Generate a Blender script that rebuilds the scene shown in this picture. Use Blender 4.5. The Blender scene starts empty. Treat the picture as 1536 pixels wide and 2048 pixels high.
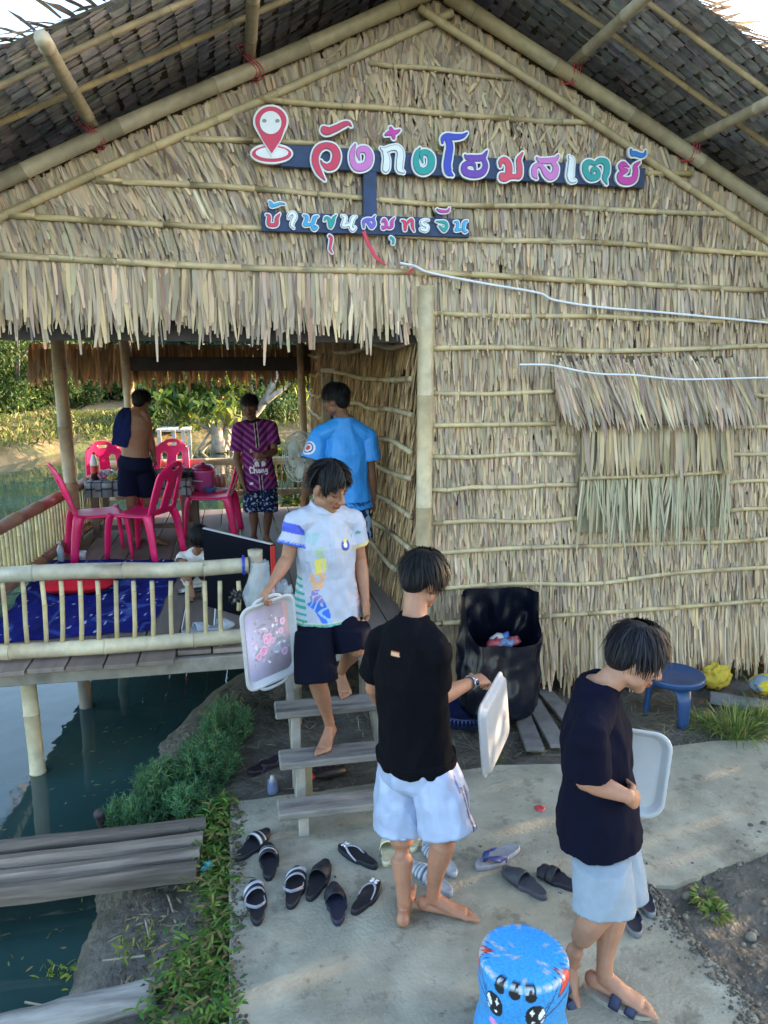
import bpy, math, random
import numpy as np
from mathutils import Vector, noise as mnoise
sc = bpy.context.scene
rng = np.random.default_rng(7); random.seed(7)
A = lambda *p: np.array(p, dtype=float)
# ---------------- camera, sky, sun, exposure ----------------
HC = 2.45; PITCH = math.radians(10.9); YAW = math.radians(11.4)
cam = bpy.data.objects.new('camera', bpy.data.cameras.new('camera')); sc.collection.objects.link(cam)
cam.location = (0, 0, HC); cam.rotation_euler = (math.pi/2-PITCH, 0, -YAW)
cam.data.sensor_fit = 'VERTICAL'; cam.data.sensor_height = 36; cam.data.lens = 26.0
cam.data.clip_start = .05; cam.data.clip_end = 600; sc.camera = cam
SUN_EL = math.radians(11.0); SUN_AZ = math.radians(76.0)     # azimuth measured from +Y towards +X
w = bpy.data.worlds.new('World'); sc.world = w; w.use_nodes = True
nt = w.node_tree; nt.nodes.clear()
sky = nt.nodes.new('ShaderNodeTexSky'); sky.sky_type = 'NISHITA'; sky.sun_disc = False
sky.sun_elevation = SUN_EL; sky.sun_rotation = SUN_AZ; sky.air_density = 1.0; sky.dust_density = 1.6; sky.ozone_density = 1.2
bg = nt.nodes.new('ShaderNodeBackground'); bg.inputs[1].default_value = .15
wo = nt.nodes.new('ShaderNodeOutputWorld'); nt.links.new(sky.outputs[0], bg.inputs[0]); nt.links.new(bg.outputs[0], wo.inputs[0])
sun = bpy.data.objects.new('sun', bpy.data.lights.new('sun', 'SUN')); sc.collection.objects.link(sun)
sun.data.energy = 3.0; sun.data.angle = math.radians(.6); sun.data.color = (1, .72, .46)
sd = Vector((math.sin(SUN_AZ)*math.cos(SUN_EL), math.cos(SUN_AZ)*math.cos(SUN_EL), math.sin(SUN_EL)))
sun.rotation_euler = sd.to_track_quat('Z', 'Y').to_euler()
sc.view_settings.view_transform = 'Standard'; sc.view_settings.look = 'None'; sc.view_settings.gamma = 1
sc.view_settings.exposure = 2.95
sc.cycles.max_bounces = 6; sc.cycles.transparent_max_bounces = 8; sc.cycles.caustics_reflective = False; sc.cycles.caustics_refractive = False
# ---------------- measuring helpers: photo pixel + known plane -> world point ----------------
_Fh = A(math.sin(YAW), math.cos(YAW), 0); _R = A(math.cos(YAW), -math.sin(YAW), 0)
_F = _Fh*math.cos(PITCH)-A(0, 0, math.sin(PITCH)); _U = _Fh*math.sin(PITCH)+A(0, 0, math.cos(PITCH)); _C = A(0, 0, HC)
def W(u, v, y=None, z=None, x=None):
    d = _F+_R*(u-768)/1480-_U*(v-1024)/1480
    if y is not None: return _C+d*(y/d[1])
    if z is not None: return _C+d*((z-HC)/d[2])
    return _C+d*(x/d[0])
def nrm(v): v = np.asarray(v, float); return v/(np.linalg.norm(v)+1e-12)
def srgb(*c):
    c = np.array(c, float)/255
    return np.where(c <= .04045, c/12.92, ((c+.055)/1.055)**2.4)
# ---------------- object helpers ----------------
def setp(o, label=None, cat=None, group=None, kind=None):
    for k, v in (('label', label), ('category', cat), ('group', group), ('kind', kind)):
        if v: o[k] = v
    return o
def thing(name, label, cat, loc=(0, 0, 0), group=None):
    o = bpy.data.objects.new(name, None); sc.collection.objects.link(o); o.location = loc; o.empty_display_size = .1
    setp(o, label, cat, group); o['_b'] = 1
    del o['_b']
    return o
def mk(name, V, F, mat, parent=None, col=None, smooth=True, mi=None):
    """one mesh object from world-space vertices; F = list of faces or (n,k) array"""
    V = np.asarray(V, np.float32).reshape(-1, 3)
    if parent is not None: V = V-np.array(parent_world(parent), np.float32)
    me = bpy.data.meshes.new(name)
    if isinstance(F, np.ndarray):
        n, k = F.shape
        me.vertices.add(len(V)); me.vertices.foreach_set('co', V.ravel())
        me.loops.add(n*k); me.loops.foreach_set('vertex_index', F.astype(np.int32).ravel())
        me.polygons.add(n); me.polygons.foreach_set('loop_start', np.arange(0, n*k, k, dtype=np.int32))
        me.polygons.foreach_set('loop_total', np.full(n, k, np.int32)); me.update(calc_edges=True)
    else:
        me.from_pydata([tuple(map(float, p)) for p in V], [], [tuple(int(i) for i in f) for f in F]); me.update()
    for m in (mat if isinstance(mat, (list, tuple)) else [mat]): me.materials.append(m)
    if mi is not None: me.polygons.foreach_set('material_index', np.asarray(mi, np.int32))
    if col is not None:
        c = np.asarray(col, np.float32)
        if c.ndim == 1: c = np.tile(c, (len(V), 1))
        at = me.color_attributes.new('Col', 'FLOAT_COLOR', 'POINT')
        at.data.foreach_set('color', np.concatenate([c[:, :3], np.ones((len(V), 1), np.float32)], 1).ravel())
    me.polygons.foreach_set('use_smooth', np.full(len(me.polygons), smooth))
    o = bpy.data.objects.new(name, me); sc.collection.objects.link(o)
    if parent is not None: o.parent = parent
    return o
def parent_world(p):
    t = A(*p.location)
    while p.parent: p = p.parent; t = t+A(*p.location)
    return t
class MB:
    """collects shapes into one mesh"""
    def __init__(s): s.V = []; s.F = []; s.C = []; s.n = 0
    def add(s, V, F, col=None):
        V = np.asarray(V, float).reshape(-1, 3)
        s.V.append(V); s.F += [tuple(int(i)+s.n for i in f) for f in F]
        c = np.zeros((len(V), 3)) if col is None else np.asarray(col, float)
        s.C.append(np.tile(c, (len(V), 1)) if c.ndim == 1 else c); s.n += len(V); return s
    def box(s, c, size, ax=None, col=None, bev=0.0):
        c = np.asarray(c, float); h = np.asarray(size, float)/2
        X, Y, Z = (A(1, 0, 0), A(0, 1, 0), A(0, 0, 1)) if ax is None else [nrm(a) for a in ax]
        if bev <= 0:
            P = [c+X*h[0]*a+Y*h[1]*b+Z*h[2]*d for d in (-1, 1) for b in (-1, 1) for a in (-1, 1)]
            return s.add(P, [(0, 2, 3, 1), (4, 5, 7, 6), (0, 1, 5, 4), (2, 6, 7, 3), (0, 4, 6, 2), (1, 3, 7, 5)], col)
        P = []; idx = {}
        for i, (a, b, d) in enumerate([(a, b, d) for d in (-1, 1) for b in (-1, 1) for a in (-1, 1)]):
            for k in range(3):
                e = [h[0]-bev, h[1]-bev, h[2]-bev]; e[k] = h[k]
                idx[(a, b, d, k)] = len(P); P.append(c+X*a*e[0]+Y*b*e[1]+Z*d*e[2])
        F = []
        for k in range(3):
            for sg in (-1, 1):
                o = [j for j in range(3) if j != k]; q = []
                for (p, r) in ((-1, -1), (1, -1), (1, 1), (-1, 1)):
                    t = [0, 0, 0]; t[k] = sg; t[o[0]] = p; t[o[1]] = r; q.append(idx[tuple(t)+(k,)])
                if (sg < 0) ^ (k == 1): q = q[::-1]
                F.append(q)
        for k in range(3):
            o = [j for j in range(3) if j != k]
            for p in (-1, 1):
                for r in (-1, 1):
                    t0 = [0, 0, 0]; t0[k] = -1; t0[o[0]] = p; t0[o[1]] = r; t1 = list(t0); t1[k] = 1
                    F.append((idx[tuple(t0)+(o[0],)], idx[tuple(t1)+(o[0],)], idx[tuple(t1)+(o[1],)], idx[tuple(t0)+(o[1],)]))
        for a in (-1, 1):
            for b in (-1, 1):
                for d in (-1, 1): F.append(tuple(idx[(a, b, d, k)] for k in range(3)))
        return s.add(P, F, col)
    def tube(s, pts, r, n=10, col=None, caps=True, flat=None, side=None):
        """r scalar or per point (or (ra,rb) per point with side vector)"""
        pts = np.asarray(pts, float); m = len(pts)
        rr = np.asarray(r, float)
        if rr.ndim == 0: rr = np.full((m, 2), float(rr))
        elif rr.ndim == 1: rr = np.stack([rr, rr], 1)
        T = np.gradient(pts, axis=0); V = []
        ref = A(0, 0, 1) if side is None else np.asarray(side, float)
        for i in range(m):
            t = nrm(T[i])
            if side is None and abs(t@ref) > .95: rf = A(1, 0, 0)
            else: rf = ref
            a = nrm(rf-t*(rf@t)) if side is not None else nrm(np.cross(rf, t)); b = np.cross(t, a)
            for k in range(n):
                an = 2*math.pi*k/n
                V.append(pts[i]+a*math.cos(an)*rr[i, 0]+b*math.sin(an)*rr[i, 1])
        F = [(i*n+k, i*n+(k+1) % n, (i+1)*n+(k+1) % n, (i+1)*n+k) for i in range(m-1) for k in range(n)]
        if caps: F += [tuple(range(n-1, -1, -1)), tuple((m-1)*n+k for k in range(n))]
        if col is not None and np.asarray(col).ndim == 2: col = np.repeat(np.asarray(col), n, 0)
        return s.add(V, F, col)
    def ell(s, c, rad, ax=None, col=None, nu=12, nv=8):
        c = np.asarray(c, float); M = np.eye(3) if ax is None else np.array([nrm(a) for a in ax])
        V = [A(0, 0, -1)]
        for j in range(1, nv):
            ph = math.pi*(j/nv-.5)
            for k in range(nu):
                th = 2*math.pi*k/nu; V.append(A(math.cos(ph)*math.cos(th), math.cos(ph)*math.sin(th), math.sin(ph)))
        V.append(A(0, 0, 1)); V = np.array(V)*np.asarray(rad, float)@M+c
        F = [(0, 1+(k+1) % nu, 1+k) for k in range(nu)]
        for j in range(nv-2):
            F += [(1+j*nu+k, 1+j*nu+(k+1) % nu, 1+(j+1)*nu+(k+1) % nu, 1+(j+1)*nu+k) for k in range(nu)]
        e = len(V)-1; F += [(1+(nv-2)*nu+k, 1+(nv-2)*nu+(k+1) % nu, e) for k in range(nu)]
        return s.add(V, F, col)
    def lathe(s, c, prof, n=24, col=None, ax=None, caps=True):
        """prof = [(r,z)...]"""
        M = np.eye(3) if ax is None else np.array([nrm(a) for a in ax]); c = np.asarray(c, float); V = []
        for r, z in prof:
            for k in range(n): V.append(A(r*math.cos(2*math.pi*k/n), r*math.sin(2*math.pi*k/n), z)@M+c)
        m = len(prof); F = [(i*n+k, i*n+(k+1) % n, (i+1)*n+(k+1) % n, (i+1)*n+k) for i in range(m-1) for k in range(n)]
        if caps: F += [tuple(range(n-1, -1, -1)), tuple((m-1)*n+k for k in range(n))]
        if col is not None and np.asarray(col).ndim == 2: col = np.repeat(np.asarray(col), n, 0)
        return s.add(V, F, col)
    def out(s, name, mat, parent=None, smooth=True, col=True):
        return mk(name, np.concatenate(s.V), s.F, mat, parent, np.concatenate(s.C) if col else None, smooth)
    def arr(s): return np.concatenate(s.V), s.F
def spline(P, n):
    P = np.asarray(P, float); m = len(P); Q = np.vstack([2*P[0]-P[1], P, 2*P[-1]-P[-2]]); out = []
    for t in np.linspace(0, m-1-1e-9, n):
        i = int(t); f = t-i; a, b, c, d = Q[i:i+4]
        out.append(.5*((2*b)+(-a+c)*f+(2*a-5*b+4*c-d)*f*f+(-a+3*b-3*c+d)*f**3))
    return np.array(out)
# ---------------- materials ----------------
def M(name, base=(.5, .5, .5), rough=.6, var=.15, scale=9.0, bump=0.0, attr=False, metal=0.0, sss=0.0, transl=0.0, spec=.5, alpha=1.0, trans=0.0,
      dirt=None, dirt_scale=3.0, dirt_amt=.5, stretch=(1, 1, 1), sheen=0.0, bscale=None, coat=0.0):
    m = bpy.data.materials.new(name); m.use_nodes = True; t = m.node_tree; N = t.nodes; L = t.links
    p = N['Principled BSDF']; p.inputs['Roughness'].default_value = rough; p.inputs['Metallic'].default_value = metal
    p.inputs['Specular IOR Level'].default_value = spec; p.inputs['Alpha'].default_value = alpha; p.inputs['Transmission Weight'].default_value = trans
    p.inputs['Coat Weight'].default_value = coat
    if sheen: p.inputs['Sheen Weight'].default_value = sheen
    if sss: p.inputs['Subsurface Weight'].default_value = sss; p.inputs['Subsurface Radius'].default_value = (.012, .005, .003); p.inputs['Subsurface Scale'].default_value = 1.0
    tc = N.new('ShaderNodeTexCoord'); mp = N.new('ShaderNodeMapping'); mp.inputs['Scale'].default_value = stretch; L.new(tc.outputs['Object'], mp.inputs[0])
    nz = N.new('ShaderNodeTexNoise'); nz.inputs['Scale'].default_value = scale; nz.inputs['Detail'].default_value = 5; L.new(mp.outputs[0], nz.inputs['Vector'])
    if attr: src = N.new('ShaderNodeAttribute'); src.attribute_name = 'Col'; c = src.outputs['Color']
    else: src = N.new('ShaderNodeRGB'); src.outputs[0].default_value = (*base[:3], 1); c = src.outputs[0]
    if var:
        mr = N.new('ShaderNodeMapRange'); mr.inputs[1].default_value = .3; mr.inputs[2].default_value = .7; mr.inputs[3].default_value = 1-var; mr.inputs[4].default_value = 1+var
        L.new(nz.outputs[0], mr.inputs[0]); vm = N.new('ShaderNodeVectorMath'); vm.operation = 'SCALE'; L.new(c, vm.inputs[0]); L.new(mr.outputs[0], vm.inputs['Scale']); c = vm.outputs[0]
    if dirt is not None:
        n2 = N.new('ShaderNodeTexNoise'); n2.inputs['Scale'].default_value = dirt_scale; n2.inputs['Detail'].default_value = 7; n2.inputs['Roughness'].default_value = .65; L.new(mp.outputs[0], n2.inputs['Vector'])
        m2 = N.new('ShaderNodeMapRange'); m2.inputs[1].default_value = .48; m2.inputs[2].default_value = .68; m2.inputs[4].default_value = dirt_amt; L.new(n2.outputs[0], m2.inputs[0])
        mx = N.new('ShaderNodeMix'); mx.data_type = 'RGBA'; L.new(m2.outputs[0], mx.inputs[0]); L.new(c, mx.inputs[6]); mx.inputs[7].default_value = (*dirt[:3], 1); c = mx.outputs[2]
    L.new(c, p.inputs['Base Color'])
    if bump:
        b = N.new('ShaderNodeBump'); b.inputs['Strength'].default_value = 1; b.inputs['Distance'].default_value = bump
        if bscale:
            nb = N.new('ShaderNodeTexNoise'); nb.inputs['Scale'].default_value = bscale; nb.inputs['Detail'].default_value = 6; L.new(mp.outputs[0], nb.inputs['Vector']); L.new(nb.outputs[0], b.inputs['Height'])
        else: L.new(nz.outputs[0], b.inputs['Height'])
        L.new(b.outputs[0], p.inputs['Normal'])
    if transl:
        tr = N.new('ShaderNodeBsdfTranslucent'); L.new(c, tr.inputs[0]); ms = N.new('ShaderNodeMixShader'); ms.inputs[0].default_value = transl
        L.new(p.outputs[0], ms.inputs[1]); L.new(tr.outputs[0], ms.inputs[2]); L.new(ms.outputs[0], N['Material Output'].inputs[0])
    return m
m_thatch = M('thatch', attr=True, rough=.75, var=.12, scale=30, stretch=(1, 1, .15), transl=.12, spec=.25)
m_roofthatch = M('roof_thatch', attr=True, rough=.85, var=.2, scale=20, spec=.15)
m_back = M('thatch_backing', (.10, .075, .045), .9, .3, 12)
m_bamboo = M('bamboo', attr=True, rough=.45, var=.14, scale=14, bump=.0012, dirt=(.16, .14, .12), dirt_scale=5, dirt_amt=.42)
m_log = M('weathered_planks', attr=True, rough=.85, var=.3, scale=9, bump=.010, stretch=(.35, 4, 4), dirt=(.04, .032, .028), dirt_scale=2.5, dirt_amt=.75)
m_tread = M('tread_wood', attr=True, rough=.7, var=.22, scale=8, bump=.004, stretch=(.6, 4, 4), dirt=(.028, .026, .032), dirt_scale=2.6, dirt_amt=.85)
m_wood = M('grey_wood', attr=True, rough=.75, var=.25, scale=9, bump=.003, stretch=(1, 1, 1), dirt=(.05, .05, .055), dirt_scale=4, dirt_amt=.5)
m_foliage = M('foliage', attr=True, rough=.55, var=.12, scale=4, transl=.38, spec=.35)
m_grass = M('grass_blades', attr=True, rough=.6, var=.1, scale=6, transl=.3, spec=.3)
m_skin = M('skin', attr=True, rough=.5, var=.05, scale=25, sss=.10, spec=.35, bump=.0006, bscale=220)
m_hair = M('hair', attr=True, rough=.5, var=.1, scale=20, spec=.16)
m_cloth = M('cloth', attr=True, rough=.9, var=.05, scale=35, bump=.0006, bscale=400, spec=.12)
m_satin = M('satin_cloth', attr=True, rough=.42, var=.04, scale=30, bump=.0015, bscale=60, spec=.35)
m_plastic = M('plastic', attr=True, rough=.32, var=.04, scale=12)
m_paint = M('paint', attr=True, rough=.4, var=.04, scale=30)
m_rubber = M('rubber', attr=True, rough=.6, var=.15, scale=40, bump=.0008)
def leaves(name, root, d, n, ln, wd, col, mat, parent=None, segs=3, droop=0.0, tip=.15, bow=0.0, strip=False):
    """strips: root (N,3), direction d, normal n, length, width; pointed tip; droop bends towards -z"""
    N = len(root); d = d/np.linalg.norm(d, axis=1, keepdims=True); s = np.cross(d, n); s /= np.linalg.norm(s, axis=1, keepdims=True)+1e-9; n = np.cross(s, d)
    ln = np.broadcast_to(ln, N)[:, None]; wd = np.broadcast_to(wd, N)[:, None]; droop = np.broadcast_to(droop, N)[:, None]; bow = np.broadcast_to(bow, N)[:, None]
    P = []
    for i in range(segs+1):
        t = i/segs
        c = root+d*ln*t+n*bow*ln*(t*t)+A(0, 0, -1)*droop*ln*t*t
        wv = wd*((.55+.9*t) if t < .5 else 1.0) * (1.0 if t < .6 else (1-(1-tip)*((t-.6)/.4)**1.5))
        if strip:   # parallel sided strip with a blunt, crooked end
            wv = wd*(.82+.18*min(1, t*2)) if t < .99 else wd*rng.uniform(.12, .75, (N, 1))
            if t > .99: c = c+s*wd*rng.normal(0, .28, (N, 1))
        P += [c-s*wv/2, c+s*wv/2]
    P = np.stack(P, 1).reshape(-1, 3); k = 2*(segs+1)
    F = np.array([[2*i, 2*i+1, 2*i+3, 2*i+2] for i in range(segs)])
    F = (F[None]+(np.arange(N)*k)[:, None, None]).reshape(-1, 4)
    return mk(name, P, F, mat, parent, np.repeat(col, k, 0), smooth=True)
def pick(pal, n, jit=.12, wts=None):
    pal = np.asarray(pal, float); c = pal[rng.choice(len(pal), n, p=wts)]
    return np.clip(c*(1+rng.normal(0, jit, (n, 1)))*(1+rng.normal(0, jit*.25, (n, 3))), 0.003, .95)
BAM = A(.52, .40, .21)
def bamboo(name, p0, p1, r, parent=None, node=.33, wob=.012, col=BAM, n=10, rend=None, pts=None, mb=None, grey=.25):
    p0 = np.asarray(p0, float); p1 = np.asarray(p1, float); L = np.linalg.norm(p1-p0)
    nn = max(1, int(L/node)); ts = [0.]; rs = [1.]; cs = [1.]
    ph = random.random()*.5
    for k in range(nn+1):
        t0 = (k+ph)/nn
        for dt, rr, cc in ((-.018, 1.0, 1.), (-.004, 1.07, .8), (.002, 1.0, .45), (.010, 1.08, .9), (.03, 1.0, 1.)):
            t = t0+dt*.33/L
            if 0.001 < t < .999 and t > ts[-1]: ts.append(t); rs.append(rr); cs.append(cc)
        t = t0+.5/nn
        if t < .999 and t > ts[-1]: ts.append(t); rs.append(.97); cs.append(1.02)
    ts.append(1.); rs.append(1.); cs.append(1.); ts = np.array(ts); a = random.random()*9
    P = p0+(p1-p0)*ts[:, None]
    if pts is not None: P = spline(pts, 200)[(ts*199).astype(int)]
    s1 = nrm(np.cross(p1-p0, A(.3, .9, .2))); s2 = nrm(np.cross(p1-p0, s1)); env = np.sin(np.pi*ts)
    P = P+s1*(wob*np.sin(ts*L*1.7+a)*env)[:, None]+s2*(wob*np.sin(ts*L*2.3+a*2)*env)[:, None]
    R = r*np.array(rs)*(1 if rend is None else (1+(rend/r-1)*ts))
    C = np.asarray(col)[None]*np.array(cs)[:, None]*(1+.1*np.sin(ts*L*4+a))[:, None]
    g = (grey*(.5+.5*np.sin(ts*L*1.3+a*3)))[:, None]; C = C*(1-g)+A(.33, .31, .28)*g
    b = mb or MB(); b.tube(P, R, n, C)
    return None if mb else b.out(name, m_bamboo, parent)
# ======================= SETTING =======================
WZ = -.25; DZ = .62          # water level, deck level
m_water = M('pond_water', (.022, .052, .050), .03, .35, .8, spec=.6, dirt=(.045, .065, .035), dirt_scale=.5, dirt_amt=.8)
t = m_water.node_tree
nz = t.nodes.new('ShaderNodeTexNoise'); nz.inputs['Scale'].default_value = 2.2; nz.inputs['Detail'].default_value = 3
tc = t.nodes.new('ShaderNodeTexCoord'); t.links.new(tc.outputs['Object'], nz.inputs['Vector'])
b = t.nodes.new('ShaderNodeBump'); b.inputs['Strength'].default_value = .25; b.inputs['Distance'].default_value = .02
t.links.new(nz.outputs[0], b.inputs['Height']); t.links.new(b.outputs[0], t.nodes['Principled BSDF'].inputs['Normal'])
o = mk('water', [(-90, -20, WZ), (60, -20, WZ), (60, 120, WZ), (-90, 120, WZ)], [(0, 1, 2, 3)], m_water); setp(o, kind='structure')
# shoreline of the near bank: X of the water's edge as a function of Y
shp = np.array([(p[1], p[0]) for p in [W(70, 2120, z=WZ), W(115, 2048, z=WZ), W(150, 1950, z=WZ), W(190, 1830, z=WZ), W(215, 1700, z=WZ), W(260, 1600, z=WZ), W(330, 1480, z=WZ), W(430, 1380, z=WZ), W(500, 1345, z=WZ)]]
               + [(7.5, .35), (9.5, .3), (10.3, .3), (11.2, .45), (12.5, 1.4), (14, 3.2), (17, 5.0), (25, 7.), (40, 9.)])
shp = np.vstack([[(-20, shp[0, 1]-.3)], shp])
def shore(Y): return np.interp(Y, shp[:, 0], shp[:, 1])
def ground_z(X, Y):
    n = np.array([mnoise.noise((x*1.7, y*1.7, 3.)) for x, y in zip(X.ravel(), Y.ravel())]).reshape(X.shape)
    n2 = np.array([mnoise.noise((x*7, y*7, 9.)) for x, y in zip(X.ravel(), Y.ravel())]).reshape(X.shape)
    n3 = np.array([mnoise.noise((x*19, y*19, 4.)) for x, y in zip(X.ravel(), Y.ravel())]).reshape(X.shape)
    u = X-shore(Y)
    z = np.where(u < 0, WZ+u*.45, WZ+.22*(1-np.exp(-u*2.6)))
    z = z+.028*n*np.clip(u*3+.3, 0, 1)+.022*n2+.013*n3
    return np.clip(z, -1.6, -.012)
gx = np.concatenate([np.arange(-8, -1.6, .4), np.arange(-1.6, 4.6, .035), np.arange(4.6, 14, .35), np.arange(14, 90, 6)])
gy = np.concatenate([np.arange(-12, 1.2, .5), np.arange(1.2, 5.4, .035), np.arange(5.4, 13, .12), np.arange(13, 45, 2), np.arange(45, 130, 8)])
X, Y = np.meshgrid(gx, gy); Z = ground_z(X, Y); nx = len(gx)
idx = (np.arange(len(gy)-1)[:, None]*nx+np.arange(nx-1)[None]).reshape(-1, 1)
m_mud = M('mud', (.085, .075, .062), .6, .45, 5, bump=.022, bscale=22, dirt=(.13, .115, .09), dirt_scale=2.2, dirt_amt=.6)
o = mk('ground', np.stack([X, Y, Z], -1).reshape(-1, 3), np.hstack([idx, idx+1, idx+nx+1, idx+nx]), m_mud); setp(o, kind='structure')
def gz(x, y): return float(ground_z(np.array([[x]]), np.array([[y]]))[0, 0])
# concrete pad by the steps and the path that leads off to the right
m_conc = M('worn_concrete', (.33, .305, .235), .85, .2, 5, bump=.006, bscale=55, dirt=(.13, .115, .085), dirt_scale=2.3, dirt_amt=.7)
t = m_conc.node_tree; N_ = t.nodes; L_ = t.links; pb_ = N_['Principled BSDF']; src = pb_.inputs['Base Color'].links[0].from_socket; tcn = [n for n in N_ if n.type == 'TEX_COORD'][0]
for (scl, det, lo, hi, amt, colr) in ((1.1, 6, .50, .66, .55, (.33, .28, .19)), (16, 8, .60, .70, .6, (.07, .06, .05)), (75, 2, .66, .72, .6, (.40, .38, .33)), (4.5, 9, .57, .64, .5, (.085, .075, .055))):
    nn = N_.new('ShaderNodeTexNoise'); nn.inputs['Scale'].default_value = scl; nn.inputs['Detail'].default_value = det; nn.inputs['Roughness'].default_value = .65; L_.new(tcn.outputs['Object'], nn.inputs['Vector'])
    mm = N_.new('ShaderNodeMapRange'); mm.inputs[1].default_value = lo; mm.inputs[2].default_value = hi; mm.inputs[4].default_value = amt; L_.new(nn.outputs[0], mm.inputs[0])
    mx = N_.new('ShaderNodeMix'); mx.data_type = 'RGBA'; L_.new(mm.outputs[0], mx.inputs[0]); L_.new(src, mx.inputs[6]); mx.inputs[7].default_value = (*colr, 1); src = mx.outputs[2]
L_.new(src, pb_.inputs['Base Color'])
def slab(name, poly, top, thick, mat):
    V = [(x, y, top) for x, y in poly]+[(x, y, top-thick) for x, y in poly]; n = len(poly)
    F = [tuple(range(n))]+[(i, i+n, (i+1) % n+n, (i+1) % n) for i in range(n)]
    return mk(name, V, F, mat, smooth=False)
def P2(u, v): p = W(u, v, z=0); return (p[0], p[1])
edge = [P2(*q) for q in ((1290, 1762), (1330, 1800), (1345, 1835), (1390, 1880), (1450, 1945), (1500, 2010), (1560, 2100), (1600, 2200))]
poly = [(-.103, -3.0)]+[(2.9, -3.0)]+edge[::-1]+[P2(1310, 1775), P2(1292, 1640), P2(1292, 1560), (1.95, 3.55)]+[P2(1150, 1528), P2(1000, 1530), (.55, 3.99), (-.105, 3.97)]
# resampled rim with a little crumbling
def crumble(poly, step=.07, amp=.012):
    out = []
    for i in range(len(poly)):
        a = A(*poly[i]); b2 = A(*poly[(i+1) % len(poly)]); k = max(1, int(np.linalg.norm(b2-a)/step))
        for j in range(k):
            p = a+(b2-a)*j/k; out.append((p[0]+amp*mnoise.noise((p[0]*9, p[1]*9, 0)), p[1]+amp*mnoise.noise((p[0]*9, p[1]*9, 5))))
    return out
setp(slab('concrete_pad', crumble(poly), 0.0, .14, m_conc), kind='structure')
path = [P2(1292, 1635), P2(1300, 1768), P2(1350, 1768), P2(1420, 1738), P2(1536, 1700), P2(1700, 1660), (9, 2.7), (9, 4.5), P2(1640, 1478), P2(1536, 1478), P2(1440, 1480), P2(1340, 1492), P2(1230, 1508), P2(1150, 1525), (1.95, 3.5)]
setp(slab('concrete_path', crumble(path), -.006, .12, m_conc), kind='structure')
# gravelly dirt at the lower right, beyond the pad edge
pb = rng.uniform([1.9, 1.2], [4.2, 3.2], (1500, 2)); bb = MB()
for x, y in pb:
    s = abs(rng.normal(0, .008))+.004
    if x > np.interp(y, [e[1] for e in edge[::-1]], [e[0] for e in edge[::-1]])+.03: bb.ell((x, y, gz(x, y)+s*.3), (s, s*rng.uniform(.6, 1.2), s*.7), None, A(.13, .115, .09)*rng.uniform(.5, 1.6), 6, 4)
o = bb.out('gravel', M('gravel', attr=True, rough=.9), None); setp(o, kind='stuff'); setp(o, 'loose grey grit and clods on the dirt beside the pad')
bb = MB(); pe = rng.uniform([-.1, 1.3], [2.6, 4.1], (900, 2))
for x, y in pe:
    if mnoise.noise((x*1.4, y*1.4, 3)) > .02: s = abs(rng.normal(0, .0022))+.0014; bb.ell((x, y, s*.4), (s, s*rng.uniform(.6, 1.3), s*.7), None, A(.11, .095, .07)*rng.uniform(.5, 1.8), 5, 3)
for k in range(500):
    y = rng.uniform(1.4, 3.97); s = abs(rng.normal(0, .006))+.003; bb.ell((-.10+abs(rng.normal(0, .03)), y, s*.3), (s, s, s*.6), None, A(.10, .085, .06)*rng.uniform(.5, 1.6), 5, 3)
ex = np.array(edge)
for k in range(900):
    i_ = random.randrange(len(ex)-1); p_ = ex[i_]+(ex[i_+1]-ex[i_])*random.random(); s = abs(rng.normal(0, .005))+.0022; bb.ell((p_[0]-abs(rng.normal(0, .05))+.01, p_[1]-abs(rng.normal(0, .03)), s*.3), (s, s*rng.uniform(.6, 1.2), s*.6), None, A(.13, .11, .085)*rng.uniform(.5, 1.6), 5, 3)
o = bb.out('grit', bpy.data.materials['gravel'], None); setp(o, 'fine grit and crumbs of soil scattered on the concrete pad', kind='stuff')
# ---- far bank across the pond ----
wl = [(-700, 1010), (-300, 985), (0, 932), (110, 908), (230, 897), (330, 888), (450, 880), (600, 872), (900, 868), (1400, 868), (2200, 868)]
wlw = np.array([W(u, v, z=WZ)[:2] for u, v in wl]); wlw = spline(wlw, 90)
prof = [(-1.5, -.6), (-.1, -.3), (.25, .0), (.7, .22), (1.6, .42), (2.6, .62), (3.6, .72), (5.5, .74), (9, .7), (40, .8), (110, 1.0)]
tang = np.gradient(wlw, axis=0); nor = np.stack([-tang[:, 1], tang[:, 0]], 1); nor /= np.linalg.norm(nor, axis=1, keepdims=True)
nor = nor*np.sign(nor[:, 1:2])
BV = []
for off, z in prof:
    for i, p in enumerate(wlw):
        q = p+(nor[i] if off < 8 else A(-.1, 1))*off; BV.append((q[0], q[1], z+.12*mnoise.noise((q[0]*.6, q[1]*.6, 1))*(off > 0)))
n = len(wlw); BF = [(j*n+i, j*n+i+1, (j+1)*n+i+1, (j+1)*n+i) for j in range(len(prof)-1) for i in range(n-1)]
m_bank = M('bank_earth', (.17, .13, .065), .9, .3, 1.5, bump=.05, bscale=5, dirt=(.08, .12, .03), dirt_scale=.9, dirt_amt=.9)
setp(mk('far_bank', BV, BF, m_bank), kind='structure')
def bank_pt(i, off):
    p = wlw[i]+nor[i]*off; z = np.interp(off, [a for a, _ in prof], [b for _, b in prof]); return A(p[0], p[1], z)
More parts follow.
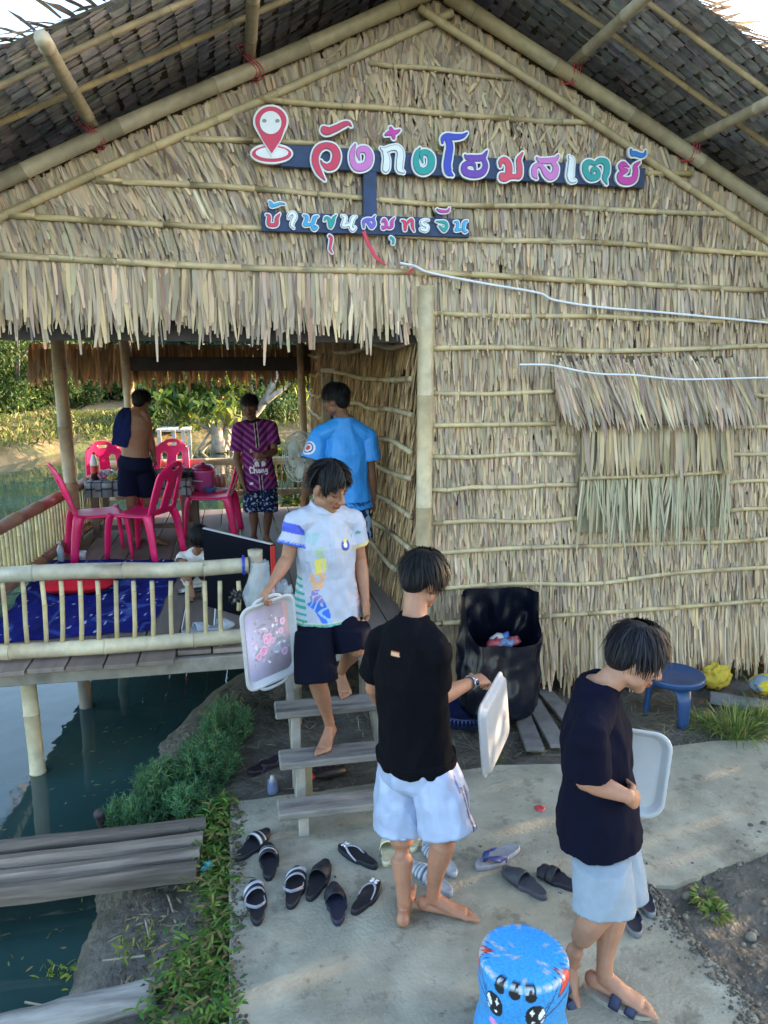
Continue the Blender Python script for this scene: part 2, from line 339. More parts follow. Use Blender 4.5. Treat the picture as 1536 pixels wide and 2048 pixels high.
# grass on the far bank
N = 16000; ii = rng.integers(0, n-1, N); of = rng.beta(1.4, 1.6, N)*4.2+.35
root = np.array([bank_pt(i, o_) for i, o_ in zip(ii, of)])+rng.normal(0, .18, (N, 3))*A(1.6, 1.6, 0.1)
d = np.stack([rng.normal(0, .5, N), rng.normal(0, .5, N), np.ones(N)], 1)
pal = [(.17, .20, .045), (.13, .19, .04), (.24, .22, .08), (.09, .14, .03), (.26, .21, .10)]
o = leaves('bank_grass', root-A(0, 0, .05), d, rng.normal(0, 1, (N, 3)), rng.uniform(.2, .55, N), rng.uniform(.03, .075, N), pick(pal, N), m_grass, None, 2, droop=.35)
setp(o, 'rough yellow green grass along the far bank of the pond', kind='stuff')

# ======================= THE HOUSE =======================
RX = 1.33; SL = .473; RZ = 4.753
def zr(x): return RZ-SL*abs(x-RX)
house = thing('thatched_house', 'thatched house with a palm leaf gable front, bamboo rafters and an open porch', 'house', (RX, 5, 0))
STRAW = A(1.22, 1.08, 1.02)*np.array([(.47, .405, .285), (.43, .375, .275), (.40, .365, .30), (.52, .44, .29), (.35, .31, .27), (.38, .36, .27), (.30, .225, .165), (.20, .17, .16), (.56, .51, .40)])
SW = np.array([.2, .2, .15, .13, .1, .1, .05, .03, .04])
def thatch(name, course_z, span, Pf, nrmv, lens, dens, parent, slant=None, clip=None, wd=(.012, .028), tint=(1, 1, 1), out0=.0, layers=2, tipj=.18, seg=3):
    """courses of hanging palm leaves on a wall. Pf(x,z)->point on the wall"""
    R = []; D = []; L = []; Wd = []; C = []; Nn = []; BW = []
    for ci, z in enumerate(course_z):
        x0, x1 = span(z) if callable(span) else span
        k = int((x1-x0)*dens)
        if k <= 0: continue
        for ly in range(layers):
            xs = rng.uniform(x0, x1, k); sl = rng.normal(0, .055, k)+(slant(xs, z) if slant else 0)
            ln = (lens[ci] if hasattr(lens, '__len__') else lens)*(1+rng.normal(-.02, tipj*(.5+.5*ly), k)); ln = np.maximum(ln, .04)
            if clip is not None: ln = np.array([clip(x, z, l, s_) for x, l, s_ in zip(xs, ln, sl)])
            ok = ln > .02
            xs, sl, ln = xs[ok], sl[ok], ln[ok]
            base = np.array([Pf(x, z) for x in xs])+nrmv*(out0+.004+.012*ly+rng.uniform(0, .006, len(xs)))[:, None]
            R.append(base); ex = nrm(Pf(x1, z)-Pf(x0, z))
            D.append(A(0, 0, -1)+ex*sl[:, None]+nrmv*(.10+.05*rng.random(len(xs)))[:, None]); L.append(ln)
            Wd.append(rng.uniform(wd[0], wd[1], len(xs))); tw = rng.normal(0, .17, (len(xs), 1)); Nn.append(nrmv+ex*tw)
            cc = pick(STRAW, len(xs), .13, SW); 
            big = np.array([mnoise.noise((x*2.2, z*2.6, 2.)) for x in xs])[:, None]
            C.append(np.clip(cc*A(*tint)*(1+.22*big), .01, .9)); BW.append(rng.normal(-.01, .045, len(xs)))
    R = np.concatenate(R); D = np.concatenate(D)
    return leaves(name, R, D, np.concatenate(Nn), np.concatenate(L), np.concatenate(Wd), np.concatenate(C), m_thatch, parent, seg, bow=np.concatenate(BW), strip=True)
FY = 5.0; FN = A(0, -1, 0)
# batten heights measured on the wall (near x=1000 px) and where each one starts and ends
bats = [((738, 125), (1025, 156), .02), ((517, 197), (1186, 244), .024), ((368, 277), (1385, 347), .024), ((192, 361), (1475, 429), .024), ((18, 430), (1700, 515), .025), ((-200, 500), (1700, 590), .027),
        ((858, 626), (1750, 645), .024), ((858, 697), (1750, 692), .024), ((862, 786), (1108, 783), .022), ((862, 851), (1120, 847), .022), ((862, 913), (1152, 908), .022), ((863, 979), (1155, 970), .022), ((863, 1047), (1170, 1035), .022),
        ((866, 1107), (1750, 1066), .022), ((868, 1178), (1750, 1118), .023), ((870, 1248), (1750, 1188), .024),
        ((1505, 788), (1750, 788), .022), ((1458, 855), (1750, 851), .022), ((1460, 908), (1750, 903), .022), ((1456, 966), (1750, 958), .022), ((1454, 1022), (1750, 1012), .022)]
cz = [4.62, 4.50]
cz = sorted([W(1000, v, y=FY)[2] for v in (60, 105, 150, 190, 228, 275, 325, 362, 402, 440, 474, 512, 552, 590, 627, 660, 694, 738, 784, 815, 848, 880, 910, 942, 974, 1006, 1041, 1070, 1098, 1130, 1164, 1195, 1230, 1258)], reverse=True)
gab = [z for z in cz if z > 2.98]; low = [z for z in cz if z <= 2.98]
XR = 5.05
def gspan(z): h = (zr(RX)-.02-z)/SL; return (max(-2.3, RX-h), min(XR, RX+h))
def gslant(xs, z):
    xs = np.asarray(xs); s = np.where(xs < .7, .55*np.clip((.9-xs)/1.2, 0, 1)*np.clip((z-3.1)/.5, 0, 1), 0.)
    s = s+np.where((xs > .6) & (z > 3.9), rng.normal(0, .35, len(xs)), 0)+np.where((xs > 2.2) & (z > 3.4), -.12, 0)
    return s
def lens_for(c): return [1.22*max(.1, (c[i]-c[i+1]) if i+1 < len(c) else .2)+.03 for i in range(len(c))]
Pw = lambda x, z: A(x, FY, z)
# gable backing wall and lower wall backing
bk = MB(); T = .05
pts = [(-2.3, 3.0), (-2.3, zr(-2.3)), (RX, RZ), (XR, zr(XR)), (XR, 3.0)]
V = [(x, FY+.012, z) for x, z in pts]+[(x, FY+.06, z) for x, z in pts]
bk.add(V, [(0, 1, 2, 3, 4), (9, 8, 7, 6, 5)]+[(i, i+5, (i+1) % 5+5, (i+1) % 5) for i in range(5)])
bk.box(((1.28+XR)/2, FY+.036, 1.66), (XR-1.28, .048, 2.68)); bk.out('wall', m_back, house, False, False)
thatch('gable_thatch', gab, gspan, Pw, FN, lens_for(gab), 78, house, slant=gslant, layers=3, tint=(.98, .98, .98))
m = 1500; xs = rng.uniform(-2.3, XR, m); R = np.stack([xs, np.full(m, FY-.012)-rng.uniform(0, .012, m), np.array([zr(x) for x in xs])-.03-rng.random(m)*.03], 1)
leaves('gable_edge_thatch', R, np.stack([np.where(xs < RX, .28, -.12)+rng.normal(0, .12, m), np.full(m, -.08), np.full(m, -1.)], 1), np.tile(FN, (m, 1))+rng.normal(0, .15, (m, 3)), rng.uniform(.14, .34, m), rng.uniform(.014, .034, m), pick(STRAW*.95, m, .13, SW), m_thatch, house, 3, strip=True)
# short edge leaves following both rafters so that the gable has no bare rim
thatch('wall_thatch', low, lambda z: (1.30, XR), Pw, FN, lens_for(low)[:-1]+[.40], 84, house, layers=3, tint=(1.0, .98, .93), wd=(.010, .025))
# the bottom course: long ragged tips
thatch('thatch_hem', [.50, .42], lambda z: (1.32, XR), Pw, FN, [.34, .30], 40, house, layers=2, tint=(.95, .88, .75), tipj=.32, wd=(.016, .034), out0=.01)
# the porch fringe under the gable
thatch('porch_fringe', [3.12, 3.06], lambda z: (-2.3, 1.24), Pw, FN, [.35, .37], 52, house, layers=3, tint=(1.06, 1.03, .98), tipj=.14, wd=(.014, .034), out0=.012, slant=lambda xs, z: np.where(xs < -.6, .12, .02)*(rng.random(len(xs)) < .4))
mb = MB(); mb.box((-.53, FY+.045, 2.72), (3.56, .05, .18)); mb.out('porch_beam', M('dark_wood', (.05, .04, .035), .8, .3, 6), house, False, False)
for (a, b_, r) in bats:
    p, q = W(*a, y=FY-.055), W(*b_, y=FY-.055)
    pts = [p+(q-p)*t_+A(0, 0, random.gauss(0, .011) if 0 < t_ < 1 else 0) for t_ in np.linspace(0, 1, 7)]
    bamboo('batten', p, q, r*.78, house, .36, .006, BAM*1.08, 8, pts=pts, grey=.18)
# main front post under the ridge and rafters
bamboo('post', (1.285, FY-.075, -.1), (1.275, FY-.075, 2.99), .056, house, .62, .004, A(.56, .44, .26), 14, grey=.12)
for sx in (-1, 1):
    far = RX+sx*3.95
    bamboo('rafter', (RX+sx*(.06), FY-.07, RZ-.02+.0), (far, FY-.07, zr(far)), .047, house, .55, .008, A(.45, .36, .21), 12, grey=.4)
    a = W(905, 25, y=FY-.05) if sx < 0 else W(838, 15, y=FY-.085); b_ = W(-60, 462, y=FY-.05) if sx < 0 else W(1640, 548, y=FY-.06)
    bamboo('edge_pole', a, b_, .026, house, .4, .008, BAM*1.05, 9, grey=.2)
# purlins that run out over the viewer, tied to the rafters with red twine
OY = 4.06; YB = 10.3
twine = M('red_twine', (.55, .05, .08), .7, .2, 30)
for u, v in ((185, 268), (499, 118), (1142, 128), (1378, 277)):
    p = W(u, v, y=FY-.02); z = zr(p[0])+.105
    po = bamboo('purlin', (p[0], 3.76+random.uniform(-.03, .03), z), (p[0], YB, z), .036, house, .45, .006, A(.43, .34, .21), 10, grey=.35)
    tb = MB(); 
    for k in range(3):
        an = np.linspace(0, 2*math.pi, 17); off = (k-1)*.022
        sl_ = A(1, 0, -SL if p[0] > RX else SL); sl_ = nrm(sl_)
        upv = nrm(np.cross(sl_, A(0, 1, 0))); upv = upv*np.sign(upv[2])
        tb.tube([A(p[0]+off, FY-.07, z-.05)+A(0, 1, 0)*math.cos(t_)*.053+upv*(math.sin(t_)*.10) + sl_*.03*math.sin(t_*2) for t_ in an], .0028, 5)
    tb.out('tie', twine, po, True, False)
bamboo('ridge_pole', (RX, OY-.05, RZ+.10), (RX, YB, RZ+.10), .06, house, .5, .004, A(.44, .36, .2), 12)
for u in (0,):
    pass
for sx in (-1, 1):
    for yy in (4.2, 4.6, 5.6, 6.6, 7.6, 8.6, 9.6):
        a = A(RX+sx*.05, yy, RZ+.155); f = RX+sx*4.05; b_ = A(f, yy, zr(f)+.175)
        bamboo('roof_batten', a, b_, .017, house, .3, .012, A(.44, .33, .18), 7, grey=.2)
# roof slopes: thatch courses seen from below, with a closed sheet above
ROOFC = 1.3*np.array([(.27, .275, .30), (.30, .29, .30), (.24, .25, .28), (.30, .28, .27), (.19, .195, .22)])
for sx in (-1, 1):
    e = 4.15; sl_ = nrm(A(sx, 0, -SL)); up = nrm(A(sx*SL, 0, 1)); Ltot = e*math.hypot(1, SL)
    rb = MB(); a = A(RX, 0, RZ+.235)
    c0 = a+sl_*Ltot/2+up*.03+A(0, (OY+YB)/2+.02, 0); rb.box(c0, (Ltot, YB-OY-.06, .05), (sl_, A(0, 1, 0), up)); ro = rb.out('roof', m_back, house, False, False)
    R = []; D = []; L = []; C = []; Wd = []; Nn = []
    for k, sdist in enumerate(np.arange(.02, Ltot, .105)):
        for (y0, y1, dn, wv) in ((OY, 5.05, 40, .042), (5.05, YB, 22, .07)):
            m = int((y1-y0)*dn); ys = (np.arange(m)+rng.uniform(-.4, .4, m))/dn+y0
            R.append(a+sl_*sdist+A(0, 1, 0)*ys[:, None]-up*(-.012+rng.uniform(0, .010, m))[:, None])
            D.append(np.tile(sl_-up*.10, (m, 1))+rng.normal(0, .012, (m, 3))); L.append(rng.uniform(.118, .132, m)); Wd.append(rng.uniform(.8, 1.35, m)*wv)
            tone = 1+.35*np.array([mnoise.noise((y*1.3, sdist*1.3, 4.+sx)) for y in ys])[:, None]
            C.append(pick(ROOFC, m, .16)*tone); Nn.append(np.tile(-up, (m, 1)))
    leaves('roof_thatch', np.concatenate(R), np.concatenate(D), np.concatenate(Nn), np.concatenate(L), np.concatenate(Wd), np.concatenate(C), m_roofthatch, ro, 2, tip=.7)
    # ragged leaf ends over the front verge
    m = 340; sd_ = rng.uniform(0, Ltot, m); R = a+sl_*sd_[:, None]+A(0, OY+.12, 0)+up*rng.uniform(.0, .10, m)[:, None]
    D = np.tile(A(0, -1, 0), (m, 1))+sl_*rng.uniform(.2, 2.2, m)[:, None]+up*rng.normal(.05, .18, m)[:, None]
    leaves('verge_thatch', R, D, np.tile(up, (m, 1))+rng.normal(0, .3, (m, 3)), rng.uniform(.12, .30, m), rng.uniform(.010, .028, m), pick(STRAW*.6, m, .2), m_thatch, ro, 3, droop=.12)
    # eave fringe
    m = 900; ys = rng.uniform(OY, YB, m); R = a+sl_*(Ltot-.1)+A(0, 1, 0)*ys[:, None]-up*rng.uniform(-.03, .05, m)[:, None]
    D = np.tile(sl_, (m, 1))+A(0, 0, -.25)+rng.normal(0, .12, (m, 3))
    leaves('eave_fringe', R, D, np.tile(up, (m, 1))+rng.normal(0, .4, (m, 3)), rng.uniform(.22, .5, m), rng.uniform(.02, .05, m), pick(STRAW*.55, m, .2), m_thatch, ro, 3, droop=.25)
# rafters inside the porch, to the left eave
for yy in (6.4, 8.0, 9.75):
    bamboo('rafter', (RX-.1, yy, RZ-.05), (RX-4.0, yy, zr(RX-4.0)+.0), .05, house, .5, .01, A(.46, .36, .21), 9)
# ---- side wall of the room facing the porch (with a door) ----
SA, SB = A(1.27, 5.02, 0), A(1.02, 9.85, 0); sdv = nrm(SB-SA); SLN = np.linalg.norm(SB-SA); SN = nrm(A(-sdv[1], sdv[0], 0))
d0 = 2.95; d1 = 3.75   # door opening along the wall
Ps = lambda x, z: SA+sdv*x+A(0, 0, z)
sb = MB()
for x0, x1, z0, z1 in ((0, d0, .3, 3.1), (d1, SLN, .3, 3.1), (d0, d1, 2.42, 3.1)):
    sb.box(Ps((x0+x1)/2, (z0+z1)/2)-SN*.03, (x1-x0, .04, z1-z0), (sdv, SN, A(0, 0, 1)))
sb.out('side_wall', m_back, house, False, False)
scz = list(np.arange(2.9, .74, -.125))
thatch('side_thatch', scz, (0, d0), Ps, SN, .20, 56, house, layers=2, tint=(.92, .8, .62))
thatch('side_thatch', scz, (d1, SLN), Ps, SN, .20, 50, house, layers=2, tint=(.92, .8, .62))
thatch('side_thatch', [2.9, 2.78, 2.66, 2.55], (d0, d1), Ps, SN, .17, 50, house, layers=2, tint=(.92, .8, .62))
for i, z in enumerate(np.arange(2.63, .7, -.245)):
    for x0, x1 in ((.06, d0), (d1, SLN-.05)):
        if x1-x0 < .2: continue
        pts = [Ps(x, z+random.gauss(0, .02))+SN*.045 for x in np.linspace(x0, x1, 6)]
        bamboo('batten', pts[0], pts[-1], .021, house, .4, .006, BAM*.9, 8, pts=pts, grey=.3)
db = MB(); db.box(Ps((d0+d1)/2, 1.52)-SN*.07, (d1-d0-.06, .03, 1.78), (sdv, SN, A(0, 0, 1)), bev=.004); dr = db.out('door', M('dark_door', (.035, .03, .028), .7, .2, 7), house, False, False)
jb = MB()
for x in (d0, d1): jb.box(Ps(x, 1.52)+SN*.005, (.055, .10, 1.8), (sdv, SN, A(0, 0, 1)), bev=.004)
jb.box(Ps((d0+d1)/2, 2.44)+SN*.005, (d1-d0+.055, .10, .05), (sdv, SN, A(0, 0, 1)), bev=.004); jb.out('door_frame', M('door_frame', (.42, .37, .29), .7, .2, 8), house, False, False)
# other walls of the room and the porch's back fringe
ob = MB(); ob.box((3.05, 9.9, 2.0), (4.0, .05, 3.6)); ob.box((XR, 7.46, 1.9), (.05, 4.8, 3.3)); ob.box((1.33, 10.0, 3.55), (4.2, .05, 1.5)); ob.out('rear_wall', m_back, house, False, False)
BYf = 9.86
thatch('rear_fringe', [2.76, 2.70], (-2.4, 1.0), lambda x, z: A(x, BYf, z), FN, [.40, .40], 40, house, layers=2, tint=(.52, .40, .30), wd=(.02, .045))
bb = MB(); bb.box((-.17, 9.72, 2.52), (2.3, .045, .17), bev=.006); bb.out('porch_beam', M('black_board', (.035, .03, .032), .75, .4, 5), house, False, False)
# porch posts
for (u, v, yy, r) in ((151, 1060, 7.95, .068), (268, 900, 9.75, .072), (609, 900, 9.7, .05)):
    p = W(u, v, y=yy); bamboo('post', (p[0], yy, DZ), (p[0]-.03, yy, min(zr(p[0])+.02, 2.9)), r, house, .55, .006, A(.36, .26, .15), 12, grey=.25)
# ---- the window: thatch awning above a leaf shutter ----
wx0, wx1 = W(1112, 720, y=4.95)[0], W(1482, 720, y=4.95)[0]
aw = MB(); zt, zb = W(1300, 712, y=5)[2], W(1300, 852, y=4.8)[2]
V = [(wx0, 4.955, zt), (wx1, 4.955, zt), (wx1-.03, 4.85, zb), (wx0+.22, 4.85, zb+.0)]; V += [(x, y+.02, z-.0) for x, y, z in V]
aw.add(V, [(0, 1, 2, 3), (7, 6, 5, 4), (0, 4, 5, 1), (1, 5, 6, 2), (2, 6, 7, 3), (3, 7, 4, 0)]); awn = aw.out('awning', m_back, house, False, False)
m = 640; xs = rng.uniform(wx0-.02, wx1+.02, m); hh = rng.random(m)
R = np.stack([xs, 4.945-.06*hh, zt+.02-(zt-zb)*.5*hh], 1); D = np.stack([rng.normal(.28, .12, m), np.full(m, -.24), np.full(m, -1.)], 1)
leaves('awning_thatch', R, D, np.tile(A(0, -1, .3), (m, 1))+rng.normal(0, .35, (m, 3)), rng.uniform(.30, .50, m)*(1-.35*hh), rng.uniform(.016, .040, m), pick(STRAW*A(.92, .90, .90), m, .2, SW), m_thatch, awn, 4, bow=rng.normal(-.05, .08, m), droop=.12)
sx0, sx1 = W(1162, 900, y=4.93)[0], W(1458, 900, y=4.93)[0]; z0, z1 = W(1300, 940, y=4.93)[2], W(1300, 850, y=4.93)[2]
sh = MB(); zb2 = W(1300, 1060, y=4.9)[2]; sh.box(((sx0+sx1)/2, 4.93, (z1+zb2)/2), (sx1-sx0, .02, z1-zb2), None, (.36, .33, .2)); sht = sh.out('window_shutter', M('shutter_leaf', (.24, .21, .13), .8, .25, 9, stretch=(5, 1, .6)), house, False, False)
GR = np.array([(.50, .44, .30), (.45, .40, .27), (.55, .46, .31), (.40, .37, .25), (.46, .36, .23)])
thatch('shutter_thatch', [z1+.01], (sx0, sx1), lambda x, z: A(x, 4.915, z), FN, [z1-z0+.04], 60, sht, layers=2, tint=(.95, .92, .80), wd=(.016, .04), tipj=.05)
m = 190; xs = rng.uniform(sx0-.02, sx1, m); R = np.stack([xs, np.full(m, 4.895), np.full(m, z0)+rng.normal(0, .02, m)], 1)
leaves('shutter_fringe', R, np.stack([rng.normal(.02, .10, m), np.full(m, -.06), np.full(m, -1.)], 1), np.tile(FN, (m, 1))+rng.normal(0, .4, (m, 3)), np.clip(rng.normal(.42, .17, m), .15, .85), rng.uniform(.008, .022, m), pick(GR, m, .15), m_thatch, sht, 4, bow=rng.normal(0, .04, m))
p, q = W(1160, 957, y=4.885), W(1458, 943, y=4.885); bamboo('shutter_pole', p, q, .015, sht, .3, .004, BAM*1.05, 8)

# ======================= DECK =======================
deck = thing('wooden_deck', 'grey plank porch deck on bamboo stilts over the pond', 'deck', (-.3, 4.8, 0))
WD = A(.20, .165, .145)
def plank(name, c, size, ax=None, parent=None, col=WD, mat=None, bev=.004): 
    b_ = MB(); b_.box(c, size, ax, col, bev); return b_.out(name, mat or m_wood, parent, False)
x = -1.74; k = 0
m_deckw = M('deck_boards', attr=True, rough=.6, var=.25, scale=6, bump=.002, stretch=(3, .35, 1), dirt=(.05, .04, .04), dirt_scale=3, dirt_amt=.5)
while x < 1.2:
    wd_ = random.uniform(.19, .235); y0 = 4.66+random.uniform(-.02, .02) if x < -.55 else 4.80+random.uniform(-.01, .03)
    y1 = 9.95; yc = (y0+y1)/2
    plank('plank', (x+wd_/2, yc, DZ-.016), (wd_-.012, y1-y0, .03), None, deck, A(.21, .16, .135)*random.uniform(.75, 1.25), m_deckw, .003); x += wd_
plank('beam', (-.62, 4.81, .525), (3.1, .075, .10), None, deck, A(.26, .235, .2), m_wood, .006)
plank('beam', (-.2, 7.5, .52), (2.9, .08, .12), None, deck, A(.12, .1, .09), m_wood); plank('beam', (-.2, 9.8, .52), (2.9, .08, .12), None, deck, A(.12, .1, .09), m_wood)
for (u, v, yy) in ((73, 1500, 5.0), (172, 1400, 6.0), (250, 1370, 7.4)):
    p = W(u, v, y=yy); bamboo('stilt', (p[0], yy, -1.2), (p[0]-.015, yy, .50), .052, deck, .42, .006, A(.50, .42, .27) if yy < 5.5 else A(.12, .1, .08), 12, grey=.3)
for (px, py) in ((.35, 4.95), (.9, 5.2), (1.25, 6.6), (.4, 7.4), (-1.7, 9.7), (.6, 9.7)):
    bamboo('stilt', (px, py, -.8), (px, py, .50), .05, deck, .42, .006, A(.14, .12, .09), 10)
# ---- railings ----
rf = thing('bamboo_railing', 'thick pale bamboo railing with thin balusters along the front of the deck', 'railing', (-.7, 4.85, DZ))
RY = 4.83
pT = [W(-160, 1160, y=RY), W(0, 1150, y=RY), W(180, 1140, y=RY), W(350, 1139, y=RY), W(497, 1130, y=RY)]
bamboo('top_rail', pT[0], pT[-1], .052, rf, .46, .004, A(.56, .49, .33), 16, pts=pT, grey=.45)
pB = [W(-160, 1310, y=RY), W(0, 1303, y=RY), W(250, 1290, y=RY), W(482, 1272, y=RY)]
bamboo('bottom_rail', pB[0], pB[-1], .051, rf, .42, .004, A(.55, .47, .31), 16, pts=pB, grey=.3)
for i, (u, v) in enumerate(((-130, 1240), (-60, 1240), (5, 1160), (46, 1160), (84, 1160), (122, 1160), (160, 1160), (195, 1160), (232, 1160), (267, 1160), (304, 1160), (342, 1160), (375, 1160), (409, 1160), (440, 1160), (477, 1160))):
    p = W(u, 1168, y=RY); q = W(u+(8 if u < 100 else 2), 1285, y=RY); 
    if u > 470: q = W(u, 1215, y=RY)
    bamboo('baluster', p+A(0, 0, .02), q-A(0, 0, .02), .0150, rf, .26, .006, A(.52, .42, .22), 8, grey=.25)
p = W(512, 1160, y=4.86); bamboo('rail_post', (p[0], 4.86, DZ), (p[0], 4.86, W(508, 1100, y=4.86)[2]), .05, rf, .3, .002, A(.48, .40, .28), 14)
tb = MB(); c = W(487, 1130, y=RY); tb.tube([c+A(0, math.cos(t_)*.057, math.sin(t_)*.057) for t_ in np.linspace(0, 2*math.pi, 20)], .010, 6); tb.out('tape_band', M('blue_tape', (.02, .04, .45), .4, 0), rf, True, False)
rl = thing('bamboo_railing', 'long side railing of reddish bamboo with close set slats on the left of the porch', 'railing', (-1.8, 7.2, DZ))
a0, a1 = A(-1.98, 5.0, 1.20), A(-1.60, 9.7, 1.20)
bamboo('top_rail', a0, a1, .055, rl, .5, .006, A(.36, .17, .09), 12, grey=.1); bamboo('bottom_rail', a0-A(0, 0, .50), a1-A(0, 0, .50), .055, rl, .5, .006, A(.34, .16, .08), 12, grey=.1)
for t_ in np.linspace(.02, .98, 52): p = a0+(a1-a0)*t_; bamboo('baluster', p-A(0, 0, .04), p-A(0, 0, .48), .017, rl, .3, .003, A(.58, .47, .22), 7)
rb_ = thing('bamboo_railing', 'low bamboo railing at the back of the porch facing the pond', 'railing', (-.3, 9.75, DZ))
zt_ = W(560, 921, y=9.75)[2]; zb_ = W(560, 980, y=9.75)[2]
bamboo('top_rail', (-1.6, 9.75, zt_), (1.0, 9.75, zt_), .05, rb_, .5, .004, A(.58, .46, .24), 12); bamboo('bottom_rail', (-1.6, 9.75, zb_-.02), (1.0, 9.75, zb_-.02), .045, rb_, .5, .004, A(.55, .44, .24), 12)
for x in np.linspace(-1.55, .95, 36): bamboo('baluster', (x, 9.75, zt_), (x, 9.75, zb_), .013, rb_, .3, .003, A(.55, .43, .2), 6)
# ---- steps ----
st = thing('wooden_steps', 'grey weathered wooden steps with three wide treads up to the deck', 'steps', (.5, 3.9, 0))
for (a, b_, zz, yy, dpt) in (((553, 1598), (775, 1570), .17, 3.60, .155), ((555, 1490), (775, 1462), .33, 3.83, .165), ((545, 1382), (770, 1350), .50, 4.10, .17)):
    p, q = W(*a, z=zz), W(*b_, z=zz)
    plank('tread', ((p[0]+q[0])/2, yy, zz-.02), (q[0]-p[0], dpt, .042), None, st, A(.20, .185, .17), m_tread, .008)
for xx in (.285, .80):
    a, b_ = A(xx, 3.62, -.02), A(xx, 4.62, .60); dv = nrm(b_-a)
    plank('stringer', (a+b_)/2+A(0, .06, -.045), (np.linalg.norm(b_-a), .045, .09), (dv, A(1, 0, 0), np.cross(dv, A(1, 0, 0))), st, A(.20, .185, .16), m_wood)
    plank('leg', (xx+.0, 3.585, .075), (.055, .03, .16), None, st, A(.33, .31, .28)); plank('leg', (xx+.005, 3.80, .15), (.055, .03, .31), None, st, A(.31, .29, .26)); plank('leg', (xx+.005, 4.07, .23), (.055, .03, .48), None, st, A(.3, .28, .25))
    plank('leg', (xx+.055, 3.86, .15), (.04, .03, .31), None, st, A(.33, .26, .17))
# ======================= VEGETATION =======================
def tree(name, label, base, h, cr, nleaf, lsize, pal, group=None, cz_=.5, flat=1.0, trunk=.12, clumps=26, seed=0, lean=(0, 0), bark=(.16, .13, .11), limbs=7, low=.25, wide=.45):
    r = np.random.default_rng(seed+11); base = np.asarray(base, float)
    T = thing(name, label, 'tree' if h > 1.6 else 'bush', tuple(base), group)
    cc = base+A(lean[0], lean[1], h*cz_); cl = r.normal(0, 1, (clumps, 3)); cl /= np.linalg.norm(cl, axis=1, keepdims=True); cl *= r.uniform(.35, 1.0, (clumps, 1))**.6
    cl = cc+cl*A(cr, cr, h*(1-low)*.5*flat*1.15); cl[:, 2] = np.maximum(cl[:, 2], base[2]+h*low*.6)
    tb = MB(); top = cc+A(0, 0, h*.12); tp = spline([base-A(0, 0, .1), base*.55+top*.45+A(lean[0]*-.25, 0, 0)+A(*r.normal(0, .04*h, 2), 0), top], 12)
    tb.tube(tp, trunk*np.linspace(1.15, .35, 12), 8, A(*bark))
    for i in range(limbs):
        s_ = tp[r.integers(3, 9)]; e_ = cl[r.integers(0, clumps)]; mid = (s_+e_)/2+A(0, 0, .08*h)*r.uniform(-.5, 1)
        tb.tube(spline([s_, mid, e_], 8), trunk*np.linspace(.5, .12, 8), 6, A(*bark)*1.1)
    tb.out('trunk', m_bark, T)
    k = r.integers(0, clumps, nleaf); sp = cr*wide*r.uniform(.5, 1.1, clumps)
    P = r.normal(0, 1, (nleaf, 3)); P /= np.linalg.norm(P, axis=1, keepdims=True); P *= r.random((nleaf, 1))**.45
    d = P+r.normal(0, .6, (nleaf, 3))+A(0, 0, -.15); P = cl[k]+P*sp[k][:, None]*A(1, 1, .75)
    tone = r.uniform(.65, 1.35, clumps)[k][:, None]
    leaves('crown', P, d, r.normal(0, 1, (nleaf, 3))+A(0, 0, .8), r.uniform(.7, 1.3, nleaf)*lsize, r.uniform(.35, .6, nleaf)*lsize, np.clip(pick(pal, nleaf, .18)*tone, .004, .9), m_foliage, T, 2, droop=.2, tip=.3)
    return T
m_bark = M('bark', attr=True, rough=.9, var=.35, scale=7, bump=.02)
def on_far(u, off): 
    # point on the far bank whose bearing is that of photo column u
    d = W(u, 900, z=WZ); i = int(np.argmin(np.abs(np.arctan2(wlw[:, 0], wlw[:, 1])-math.atan2(d[0], d[1])))); return bank_pt(i, off)
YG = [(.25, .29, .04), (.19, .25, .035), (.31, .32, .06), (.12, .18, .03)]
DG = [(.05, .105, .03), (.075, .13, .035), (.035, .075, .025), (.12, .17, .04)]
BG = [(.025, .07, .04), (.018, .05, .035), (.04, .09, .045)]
i = 0
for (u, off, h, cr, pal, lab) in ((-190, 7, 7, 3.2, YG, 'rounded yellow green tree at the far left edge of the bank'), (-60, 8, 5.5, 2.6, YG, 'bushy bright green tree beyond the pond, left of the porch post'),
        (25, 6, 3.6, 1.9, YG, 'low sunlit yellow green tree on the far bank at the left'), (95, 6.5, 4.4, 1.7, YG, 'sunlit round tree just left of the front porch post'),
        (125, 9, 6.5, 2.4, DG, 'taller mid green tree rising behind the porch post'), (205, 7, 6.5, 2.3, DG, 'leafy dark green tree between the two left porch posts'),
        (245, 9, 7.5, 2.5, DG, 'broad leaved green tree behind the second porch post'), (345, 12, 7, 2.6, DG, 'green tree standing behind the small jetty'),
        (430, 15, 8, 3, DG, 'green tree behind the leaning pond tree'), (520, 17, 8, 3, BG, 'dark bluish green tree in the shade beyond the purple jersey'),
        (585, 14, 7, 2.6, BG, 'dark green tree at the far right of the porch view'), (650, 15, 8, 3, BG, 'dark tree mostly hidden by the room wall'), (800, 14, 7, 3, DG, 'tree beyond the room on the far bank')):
    i += 1
    if u > 640: continue
    tree('bank_tree', lab, on_far(u, off), h*.8, cr, 12000, .145, pal, 'trees on the far bank', seed=i*5, low=.0, clumps=38)
